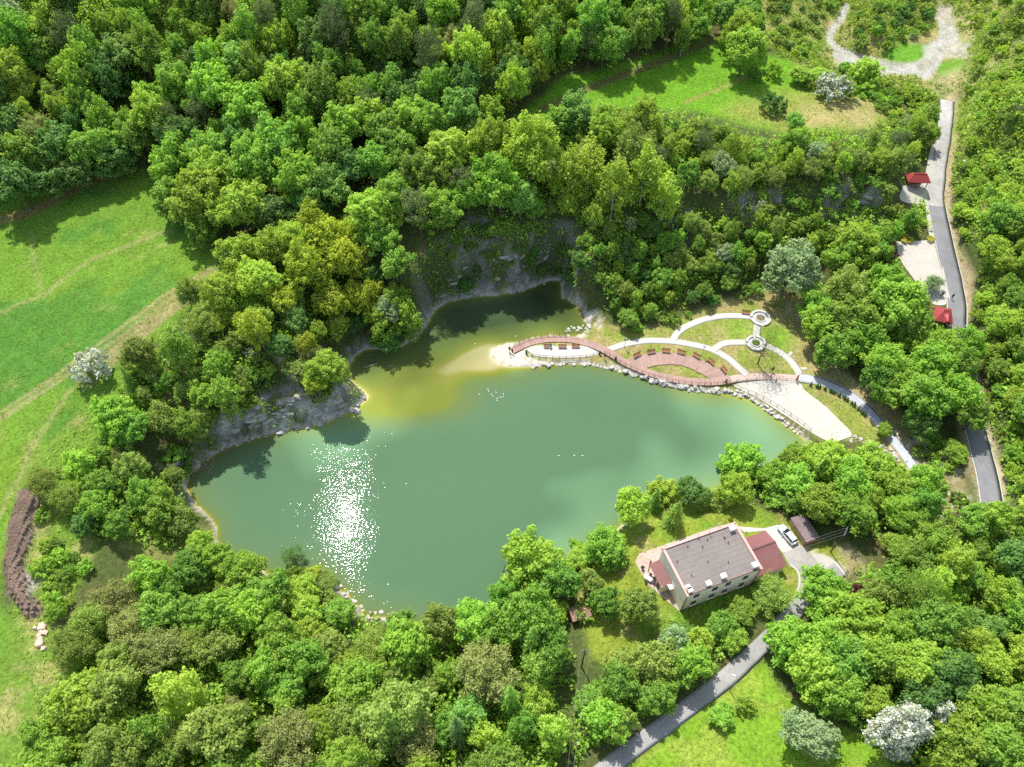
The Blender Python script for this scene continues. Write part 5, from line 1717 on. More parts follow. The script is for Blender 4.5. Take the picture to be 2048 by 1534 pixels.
# white iron railing by the porch corner
g = MB()
for i in range(9):
    a = math.pi * i / 8
    g.tube((xw - .35 - .5 * math.sin(a), py_s - .5 - .5 * math.cos(a), 3.2), (xw - .35 - .5 * math.sin(a), py_s - .5 - .5 * math.cos(a), 4.1), .02, n=5)
g.box((xw - .5, py_s - .5, 3.18), (.9, 1.1, .06))
g.box((xw - .1, py_s - .5, 4.1), (.05, 1.1, .05))
g.build('balcony_railing', MAT['white'], house)

# garage on the east side with a red-brown ridged roof
gar = [hpx(*p, 3.0) for p in [(1265, 235), (1500, 560), (1220, 650), (1095, 295)]]
gx1 = (gar[0][0] + gar[1][0]) / 2
gy1, gy0 = gar[0][1], gar[1][1]
gy1 = min(gy1, hy - .3)
gy0 = max(gy0, -hy + .2)
rx, ry = hpx(1350, 338, 4.2)
ry = min(max(ry, (gy0 + gy1) / 2 - .6), (gy0 + gy1) / 2 + 2.2)
garage = empty('garage', (*cen, YARD_Z), HRZ, 'garage with a red-brown ridged sheet roof built against the cream house', 'garage')
gxa = bx1 + .02
mb = MB()
mb.box((gx1 - .3, (gy0 + gy1) / 2, 1.2), (.2, gy1 - gy0 - .5, 3.0))
mb.box(((gxa + gx1) / 2 - .12, gy0 + .25, 1.2), (gx1 - gxa - .45, .2, 3.0))
mb.box(((gxa + gx1) / 2 - .12, gy1 - .25, 1.2), (gx1 - gxa - .45, .2, 3.0))
mb.build('wall', MAT['cream'], garage)
for (ya, yb) in ((gy0, ry), (gy1, ry)):
    s = 1 if ya < yb else -1
    b_ = [(gxa, ya, 2.75), (gx1, ya, 2.75), (gx1, yb, 3.95), (gxa, yb, 3.95)]
    if s < 0:
        b_ = [b_[3], b_[2], b_[1], b_[0]]
    rf = MB().hexa(b_, [(p[0], p[1], p[2] + .1) for p in b_]).build('roof', MAT['brown_metal'], garage)
    sm = MB()
    ns = int((gx1 - gxa) / .55)
    for i in range(ns + 1):
        x = gxa + .05 + i * (gx1 - gxa - .1) / ns
        c_ = [(x - .03, ya, 2.85), (x + .03, ya, 2.85), (x + .03, yb, 4.05), (x - .03, yb, 4.05)]
        if s < 0:
            c_ = [c_[3], c_[2], c_[1], c_[0]]
        sm.hexa(c_, [(p[0], p[1], p[2] + .05) for p in c_])
    sm.build('roof_rib', MAT['brown_metal'], rf)['kind'] = 'stuff'
MB().box(((gxa + gx1) / 2, ry, 4.1), (gx1 - gxa, .3, .08)).build('ridge_cap', MAT['dark_brown'], garage)
for k in range(2):
    yy = gy0 + .5 + (k + .5) * (gy1 - gy0 - 1) / 2
    MB().box((gx1 - .185, yy, 1.12), (.03, 2.5, 2.2)).build('door', MAT['dark_brown'], garage)

# paving round the house and the drive
sheet('patio', [crop6(*p) for p in [(92, 515), (128, 445), (330, 372), (640, 262), (840, 195), (1000, 158), (1100, 400), (1200, 640), (560, 900), (490, 962), (352, 850), (210, 725), (130, 590)]], MAT['pink'], .06, z=YARD_Z, grid=0)
sheet('drive_slab', [crop6(*p) for p in [(1015, 195), (1265, 213), (1390, 180), (1605, 376), (1437, 437), (1350, 338), (1265, 235), (1090, 250)]], MAT['concrete'], .055, z=YARD_Z, grid=0)
sheet('driveway', [crop6(*p) for p in [(1437, 440), (1605, 379), (1700, 455), (1775, 560), (1795, 650), (1745, 760), (1680, 850), (1560, 1010), (1480, 960), (1560, 830), (1590, 740), (1588, 650), (1560, 590), (1500, 560)]], MAT['drive'], .05)
sheet('sandy_track', [crop6(*p) for p in [(1690, 440), (1850, 470), (2000, 610), (1960, 650), (1800, 650), (1770, 560)]], MAT['gravel'], .035)
# curved kerb beside the garage bush
kb = MB()
kp = resample(np.array([ground(*crop6(*p)) for p in [(1510, 555), (1560, 595), (1585, 660), (1580, 740), (1545, 840)]]), .45)
for a, b_ in zip(kp[:-1], kp[1:]):
    m_ = (a + b_) / 2
    d = b_ - a
    kb.box((m_[0], m_[1], m_[2] + .06), (np.hypot(d[0], d[1]) * .96, .35, .16), math.atan2(d[1], d[0]))
tag(kb.build('kerb', MAT['concrete']), kind='structure')

# ------------------------------------------------------------------ the shed
sh_a, sh_b = at(*crop6(1512, 122), YARD_Z + 2.1)[:2], at(*crop6(1652, 335), YARD_Z + 2.1)[:2]
sd = sh_b - sh_a
sl = np.linalg.norm(sd)
srz = math.atan2(sd[1], sd[0])
sn = np.array([-sd[1], sd[0]]) / sl
scn = (sh_a + sh_b) / 2 + sn * 1.5
shed = empty('shed', (*scn, YARD_Z - .05), srz, 'ochre boarded shed with a dark roof beside the parked car', 'shed')
for i in range(int(sl / .3)):
    x = -sl / 2 + .15 + i * .3
    MB().box((x, -1.47 + .012 * (i % 2), 1.05), (.285, .05, 2.15)).build('board', MAT['ochre'], shed)
mb = MB()
mb.box((0, 1.35, .9), (sl - .1, .1, 1.8)).box((-sl / 2 + .06, -.05, 1.0), (.1, 2.7, 1.9)).box((sl / 2 - .06, -.05, 1.0), (.1, 2.7, 1.9))
mb.build('wall', MAT['wood_red'], shed)
MB().hexa([(-sl / 2 - .1, -1.6, 2.15), (sl / 2 + .1, -1.6, 2.15), (sl / 2 + .1, 1.6, 1.75), (-sl / 2 - .1, 1.6, 1.75)], [(-sl / 2 - .1, -1.6, 2.24), (sl / 2 + .1, -1.6, 2.24), (sl / 2 + .1, 1.6, 1.84), (-sl / 2 - .1, 1.6, 1.84)]).build('roof', simple('dark_roof_felt', (.16, .12, .12), .6, .2, 2.0), shed)

# little garden shelter
gp_ = at(1160, 1222, 5.0)
gs = empty('garden_shelter', (gp_[0], gp_[1], h(gp_[:2])), math.radians(18), 'little garden shelter with a ribbed brown roof among the trees by the pond', 'shelter')
for sx in (-1, 1):
    for sy in (-1, 1):
        MB().box((sx * 1.5, sy * .9, 1.05), (.12, .12, 2.1)).build('post', MAT['dark_brown'], gs)
for s in (-1, 1):
    b_ = [(-1.9, -1.35 * s, 2.0), (1.9, -1.35 * s, 2.0), (1.9, 0, 2.7), (-1.9, 0, 2.7)]
    b_ = b_ if s > 0 else [b_[3], b_[2], b_[1], b_[0]]
    rf = MB().hexa(b_, [(p[0], p[1], p[2] + .06) for p in b_]).build('roof', MAT['wood_grey'], gs)
    for i in range(7):
        x = -1.8 + i * .6
        c_ = [(x - .06, -1.35 * s, 2.06), (x + .06, -1.35 * s, 2.06), (x + .06, 0, 2.76), (x - .06, 0, 2.76)]
        c_ = c_ if s > 0 else [c_[3], c_[2], c_[1], c_[0]]
        MB().hexa(c_, [(p[0], p[1], p[2] + .07) for p in c_]).build('batten', MAT['wood_red'], rf)

# ------------------------------------------------------------------ red roofed pavilions by the road
MAT['red_roof'] = simple('red_sheet_roof', (0.24, 0.034, 0.034), .55, .12, 2.0, 0, .1)


def pavilion(px_, py_, L_, W_, rz, label):
    g_ = ground(px_, py_, 3.0)
    e = empty('pavilion', g_, rz, label, 'pavilion')
    for sx in (-1, 0, 1):
        for sy in (-1, 1):
            MB().box((sx * (L_ / 2 - .5), sy * (W_ / 2 - .5), 1.2), (.16, .16, 2.6)).build('post', MAT['wood_red'], e)
    r = MB()
    x0, y0 = L_ / 2, W_ / 2
    rl = L_ / 2 - W_ / 2 * .8
    ze, zt = 2.4, 3.9
    c = [(-x0, -y0, ze), (x0, -y0, ze), (x0, y0, ze), (-x0, y0, ze)]
    a, b_ = (-rl, 0, zt), (rl, 0, zt)
    for nm_, f in (('roof', [c[0], c[1], b_, a]), ('roof', [c[1], c[2], b_]), ('roof', [c[2], c[3], a, b_]), ('roof', [c[3], c[0], a])):
        lo_ = [(p[0], p[1], p[2] - .08) for p in f]
        MB().hexa(lo_, f).build(nm_, MAT['red_roof'], e)
    MB().box((0, 0, zt + .02), (2 * rl + .3, .25, .1)).build('ridge_cap', MAT['red_roof'], e)
    t = MB().box((0, 0, .75), (L_ * .5, .8, .07)).build('table', MAT['wood_grey'], e)
    for s in (-1, 1):
        MB().box((s * L_ * .2, 0, .36), (.1, .6, .74)).build('table_leg', MAT['wood_grey'], t)
        MB().box((0, s * .8, .42), (L_ * .5, .32, .06)).build('seat', MAT['wood_grey'], e)
    return e


pavilion(1838, 353, 5.6, 3.4, math.radians(-4), 'open pavilion with a red hipped roof beside the upper road')
e = pavilion(1888, 626, 4.0, 4.6, math.radians(-14), 'open pavilion with red roof and small gable below the gravel lot')
# the small gable on its lower side
gb = MB()
gb.hexa([(-.2, -2.6, 2.5), (1.5, -2.6, 2.5), (1.5, -.9, 3.3), (-.2, -.9, 3.3)], [(.6, -2.7, 3.3), (.7, -2.7, 3.3), (.7, -.7, 3.75), (.6, -.7, 3.75)])
gb.build('gable', MAT['red_roof'], e)
hp_ = ground(2019, 430, 2.5)
hp_[2] -= .5
hut = empty('hut', hp_, .3, 'small hut with a dull brown roof half hidden on the right hillside', 'hut')
MB().box((0, 0, 1.0), (2.6, 2.0, 2.2)).build('wall', MAT['wood_grey'], hut)
for s in (-1, 1):
    b_ = [(-1.6, -1.3 * s, 2.0), (1.6, -1.3 * s, 2.0), (1.6, 0, 2.9), (-1.6, 0, 2.9)]
    b_ = b_ if s > 0 else [b_[3], b_[2], b_[1], b_[0]]
    MB().hexa(b_, [(p[0], p[1], p[2] + .08) for p in b_]).build('roof', simple('dull_brown_roof', (.22, .15, .12), .8, .1), hut)

# ------------------------------------------------------------------ poles, wires, lamps
def pole_at(px_, py_, hh):
    return ground(px_, py_, hh)


def power_pole(p, hh, label, rz, arms=1):
    e = empty('utility_pole', p, rz, label, 'utility pole', 'utility poles near the house')
    MB().tube((0, 0, -.3), (0, 0, hh), .13, .09, 10).build('pole', MAT['dark_brown'], e)
    for k in range(arms):
        c = MB().box((0, 0, hh - .35 - .6 * k), (1.7, .11, .13)).build('crossarm', MAT['dark_metal'], e)
        for x in (-.75, -.25, .25, .75):
            MB().lathe([(.05, 0), (.06, .05), (.04, .1), (.05, .15), (.02, .19)], (x, 0, hh - .285 - .6 * k), 8).build('insulator', MAT['white'], c)
    return e


p1 = pole_at(1694, 1060, 9.5)
power_pole(p1, 9.5, 'wooden utility pole with two crossarms at the edge of the yard right of the shed', math.radians(60), 2)
MB().tube((0, 0, 0), (.1, 0, 0), .1)
p2 = pole_at(1170.5, 1300, 9.0)
power_pole(p2, 9.0, 'wooden utility pole between the garden and the lane, carrying two wires', math.radians(8))


def wire(a, b_, sag, label, r=.014):
    a, b_ = Vector(tuple(a)), Vector(tuple(b_))
    mid = (a + b_) / 2
    e = empty('power_line', a, 0, label, 'wire', 'overhead wires')
    prev = Vector((0, 0, 0))
    m = MB()
    for i in range(1, 15):
        t = i / 14
        q = (b_ - a) * t + Vector((0, 0, -4 * sag * t * (1 - t)))
        m.tube(prev, q, r, r, 5)
        prev = q
    o = m.build('power_line', MAT['grey_metal'])
    o.location = a
    bpy.data.objects.remove(e)
    tag(o, label, 'wire', 'overhead wires')


hc = lambda x, y, z: np.array([*(cen + ax * x + ay * y), YARD_Z + z])
a60 = np.array([math.cos(math.radians(60)), math.sin(math.radians(60)), 0])
for i, (s, nm_) in enumerate(((-.75, 'lowest'), (0, 'middle'), (.75, 'upper'))):
    wire(p1 + [0, 0, 9.2] + a60 * s, hc(hx - .2, -hy + 1.2 + .5 * i, HT + .5), .25, f'{nm_} of the three pale wires from the utility pole across the garage roof')
e1, e2 = at(1113, 1560, 9.5), at(1125, 1560, 9.5)
for s, q, nm_ in ((-.7, e1, 'left'), (.7, e2, 'right')):
    wire(p2 + [s, 0, 8.8], at(1124 + (s > 0) * 9, 1640, 12.0), .35, f'{nm_} one of the two wires running from the garden pole to the bottom edge')


def lamp(px_, py_, hh, label, arm_dir, group='street lamps'):
    p = ground(px_, py_, hh)
    e = empty('street_lamp', p, arm_dir, label, 'street lamp', group)
    MB().tube((0, 0, -.2), (0, 0, hh), .09, .05, 8).build('pole', MAT['grey_metal'], e)
    MB().tube((0, 0, hh - .05), (.8, 0, hh + .15), .04, .035, 6).build('arm', MAT['grey_metal'], e)
    MB().hexa([(.6, -.16, hh + .08), (1.3, -.12, hh + .12), (1.3, .12, hh + .12), (.6, .16, hh + .08)], [(.62, -.10, hh + .24), (1.25, -.07, hh + .22), (1.25, .07, hh + .22), (.62, .10, hh + .24)]).build('lamp_head', MAT['white'], e)


lamp(1478, 1357, 7.0, 'grey street lamp with a white head on the verge of the near lane', math.radians(150))
lamp(1935, 322, 7.0, 'street lamp with a pale head on the slope right of the upper road', math.radians(190))


def park_lamp(px_, py_, label):
    p = ground(px_, py_, 3.2)
    e = empty('park_lamp', p, 0, label, 'park lamp', 'park lamps beside the white path')
    MB().tube((0, 0, -.1), (0, 0, 3.1), .06, .045, 8).build('pole', MAT['grey_metal'], e)
    MB().lathe([(.05, 3.1), (.28, 3.2), (.30, 3.27), (.12, 3.4)], n=12).build('lamp_shade', MAT['grey_metal'], e)
    MB().lathe([(.10, 3.0), (.13, 3.1), (.05, 3.19)], n=10).build('lamp_globe', MAT['white'], e)


park_lamp(1252, 678, 'park lamp at the left end of the white curving path')
park_lamp(1409, 694, 'park lamp beside the white path behind the row of benches')

# ------------------------------------------------------------------ the parked car
def build_car():
    c = at(1575.5, 1069, YARD_Z + .7)
    fr, bk = at(1559, 1050, YARD_Z + .6), at(1591, 1088, YARD_Z + .6)
    d = fr - bk
    e = empty('parked_car', (c[0], c[1], YARD_Z + .06), math.atan2(d[1], d[0]), 'silver white estate car parked on the pale drive beside the shed', 'car')
    paint = simple('silver_car_paint', (.60, .62, .63), .28, .03, 2.0, 0, .35, .5)
    # stations along x: (x, half width at sill, half width at shoulder, z sill, z shoulder)
    st = [(-2.2, .72, .74, .38, .86), (-2.05, .82, .84, .28, .93), (-1.3, .86, .88, .24, .95), (0, .87, .89, .24, .95), (.9, .86, .88, .24, .93), (1.55, .84, .84, .25, .85), (2.05, .76, .74, .30, .74), (2.22, .60, .60, .40, .62)]
    V, F = [], []
    for x, w0, w1, z0, z1 in st:
        V += [(x, -w0, z0), (x, -w1, (z0 + z1) / 2), (x, -w1 * .96, z1), (x, 0, z1 + .04), (x, w1 * .96, z1), (x, w1, (z0 + z1) / 2), (x, w0, z0)]
    for i in range(len(st) - 1):
        for k in range(7):
            a, b_ = i * 7 + k, i * 7 + (k + 1) % 7
            F.append((a, a + 7, b_ + 7, b_))
    F.append(tuple(range(6, -1, -1)))
    F.append(tuple((len(st) - 1) * 7 + k for k in range(7)))
    link('body', np_mesh('body', V, F, True), e, [paint])
    # greenhouse: rings from shoulder to roof
    base = [(-2.0, -.78), (1.0, -.78), (1.0, .78), (-2.0, .78)]
    top = [(-1.72, -.60), (.12, -.60), (.12, .60), (-1.72, .60)]
    MB().hexa([(x, y, .93) for x, y in base], [(x, y, 1.43) for x, y in top]).build('cabin', paint, e)
    MB().hexa([(-1.76, -.62, 1.425), (.1, -.62, 1.425), (.1, .62, 1.425), (-1.76, .62, 1.425)], [(-1.65, -.54, 1.49), (.0, -.54, 1.49), (.0, .54, 1.49), (-1.65, .54, 1.49)]).build('roof', paint, e)

    def pane(nm, a, b_, c_, d_, off):
        o = Vector(off)
        q = [Vector(v) + o for v in (a, b_, c_, d_)]
        m = MB()
        m.hexa([tuple(v - o * .9) for v in q], [tuple(v) for v in q])
        m.build(nm, MAT['glass'], e)
    pane('windscreen', (.94, -.70, .98), (.94, .70, .98), (.18, .55, 1.40), (.18, -.55, 1.40), (.012, 0, .02))
    pane('rear_window', (-1.98, .70, .99), (-1.98, -.70, .99), (-1.74, -.55, 1.39), (-1.74, .55, 1.39), (-.02, 0, .01))
    for s in (-1, 1):
        for x0_, x1_, t0, t1 in ((-1.85, -.95, -1.62, -.95), (-.88, -.02, -.88, -.1), (.05, .78, -.02, .14)):
            pane('side_window', (x0_, s * .765, .99), (x1_, s * .765, .99), (t1, s * .62, 1.38), (t0, s * .62, 1.38), (0, s * .014, .004))
        MB().box((2.1, s * .55, .66), (.2, .28, .12), s * -.5).build('headlight', MAT['white'], e)
        MB().box((-2.17, s * .62, .8), (.1, .2, .22)).build('taillight', MAT['red_roof'], e)
        MB().box((.72, s * .95, 1.0), (.12, .18, .13)).build('mirror', paint, e)
        MB().box((-.8, s * .5, 1.51), (1.7, .04, .04)).build('roof_rail', MAT['grey_metal'], e)
        for x in (-1.35, 1.38):
            w = MB().tube((x, s * .70, .32), (x, s * .90, .32), .32, n=18).build('wheel', MAT['black'], e)
            MB().tube((x, s * .885, .32), (x, s * .91, .32), .2, n=12).build('rim', MAT['grey_metal'], w)
    MB().box((2.17, 0, .42), (.14, 1.25, .2)).build('bumper', MAT['dark_metal'], e)
    MB().box((-2.18, 0, .48), (.12, 1.35, .2)).build('bumper', MAT['dark_metal'], e)


build_car()
# ------------------------------------------------------------------ boardwalk, deck, benches
def crop4(x, y):
    return 950 + x * 400 / 2048, 600 + y * 400 / 2048


def crop5(x, y):
    return 1250 + x * 400 / 2048, 590 + y * 400 / 2048


MAT['deck'] = simple('reddish_deck_boards', (0.30, 0.195, 0.160), .8, .14, 3.0, .003, per_obj=.8)
MAT['deck_dark'] = simple('dark_deck_frame', (0.16, 0.085, 0.07), .85, .12, 3.0)

R_b, _ = ROADS['boardwalk']
boardwalk = empty('boardwalk', R_b[0], 0, 'curving reddish plank boardwalk along the shore of the pond', 'boardwalk')
org = Vector(tuple(R_b[0]))
sb = np.concatenate([[0], np.cumsum(np.linalg.norm(np.diff(R_b[:, :2], axis=0), axis=1))])
BW = .95
NPL = 280
stepb = sb[-1] / NPL
unit = MB().box((0, 0, 0), (1, 1, 1)).mesh('plank', [MAT['deck']])


def along(R, s, u):
    x = np.array([np.interp(u, s, R[:, k]) for k in range(3)])
    e_ = .4
    a = np.array([np.interp(min(u + e_, s[-1]), s, R[:, k]) for k in range(3)])
    b_ = np.array([np.interp(max(u - e_, 0), s, R[:, k]) for k in range(3)])
    d = a - b_
    return x, d / np.linalg.norm(d)


pr_ = random.Random(5)
for i in range(NPL):
    x, d = along(R_b, sb, (i + .5) * stepb)
    o = bpy.data.objects.new('plank', unit)
    COL.objects.link(o)
    o.parent = boardwalk
    o.location = Vector(tuple(x)) - org + Vector((0, 0, .33 + pr_.uniform(-.006, .006)))
    o.rotation_euler = (0, -math.asin(d[2]), math.atan2(d[1], d[0]) + pr_.uniform(-.008, .008))
    o.scale = (stepb * .9, 2 * BW * pr_.uniform(.985, 1.015), .05)
for s_ in (-1, 1):
    m = MB()
    for i in range(0, 140):
        a, da = along(R_b, sb, i * sb[-1] / 140)
        b_, db = along(R_b, sb, (i + 1) * sb[-1] / 140)
        na, nb = np.array([-da[1], da[0], 0]) * s_ * (BW - .08), np.array([-db[1], db[0], 0]) * s_ * (BW - .08)
        P, Q = a + na - np.array(org), b_ + nb - np.array(org)
        mid = (P + Q) / 2
        dd = Q - P
        m.box((mid[0], mid[1], mid[2] + .14), (np.hypot(dd[0], dd[1]) * 1.0, .1, .3), math.atan2(dd[1], dd[0]))
    m.build('side_beam', MAT['deck_dark'], boardwalk)


def railing(line, label, step=1.5, hh=1.05, mat='deck_dark', rails=(1.03, .62, .25), z0=.0, wood=True):
    R = line
    s = np.concatenate([[0], np.cumsum(np.linalg.norm(np.diff(R[:, :2], axis=0), axis=1))])
    e = empty('railing', R[0], 0, label, 'railing', 'railings of the pond park')
    og = Vector(tuple(R[0]))
    n = max(2, int(s[-1] / step))
    pts = []
    pm = MB().box((0, 0, hh / 2), (.09, .09, hh)).mesh('post', [MAT[mat]])
    for i in range(n + 1):
        x, d = along(R, s, i * s[-1] / n)
        p = Vector(tuple(x)) - og + Vector((0, 0, z0))
        pts.append(p)
        link('post', pm, e, loc=p, rz=math.atan2(d[1], d[0]))
    for hz in rails:
        m = MB()
        for a, b_ in zip(pts[:-1], pts[1:]):
            m.tube(a + Vector((0, 0, hz)), b_ + Vector((0, 0, hz)), .035 if hz > .9 else .02, n=5)
        m.build('rail', MAT[mat], e)
    return e


def offset_line(R, lo, hi, off, dz=0):
    s = np.concatenate([[0], np.cumsum(np.linalg.norm(np.diff(R[:, :2], axis=0), axis=1))])
    out = []
    for u in np.linspace(lo * s[-1], hi * s[-1], 60):
        x, d = along(R, s, u)
        out.append(x + np.array([d[1], -d[0], 0]) * off + np.array([0, 0, dz]))
    return np.array(out)


railing(offset_line(R_b, .445, .985, BW - .05, .33), 'long brown railing on the water side of the boardwalk', 1.35)
railing(offset_line(R_b, .02, .25, -BW + .05, .33), 'brown railing on the cove side of the boardwalk near the sand spit', 1.35)
MAT['rail_dark'] = MAT['dark_metal']
lens = resample(np.array([ground(*crop4(*p)) for p in [(530, 548), (600, 582), (720, 598), (900, 608), (1060, 602), (1190, 585), (1270, 558)]]), .5)
railing(lens, 'thin dark railing along the lower edge of the white terrace', 1.55, 1.0, 'rail_dark', (.98, .5), .05)
bf = resample(np.array([ground(*p) for p in [(1466, 773), (1490, 783), (1520, 795), (1555, 815), (1590, 838), (1620, 862)]]), .5)
railing(bf, 'thin dark fence along the rocky edge of the beach', 1.7, .95, 'rail_dark', (.93, .5), .02)
pk = offset_line(ROADS['pink_path'][0], .06, .97, 1.0, .1)
railing(pk, 'low dark railing between the pink path and the beach', 2.0, .8, 'rail_dark', (.78,), .0)

# fan of deck boards with benches
OUT = resample(np.array([ground(*crop5(*p)) for p in [(5, 672), (60, 652), (130, 634), (240, 606), (400, 592), (560, 606), (700, 640), (850, 700), (980, 780), (1075, 842)]]), .2)
INN = resample(np.array([ground(*crop5(*p)) for p in [(90, 722), (160, 744), (220, 752), (340, 722), (480, 714), (620, 738), (760, 800), (860, 858), (900, 872)]]), .2)
deck = empty('deck', OUT[0], 0, 'fan shaped deck of reddish boards between the benches and the boardwalk', 'deck')
dz0 = float(np.mean(h(OUT[:, :2])))
NB = 150
og = Vector(tuple(OUT[0]))
so = np.linspace(0, 1, len(OUT))
si = np.linspace(0, 1, len(INN))
lerp = lambda A, s_, u: np.array([np.interp(u, s_, A[:, k]) for k in range(3)])
for i in range(NB):
    a0, a1 = lerp(OUT, so, i / NB), lerp(OUT, so, (i + .9) / NB)
    b0, b1 = lerp(INN, si, i / NB), lerp(INN, si, (i + .9) / NB)
    zt = .17 + pr_.uniform(-.006, .006)
    q = []
    for p in (a0, b0, b1, a1):
        q.append(Vector(tuple(p)) - og)
        q[-1].z = float(max(h(p[:2]), 0)) - og.z
    lo_ = [(v.x, v.y, v.z - .02) for v in q]
    hi_ = [(v.x, v.y, v.z + zt) for v in q]
    MB().hexa(lo_, hi_).build('plank', MAT['deck'], deck)


def bench_meshes():
    seat = [MB().box((0, y, .45), (1.9, .13, .05)).mesh('slat', [MAT['wood_red']]) for y in (-.16, 0, .16)]
    back = [MB().box((0, .29 + .05 * k, .62 + .17 * k), (1.9, .04, .13)).mesh('slat', [MAT['wood_red']]) for k in range(3)]
    leg = [MB().box((x, .03, .21), (.09, .42, .42)).box((x, .33, .6), (.07, .06, .8), rx=-.25).mesh('leg', [MAT['concrete']]) for x in (-.75, .75)]
    sf = MB().box((0, 0, .41), (1.5, .38, .03)).mesh('seat', [MAT['dark_metal']])
    bf_ = MB().box((-.75, .36, .8), (.06, .03, .5), rx=-.25).box((.75, .36, .8), (.06, .03, .5), rx=-.25).mesh('backrest', [MAT['dark_metal']])
    return seat, back, leg, sf, bf_


BM = bench_meshes()


def bench(px_, py_, face, label, dz=.17, group='red-brown benches of the pond park'):
    g_ = ground(px_, py_, dz)
    d = np.asarray(face) - g_[:2]
    rz = math.atan2(d[1], d[0]) + math.pi / 2
    e = empty('park_bench', (g_[0], g_[1], g_[2] + dz), rz, label, 'bench', group)
    s = link('seat', BM[3], e)
    b_ = link('backrest', BM[4], e)
    for m in BM[0]:
        link('slat', m, s)
    for m in BM[1]:
        link('slat', m, b_)
    for m in BM[2]:
        link('leg', m, e)
    return e


pond_c = at(1150, 880, 0)[:2]
deck_c = at(1330, 790, 1)[:2]
for i, (x, y) in enumerate([(745, 492), (895, 496), (1030, 490)]):
    q = crop4(x, y)
    bench(*q, at(q[0] + 2, q[1] + 150, 0)[:2], ['leftmost of three red-brown benches on the white terrace, with a person sitting', 'middle one of the three red-brown benches on the white terrace', 'right one of the three red-brown benches on the white terrace'][i], .07)
for i, (x, y) in enumerate([(125, 630), (268, 598), (418, 588), (570, 602), (727, 640), (872, 697), (1003, 777)]):
    q = crop5(x, y)
    bench(*q, deck_c, f'{ORD[i]} bench from the left in the arc around the fan shaped deck')
bench(*crop5(1232, 196), at(1488, 660, 2)[:2], 'dark brown bench beside the upper white path near the upper round planter', .05)

# ------------------------------------------------------------------ round planters
def planter(px_, py_, R_, label, shade):
    g_ = ground(px_, py_)
    e = empty('round_planter', g_, 0, label, 'planter', 'round planters of the park')
    MB().lathe([(R_, -.2), (R_, .09), (R_ - .02, .1)], n=48).build('paving', MAT['asphalt_pale'], e)
    # white outer ring wall, and inner kerb
    for r0, r1, z_, nm_ in ((R_ - .55, R_ + .02, .42, 'ring_wall'), (R_ * .42, R_ * .53, .30, 'inner_kerb')):
        m = MB()
        n = 40
        for i in range(n):
            a, b_ = 2 * math.pi * i / n, 2 * math.pi * (i + 1) / n
            # gap for the paths on the wall
            if nm_ == 'ring_wall' and any(abs(((a + b_) / 2 - q + math.pi) % (2 * math.pi) - math.pi) < .2 for q in shade):
                zz = .11
            else:
                zz = z_
            pa, pb = (math.cos(a), math.sin(a)), (math.cos(b_), math.sin(b_))
            m.hexa([(r0 * pa[0], r0 * pa[1], 0), (r1 * pa[0], r1 * pa[1], 0), (r1 * pb[0], r1 * pb[1], 0), (r0 * pb[0], r0 * pb[1], 0)],
                   [(r0 * pa[0], r0 * pa[1], zz), (r1 * pa[0], r1 * pa[1], zz), (r1 * pb[0], r1 * pb[1], zz), (r0 * pb[0], r0 * pb[1], zz)])
        m.build(nm_, MAT['concrete'], e)
    MB().lathe([(R_ * .42, .0), (R_ * .42, .22), (R_ * .2, .28)], n=24).build('soil', simple('planter_soil', (.16, .12, .09), .95, .2, 5, .02), e)
    return g_


gA = planter(1520.5, 637, 2.45, 'upper round planter with a white ring wall at the end of the white path', (math.pi, -math.pi / 2))
gB = planter(1511, 687.5, 2.3, 'lower round planter with a white ring wall and green plants in it', (math.pi, math.pi / 2, -.5))
_g = np.random.default_rng(77)
for gg, nn, tone, lab in ((gA, 60, 'brown', 'low brownish plants in the upper round planter'), (gB, 220, 'mid', 'low green plants in the lower round planter')):
    r = np.sqrt(_g.uniform(0, 1, nn)) * .85
    a = _g.uniform(0, 6.283, nn)
    P = np.column_stack([r * np.cos(a), r * np.sin(a), .28 + _g.uniform(0, .35, nn)])
    o = link('planter_plants', cards('planter_plants', P, _g.normal(size=(nn, 3)) + [0, 0, 1], .22, _g.uniform(0, 1, nn)), None, [LEAVES[tone]], loc=gg)
    tag(o, lab, 'plants', None, 'stuff')

# litter bins / posts
def bin_(px_, py_, label, dz=0.05):
    g_ = ground(px_, py_, .4)
    e = empty('litter_bin', (g_[0], g_[1], g_[2] + dz), 0, label, 'litter bin', 'dark litter bins along the boardwalk')
    MB().lathe([(.2, 0), (.24, .1), (.26, .85), (.22, .9)], n=12).build('bin_body', MAT['dark_metal'], e)
    MB().lathe([(.28, .98), (.29, 1.03), (.1, 1.1)], n=12).build('lid', MAT['dark_metal'], e)
    MB().tube((.2, 0, .88), (.2, 0, 1.0), .02).tube((-.2, 0, .88), (-.2, 0, 1.0), .02).build('bracket', MAT['dark_metal'], e)


bin_(*crop4(526, 542), 'dark bin at the spit end of the white terrace')
bin_(*crop4(1275, 549), 'dark bin where the white terrace meets the boardwalk')
bin_(*crop4(1440, 608), 'dark bin at the start of the long railing', .1)
bin_(*crop5(1033, 892), 'dark bin at the end of the boardwalk near the beach', .1)

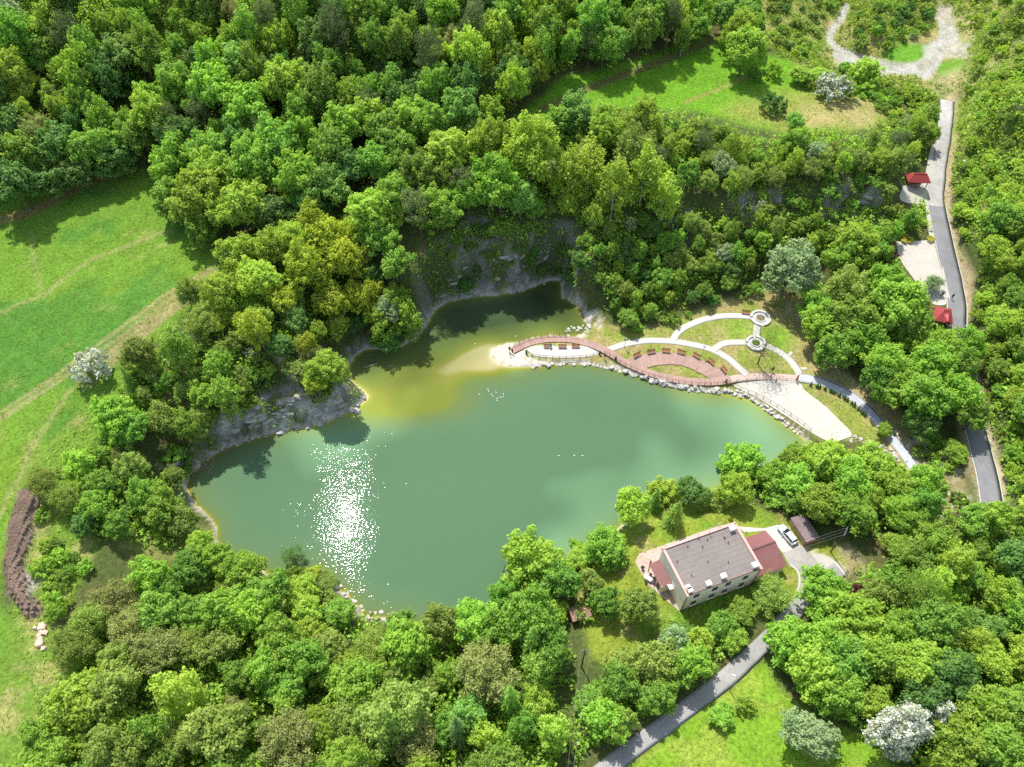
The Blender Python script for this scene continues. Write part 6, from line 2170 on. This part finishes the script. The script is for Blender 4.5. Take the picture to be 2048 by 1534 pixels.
# ------------------------------------------------------------------ people
def skin_body(name, J, E, rad):
    me = bpy.data.meshes.new(name)
    me.from_pydata(J, E, [])
    o = bpy.data.objects.new(name, me)
    COL.objects.link(o)
    md = o.modifiers.new('skin', 'SKIN')
    md.use_smooth_shade = True
    for v, r in zip(me.skin_vertices[0].data, rad):
        v.radius = (r, r)
    me.skin_vertices[0].data[0].use_root = True
    o.modifiers.new('sub', 'SUBSURF').levels = 1
    dg = bpy.context.evaluated_depsgraph_get()
    out = bpy.data.meshes.new_from_object(o.evaluated_get(dg))
    bpy.data.objects.remove(o)
    return out


def make_pose(kind):
    if kind == 'sit':
        J = [(0, 0, .55), (0, .02, .8), (0, .02, 1.05), (0, .02, 1.2), (0, 0, 1.30), (0, -.01, 1.42), (.1, -.02, .55), (.12, -.42, .56), (.12, -.45, .1), (.12, -.58, .05), (-.1, -.02, .55), (-.12, -.42, .56), (-.12, -.45, .1), (-.12, -.58, .05),
             (.19, .02, 1.14), (.25, -.05, .88), (.2, -.28, .75), (.17, -.36, .72), (-.19, .02, 1.14), (-.25, -.05, .88), (-.2, -.28, .75), (-.17, -.36, .72)]
    else:
        st = .26 if kind == 'walk' else .03
        sw_ = .22 if kind == 'walk' else .02
        J = [(0, 0, .92), (0, 0, 1.12), (0, 0, 1.32), (0, 0, 1.46), (0, -.01, 1.56), (0, -.02, 1.68), (.1, 0, .88), (.11, -st * .6, .48), (.11, -st, .09), (.11, -st - .14, .05), (-.1, 0, .88), (-.11, st * .4, .48), (-.11, st, .10), (-.11, st - .12, .05),
             (.19, 0, 1.42), (.24, sw_ * .4, 1.14), (.24, sw_ * .7 - .06, .9), (.23, sw_ * .7 - .1, .81), (-.19, 0, 1.42), (-.24, -sw_ * .4, 1.14), (-.24, -sw_ * .7 - .06, .9), (-.23, -sw_ * .7 - .1, .81)]
    E = [(0, 1), (1, 2), (2, 3), (3, 4), (4, 5), (0, 6), (6, 7), (7, 8), (8, 9), (0, 10), (10, 11), (11, 12), (12, 13), (3, 14), (14, 15), (15, 16), (16, 17), (3, 18), (18, 19), (19, 20), (20, 21)]
    rad = [.15, .14, .16, .12, .06, .11, .10, .07, .045, .04, .10, .07, .045, .04, .075, .05, .038, .035, .075, .05, .038, .035]
    me = skin_body('body', J, E, rad)
    n = len(me.polygons)
    idx = np.zeros(n, np.int32)
    hip = .62 if kind == 'sit' else .95
    neck = J[4][2] - .03
    for p in me.polygons:
        c = p.center
        arm = abs(c.x) > .2 and c.z < J[14][2] - .12
        if c.z > neck:
            idx[p.index] = 2
        elif arm:
            idx[p.index] = 2 if c.z < J[15][2] - .02 else 1
        elif c.z > hip:
            idx[p.index] = 1
        else:
            idx[p.index] = 0 if c.z > .08 else 3
    me.materials.clear()
    for _ in range(4):
        me.materials.append(MAT['skin'])
    me.polygons.foreach_set('material_index', idx)
    hz = J[5][2]
    hair = MB().lathe([(.118, hz - .03), (.13, hz + .05), (.11, hz + .13), (.05, hz + .165)], (J[5][0], J[5][1] + .018, 0), 12).mesh('hair')
    hair.materials.append(MAT['black'])
    nose = MB().hexa([(-.018, -.125, hz - .03), (.018, -.125, hz - .03), (.018, -.10, hz - .03), (-.018, -.10, hz - .03)], [(-.01, -.115, hz + .02), (.01, -.115, hz + .02), (.01, -.1, hz + .02), (-.01, -.1, hz + .02)]).mesh('nose')
    return me, hair


POSE = {k: make_pose(k) for k in ('stand', 'walk', 'sit')}
CLOTH = {k: simple(k + '_cloth', c, .9, .08, 6.0) for k, c in dict(black=(.02, .02, .022), navy=(.03, .04, .09), maroon=(.16, .03, .06), pink=(.52, .18, .22), white=(.7, .7, .69), grey=(.25, .26, .28), blue=(.12, .22, .42), red=(.45, .05, .05), denim=(.06, .09, .16), beige=(.45, .36, .26)).items()}


def person(pt, face, pose, shirt, legs, label, scale=1.0, group=None):
    d = np.asarray(face)[:2] - np.asarray(pt)[:2]
    e = empty('person', pt, math.atan2(d[1], d[0]) + math.pi / 2, label, 'person', group, scale)
    me, hair = POSE[pose]
    o = link('body', me, e)
    for i, m in enumerate((CLOTH[legs], CLOTH[shirt], MAT['skin'], MAT['black'])):
        o.material_slots[i].link = 'OBJECT'
        o.material_slots[i].material = m
    link('hair', hair, e)
    return e


def pp(q, up=.9, dz=.05):
    g_ = ground(*q, up)
    return (g_[0], g_[1], g_[2] + dz)


PG = 'people around the pond park'
person(pp(crop4(352, 505)), at(1000, 740, 0), 'stand', 'black', 'black', 'person in black standing at the tip of the sand spit', 1, PG)
person(pp(crop4(382, 525)), at(1000, 745, 0), 'stand', 'maroon', 'black', 'person in a maroon top standing on the sand spit beside the one in black', 1, PG)
person(pp(crop4(360, 562), .6), at(990, 740, 0), 'stand', 'pink', 'grey', 'small child in pink standing in front of the two people on the sand spit', .72, PG)
bp_ = ground(*crop4(770, 497), .5)
bb = ground(*crop4(745, 492), .07)
fd = at(crop4(745, 492)[0] + 2, crop4(745, 492)[1] + 150, 0)
person((bb[0] + .55, bb[1] + .0, bb[2] + .0), fd, 'sit', 'blue', 'white', 'person in blue and white sitting on the leftmost terrace bench', 1, PG)
person(pp(crop4(1328, 575)), at(1240, 735, 1), 'walk', 'black', 'denim', 'person in dark clothes walking on the grass below the boardwalk', 1, PG)
person(pp(crop5(1515, 765), .9, .02), at(1540, 800, 1), 'stand', 'navy', 'black', 'person in dark clothes standing on the lawn edge by the bare tree', 1, PG)
person(pp(crop5(1492, 845), .9, .12), at(1560, 760, 1), 'walk', 'pink', 'beige', 'person in a pink top walking on the pink path', 1, PG)
person(pp(crop5(1543, 893), .5, .03), at(1560, 790, 1), 'stand', 'red', 'denim', 'small child in red playing on the beach below the pink path', .6, PG)
person(pp(crop5(1580, 915), .5, .03), at(1540, 790, 1), 'stand', 'white', 'grey', 'small child in white playing on the beach', .6, PG)
person(pp(crop5(1768, 850), .9, .12), at(1560, 757, 1), 'walk', 'navy', 'denim', 'adult in navy walking where pink path and grey path meet', 1, PG)
person(pp(crop5(1757, 868), .9, .12), at(1560, 757, 1), 'walk', 'maroon', 'beige', 'adult in a maroon top walking beside the one in navy where the paths meet', 1, PG)
person(pp((1885, 589), .9, .08), at(1880, 540, 9), 'walk', 'black', 'black', 'person in black crossing the gravel lot beside the road', 1, PG)
person(pp((1905, 594), .9, .09), at(1900, 540, 9), 'walk', 'black', 'denim', 'person in dark clothes walking on the asphalt road above the lower pavilion', 1, PG)
person((*at(*crop6(225, 545), YARD_Z)[:2], YARD_Z + .06), at(1250, 1150, 3), 'stand', 'pink', 'red', 'person in pink standing under the porch roof of the house', 1, PG)

# things on the terrace of the house
g_ = at(*crop6(158, 575), YARD_Z + .4)
e = empty('barbecue', (g_[0], g_[1], YARD_Z + .06), .4, 'black kettle barbecue on the pink terrace west of the house', 'barbecue')
MB().lathe([(.08, .5), (.3, .62), (.34, .78), (.28, .95), (.06, 1.05)], n=16).build('kettle', MAT['black'], e)
for k in range(3):
    a = k * 2.094
    MB().tube((.2 * math.cos(a), .2 * math.sin(a), .62), (.36 * math.cos(a), .36 * math.sin(a), 0), .025, n=5).build('leg', MAT['dark_metal'], e)
g_ = at(*crop6(212, 665), YARD_Z + .7)
e = empty('garden_table', (g_[0], g_[1], YARD_Z + .06), math.radians(-58) + HRZ, 'white garden table standing on the pink terrace of the house', 'table')
MB().box((0, 0, .72), (1.5, .8, .05)).build('tabletop', MAT['white'], e)
for sx in (-1, 1):
    for sy in (-1, 1):
        MB().box((sx * .65, sy * .32, .35), (.06, .06, .69)).build('leg', MAT['white'], e)
for k, (dx, dy, lab) in enumerate(((.0, .75, 'dark garden chair on the house side of the white table'), (.0, -.75, 'dark garden chair on the lawn side of the white table'), (1.15, 0., 'dark garden chair at the near end of the white table'))):
    a = math.radians(-58) + HRZ
    c = (g_[0] + dx * math.cos(a) - dy * math.sin(a), g_[1] + dx * math.sin(a) + dy * math.cos(a), YARD_Z + .06)
    ch = empty('garden_chair', c, a + (0 if dy > 0 else math.pi if dy < 0 else -math.pi / 2), lab, 'chair', 'garden chairs on the terrace')
    MB().box((0, 0, .44), (.46, .44, .04)).build('seat', MAT['dark_metal'], ch)
    MB().box((0, .22, .72), (.46, .04, .5)).build('backrest', MAT['dark_metal'], ch)
    for sx in (-1, 1):
        for sy in (-1, 1):
            MB().box((sx * .2, sy * .19, .21), (.04, .04, .42)).build('leg', MAT['dark_metal'], ch)

# ------------------------------------------------------------------ ducks
dk = {}
dk['body'] = MB().lathe([(.02, -.30), (.10, -.22), (.135, -.05), (.12, .10), (.05, .22)], n=10).mesh('body', [MAT['white']], True)
for v in dk['body'].vertices:
    v.co = Vector((v.co.x, -v.co.z, v.co.y * .75 + .08))
dk['neck'] = MB().tube((0, -.16, .12), (0, -.24, .30), .045, .035, 8).mesh('neck', [MAT['white']], True)
dk['head'] = MB().lathe([(.02, -.06), (.055, -.03), (.06, .02), (.03, .06)], (0, -.25, .33), 8).mesh('head', [MAT['white']], True)
dk['beak'] = MB().box((0, -.335, .32), (.04, .09, .02)).mesh('beak', [MAT['ochre']])


def duck(px_, py_, rz, label, group):
    p = at(px_, py_, 0)
    e = empty('duck', p, rz, label, 'duck', group, .85)
    for k_ in ('body', 'neck', 'beak'):
        link(k_, dk[k_], e)
    link('head', dk['head'], e)


dr = random.Random(3)
cl_ = [(976, 779), (977, 783), (983, 789), (986, 793), (992, 785), (995, 797), (994, 801), (1001, 795), (1007, 789), (1006, 794), (958, 789)]
cl_.sort()
for i, (x, y) in enumerate(cl_):
    duck(x, y, dr.uniform(-2.4, -.4), f'{ORD[i]} white duck from the left in the flock off the sand spit', 'white ducks off the sand spit')
for i, (x, y) in enumerate([(1118, 912), (1149, 911.5), (1165, 912)]):
    duck(x, y, dr.uniform(1.2, 1.9), f'{["left", "middle", "right"][i]} one of three white ducks swimming in a row in the middle of the pond', 'three ducks in the middle of the pond')
duck(1031.5, 673, 1.0, 'single white duck swimming in the cove beside the boardwalk', 'white ducks in the cove')
duck(950, 688.5, 1.6, 'white duck swimming in the cove left of the sand spit', 'white ducks in the cove')

# ------------------------------------------------------------------ boulders
MAT['stone'] = simple('pale_limestone', (0.37, 0.35, 0.31), .95, .18, 2.2, .05, per_obj=.5)
MAT['stone_grey'] = simple('grey_rock', (0.30, 0.29, 0.27), .95, .2, 2.0, .05, per_obj=.5)


def stone_mesh(seed):
    bm = bmesh.new()
    bmesh.ops.create_icosphere(bm, subdivisions=2, radius=1)
    for v in bm.verts:
        n_ = mnoise(v.co * .9 + Vector((seed * 3.1, 0, 0))) * .55 + mnoise(v.co * 2.3 + Vector((0, seed * 1.7, 0))) * .25
        v.co *= 1 + n_
        v.co.z *= .7
        # flat chips
        for ax_ in range(3):
            lim = .72 + .2 * math.sin(seed * 5 + ax_ * 2)
            v.co[ax_] = max(min(v.co[ax_], lim), -lim)
    me = bpy.data.meshes.new('boulder')
    bm.to_mesh(me)
    bm.free()
    me.materials.append(MAT['stone'])
    return me


STONES = [stone_mesh(i + 1) for i in range(7)]
sr = random.Random(9)
BLD = []


def boulder(px_, py_, r, label, group, mat=None, sink=.25):
    g_ = ground(px_, py_)
    o = bpy.data.objects.new('boulder', STONES[sr.randrange(7)])
    COL.objects.link(o)
    z = max(g_[2], -.15)
    o.location = (g_[0], g_[1], z + r * sink)
    o.rotation_euler = (sr.uniform(-.3, .3), sr.uniform(-.3, .3), sr.uniform(0, 6.28))
    o.scale = (r * sr.uniform(.85, 1.25), r * sr.uniform(.8, 1.1), r * sr.uniform(.8, 1.1))
    if mat:
        o.material_slots[0].link = 'OBJECT'
        o.material_slots[0].material = mat
    tag(o, label, 'boulder', group)
    return o


def row_boulders(line, n, spread, rr, what, group, mat=None):
    L_ = resample(np.array([(x, y) for x, y in line], float), 1.0)
    items = []
    for i in range(n):
        k = int((i + sr.random()) / n * (len(L_) - 1))
        x, y = L_[k] + np.array([sr.uniform(-3, 3), sr.uniform(-spread, spread)])
        items.append((x, y, sr.uniform(*rr)))
    items.sort()
    for i, (x, y, r) in enumerate(items):
        boulder(x, y, r, f'boulder {what}, {num(i)} of the row from the left', group, mat)


TENS = ['', '', 'twenty', 'thirty', 'forty', 'fifty', 'sixty', 'seventy', 'eighty']


def num(i):
    i += 1
    if i <= 20:
        return ORD[i - 1]
    t, u = divmod(i, 10)
    return (['', '', 'twentieth', 'thirtieth', 'fortieth', 'fiftieth', 'sixtieth', 'seventieth', 'eightieth'][t] if u == 0 else TENS[t] + '-' + ORD[u - 1])


row_boulders([(1292, 758), (1340, 772), (1390, 781), (1440, 786)], 44, 5, (.35, .95), 'under the long railing of the boardwalk', 'boulders below the boardwalk')
row_boulders([(1445, 786), (1490, 792), (1525, 813), (1565, 845), (1600, 872)], 40, 6, (.25, .7), 'along the edge of the beach', 'boulders along the beach')
row_boulders([(1700, 876), (1735, 888), (1770, 900), (1800, 918)], 34, 7, (.2, .55), 'in the stone band below the grey path', 'stones below the grey path')
row_boulders([(1060, 734), (1120, 731), (1180, 731), (1240, 743), (1285, 756)], 34, 4, (.3, .8), 'of the pale ledge below the white terrace', 'stones of the pale ledge')
row_boulders([(1128, 672), (1160, 665), (1178, 652), (1170, 632)], 26, 6, (.2, .6), 'on the stony corner right of the cove', 'stones at the cove corner')
row_boulders([(700, 826), (722, 829)], 5, 5, (.5, .9), 'in the shallows off the peninsula tip', 'boulders off the peninsula')
row_boulders([(445, 898), (560, 868), (650, 848), (700, 820), (735, 795)], 26, 4, (.3, .8), 'at the foot of the peninsula rock face', 'boulders at the peninsula foot', MAT['stone_grey'])
row_boulders([(870, 616), (940, 596), (1000, 591), (1060, 578), (1110, 562)], 22, 3, (.3, .7), 'at the waterline below the shaded cliff', 'boulders below the cove cliff', MAT['stone_grey'])
row_boulders([(70, 1262), (90, 1255), (80, 1285), (92, 1300)], 14, 9, (.3, .8), 'in the pinkish pile at the field edge', 'stones of the field edge pile', simple('pinkish_stone', (.48, .36, .27), .95, .2, 2.0, .05))
row_boulders([(660, 1160), (700, 1195), (735, 1230), (790, 1240)], 26, 6, (.2, .6), 'on the stony near shore', 'stones of the near shore')
boulder(1821, 75, 1.0, 'pale boulder on the flat quarry floor beside the gravel', 'single rocks on the quarry floor')
boulder(1712, 98, .7, 'pale boulder where the stream bed leaves the mound', 'single rocks on the quarry floor')
boulder(1976, 90, .6, 'small pale rock on the slope right of the gravel', 'single rocks on the quarry floor')
boulder(1957, 123, .5, 'small pale rock beside the end of the quarry track', 'single rocks on the quarry floor')

# fractured ledges standing out of the quarry faces
def ledges(region, n, rr, where, group, mats):
    lo, hi = np.min(region, 0), np.max(region, 0)
    got = []
    while len(got) < n:
        x, y = sr.uniform(lo[0], hi[0]), sr.uniform(lo[1], hi[1])
        if in_poly(np.array([x, y]), region):
            got.append((x, y))
    got.sort()
    for i, (x, y) in enumerate(got):
        g_ = ground(x, y)
        e_ = .8
        dx = float(h(g_[:2] + [e_, 0]) - h(g_[:2] - [e_, 0]))
        dy = float(h(g_[:2] + [0, e_]) - h(g_[:2] - [0, e_]))
        az = math.atan2(dy, dx)
        r = sr.uniform(*rr)
        o = bpy.data.objects.new('rock_ledge', STONES[sr.randrange(7)])
        COL.objects.link(o)
        o.location = (g_[0] + .3 * r * math.cos(az), g_[1] + .3 * r * math.sin(az), g_[2] - .1 * r)
        o.rotation_euler = (sr.uniform(-.15, .15), sr.uniform(-.15, .15), az + math.pi / 2 + sr.uniform(-.3, .3))
        o.scale = (r * sr.uniform(1.1, 2.2), r * sr.uniform(.6, .9), r * sr.uniform(.5, 1.0))
        o.material_slots[0].link = 'OBJECT'
        o.material_slots[0].material = mats[i % len(mats)]
        tag(o, f'{num(i)} rock ledge from the left {where}', 'rock ledge', group)


MAT['rock_mid'] = simple('grey_limestone', (0.27, 0.255, 0.225), .95, .25, 1.6, .06, per_obj=.5)
MAT['rock_dark'] = simple('dark_grey_limestone', (0.13, 0.125, 0.115), .95, .25, 1.6, .06, per_obj=.5)
ledges([(440, 885), (470, 845), (560, 800), (640, 778), (690, 800), (680, 825), (560, 855)], 60, (.5, 1.3), 'on the peninsula rock face', 'rock ledges of the peninsula', [MAT['rock_mid'], MAT['stone_grey'], MAT['rock_mid'], MAT['stone']])
ledges([(875, 600), (890, 550), (960, 520), (1090, 500), (1105, 545), (1000, 575), (930, 588)], 44, (.5, 1.3), 'on the shaded cove cliff', 'rock ledges of the cove cliff', [MAT['rock_dark'], MAT['rock_mid'], MAT['rock_dark'], MAT['stone_grey']])
ledges([(1660, 375), (1770, 372), (1765, 412), (1665, 415)], 14, (.6, 1.4), 'on the rock face left of the upper pavilion', 'rock ledges near the pavilion', [MAT['rock_mid'], MAT['rock_dark']])
ledges([(1480, 388), (1550, 388), (1545, 425), (1485, 425)], 12, (.6, 1.4), 'on the outcrop in the wooded slope', 'rock ledges of the outcrop', [MAT['rock_mid'], MAT['rock_dark']])
ledges([(330, 925), (375, 900), (385, 930), (360, 975)], 14, (.5, 1.0), 'above the driftwood corner', 'rock ledges above the driftwood', [MAT['rock_mid'], MAT['stone_grey'], MAT['rock_dark']])

# driftwood in the corner of the pond, logs in the cove
dw = MB()
lr = random.Random(12)
lo_ = []
for i in range(26):
    x, y = lr.uniform(385, 432), lr.uniform(912, 950)
    lo_.append((x, y))
lo_.sort()
for i, (x, y) in enumerate(lo_):
    g_ = ground(x, y)
    o = MB().tube((-lr.uniform(.5, 1.6), 0, 0), (lr.uniform(.5, 1.6), 0, lr.uniform(-.2, .3)), lr.uniform(.05, .11), .03, 6).build('driftwood', MAT['wood_grey'])
    o.location = (g_[0], g_[1], max(g_[2], 0) + .12)
    o.rotation_euler = (0, lr.uniform(-.2, .2), lr.uniform(0, 3.14))
    tag(o, f'{num(i)} grey branch from the left in the driftwood at the pond corner', 'driftwood', 'driftwood at the pond corner')
for (a, b_, r, lab) in [((729, 735), (757, 727), .16, 'long sunken log lying in the left arm of the cove'), ((777, 733), (792, 731), .12, 'short log floating right of the long log in the cove'),
                        ((1159, 632), (1168, 616), .12, 'bare log leaning on the stony corner of the cove'), ((735, 1235), (748, 1222), .14, 'bare log sticking into the water at the near shore'), ((695, 1190), (735, 1240), .13, 'bleached log on the stony near shore')]:
    A_, B_ = at(*a, .15), at(*b_, .25)
    o = MB().tube((0, 0, 0), tuple(B_ - A_), r, r * .6, 8).build('log', MAT['wood_grey'])
    o.location = A_
    tag(o, lab, 'log')
# dead grey tree on the peninsula slope
dg_ = ground(510, 725, .0)
e = empty('dead_tree', dg_, .4, 'bleached dead tree leaning on the bare slope of the peninsula', 'tree')
dt = trunk_mesh('trunk', 990, 4.5, .12, sphere_dirs(14, np.random.default_rng(4), .1) * [1.8, 1.8, 2.2] + [0, 0, 3.0], .3, 2)
dt.materials.append(MAT['stone'])
link('trunk', dt, e)

# ------------------------------------------------------------------ ground cover that nobody could count
def scatter(name, label, weight, n, size, hgt, tone, per=5, seed=1, cat='ground cover'):
    g = np.random.default_rng(seed)
    keep = (np.abs(G[:, 0]) < 205) & (G[:, 1] > 0) & (G[:, 1] < 330)
    vis = (PXG[:, 0] > -60) & (PXG[:, 0] < 2110) & (PXG[:, 1] > -50) & (PXG[:, 1] < 1600)
    w = np.clip(weight, 0, 1) * keep * vis * (~INP) * (SD > .6)
    for k_, (R, hw_) in ROADS.items():
        lo, hi = R[:, :2].min(0) - 3, R[:, :2].max(0) + 3
        bx = np.where((G[:, 0] > lo[0]) & (G[:, 0] < hi[0]) & (G[:, 1] > lo[1]) & (G[:, 1] < hi[1]))[0]
        d = np.hypot(G[bx, None, 0] - R[None, ::3, 0], G[bx, None, 1] - R[None, ::3, 1]).min(1)
        w[bx[d < hw_ + .7]] = 0
    w = w / w.sum()
    k = g.choice(len(G), n, p=w)
    base = G[k] + g.uniform(-.45, .45, (n, 2))
    z = h(base)
    sc_ = g.uniform(.5, 1.3, n)
    P = np.repeat(np.column_stack([base, z]), per, 0)
    s2 = np.repeat(sc_, per)
    off = g.normal(0, 1, (n * per, 3)) * [size * .8, size * .8, 0]
    P = P + off * s2[:, None]
    P[:, 2] += g.uniform(.05, 1, n * per) * hgt * s2
    Nn = g.normal(0, .7, (n * per, 3)) + [0, 0, .8]
    T = np.clip(np.repeat(g.normal(.45, .3, n), per) + g.normal(0, .15, n * per), 0, 1)
    o = link(name, cards(name, P, Nn, size * np.repeat(sc_, per) * g.uniform(.6, 1.4, n * per), T, rng=g), None, [LEAVES[tone]])
    tag(o, label, cat, None, 'stuff')


woods_w = np.zeros(len(G))
for nm, poly, spc, rr, hr, mix, phrase in WOODS:
    woods_w = np.maximum(woods_w, pmask(poly, 18, 16))
rock_hide = 1 - .82 * rk
excl = np.clip(m_me + m_cl + m_pk + m_hl + m_bl, 0, 1)
sheets = np.clip(pmask([(1790, 480), (1870, 482), (1902, 610), (1850, 612)], 3, 1) + pmask([(1795, 368), (1866, 360), (1868, 412), (1798, 405)], 3, 1) + pmask([(1490, 1020), (1700, 1080), (1700, 1160), (1600, 1220), (1500, 1180)], 3, 1), 0, 1)
free = (1 - excl) * (1 - sheets) * (1 - smooth(0, .2, _heap))
scatter('undergrowth', 'leafy undergrowth below the trees of the woods', woods_w * free * rock_hide, 30000, .54, 2.4, 'bright', 8, 1)
scatter('weeds', 'low yellowish weeds on rough ground, slopes and banks', (m_bank + m_rs + m_q * .5 * (1 - m_open) + .25 * woods_w) * free * rock_hide, 12000, .30, .45, 'lime', 4, 2)
scatter('scrub', 'dense low scrub on the slope right of the road and around the quarry', (m_rs + m_q * .4 * (1 - m_open) + .5 * pmask([(1440, 330), (1880, 190), (1880, 300), (1840, 440), (1480, 460)], 14, 14)) * smooth(.44, .58, n1) * free * rock_hide, 4200, .5, 1.2, 'lime', 7, 6)
scatter('grey_scrub', 'olive green low scrub on the slopes of the quarry', (m_rs + m_q * .5 * (1 - m_open) + pmask([(1140, 470), (1440, 420), (1600, 440), (1560, 540), (1240, 640), (1180, 560)], 14, 14) * .7) * free * rock_hide, 4800, .45, 1.0, 'olive', 7, 7)
scatter('dark_scrub', 'dark creeping scrub on the ledges of the shaded rock', ROCKZ * (.25 + smooth(.5, .62, n2)) * (1 - .75 * pmask([(440, 890), (440, 825), (560, 770), (690, 780), (690, 835), (560, 868)], 6, 6)) * free, 4500, .36, .6, 'mid', 5, 3)
scatter('grass_tufts', 'grass tufts on the meadows and lawns', (m_me + m_cl + m_bl + .5 * m_pk + m_hl * .6) * smooth(.35, .6, n2) * (1 - sheets), 16000, .22, .16, 'bright', 3, 4)
tag(link('soil_clods', np_mesh('soil_clods', *(lambda P: (np.repeat(P, 4, 0) + np.tile(np.array([[0, 0, .3], [.25, 0, -.1], [-.15, .22, -.1], [-.15, -.22, -.1]]), (len(P), 1)) * RNG.uniform(.4, 1.4, (len(P), 1)).repeat(4, 0),
     np.concatenate([np.arange(len(P))[:, None] * 4 + np.array(f) for f in ([0, 1, 2], [0, 2, 3], [0, 3, 1])])))((lambda k: np.column_stack([G[k] + RNG.uniform(-.4, .4, (len(k), 2)), Zt[k] + .02]))(RNG.choice(len(G), 1800, p=np.clip(_heap, 0, 1) ** 1.0 / np.clip(_heap, 0, 1).sum())))),
    None, [simple('dark_soil', (.15, .105, .08), .95, .3, 3.0)]), 'clods of brown soil on the heap at the field edge', 'soil', None, 'stuff')

# the woods go on past the edges of the picture: one mass
def woodland():
    g = np.random.default_rng(64)
    gx_, gy_ = np.meshgrid(np.arange(-205, 206, 6.4), np.arange(-2, 335, 6.0))
    Q = np.column_stack([gx_.ravel(), gy_.ravel()]) + g.uniform(-2, 2, (gx_.size, 2))
    z = h(Q)
    c = to_px(np.column_stack([Q, z + 6]))
    out = (c[:, 0] > 2170) | (c[:, 1] > 1680) | ((c[:, 0] < -120) & (c[:, 1] < 330)) | (c[:, 1] < -140)
    out &= (c[:, 0] < 2900) & (c[:, 0] > -700) & (c[:, 1] < 2300) & (c[:, 1] > -420)
    out &= ~((c[:, 0] < 60) & (c[:, 1] > 330))
    for R, hw_ in ROADS.values():
        out &= np.hypot(Q[:, None, 0] - R[None, ::3, 0], Q[:, None, 1] - R[None, ::3, 1]).min(1) > 6
    Q, z = Q[out], z[out]
    print('WOODLAND', len(Q))
    P, Nn, S, T = [], [], [], []
    for (x, y), z0 in zip(Q, z):
        n = 300
        R = g.uniform(2.8, 4.6)
        d = sphere_dirs(n, g, -.6)
        lob = np.array([1 + .45 * mnoise(Vector((v[0] * 2.2 + x, v[1] * 2.2 + y, v[2] * 2.2))) for v in d])[:, None]
        P.append(d * lob * [R, R, R * 1.1] * g.uniform(.75, 1.05, (n, 1)) + [x, y, z0 + R * 1.45])
        Nn.append(d + g.normal(0, .5, (n, 3)) + [0, 0, .5])
        S.append(.85 * g.uniform(.6, 1.4, n))
        T.append(np.clip(g.normal(g.uniform(.2, .8), .2, n), 0, 1))
    o = link('woodland', cards('woodland', np.vstack(P), np.vstack(Nn), np.concatenate(S), np.concatenate(T), rng=g), None, [LEAVES['mid']])
    tag(o, 'dense wood continuing on the hills around the valley', 'woodland', None, 'stuff')


woodland()
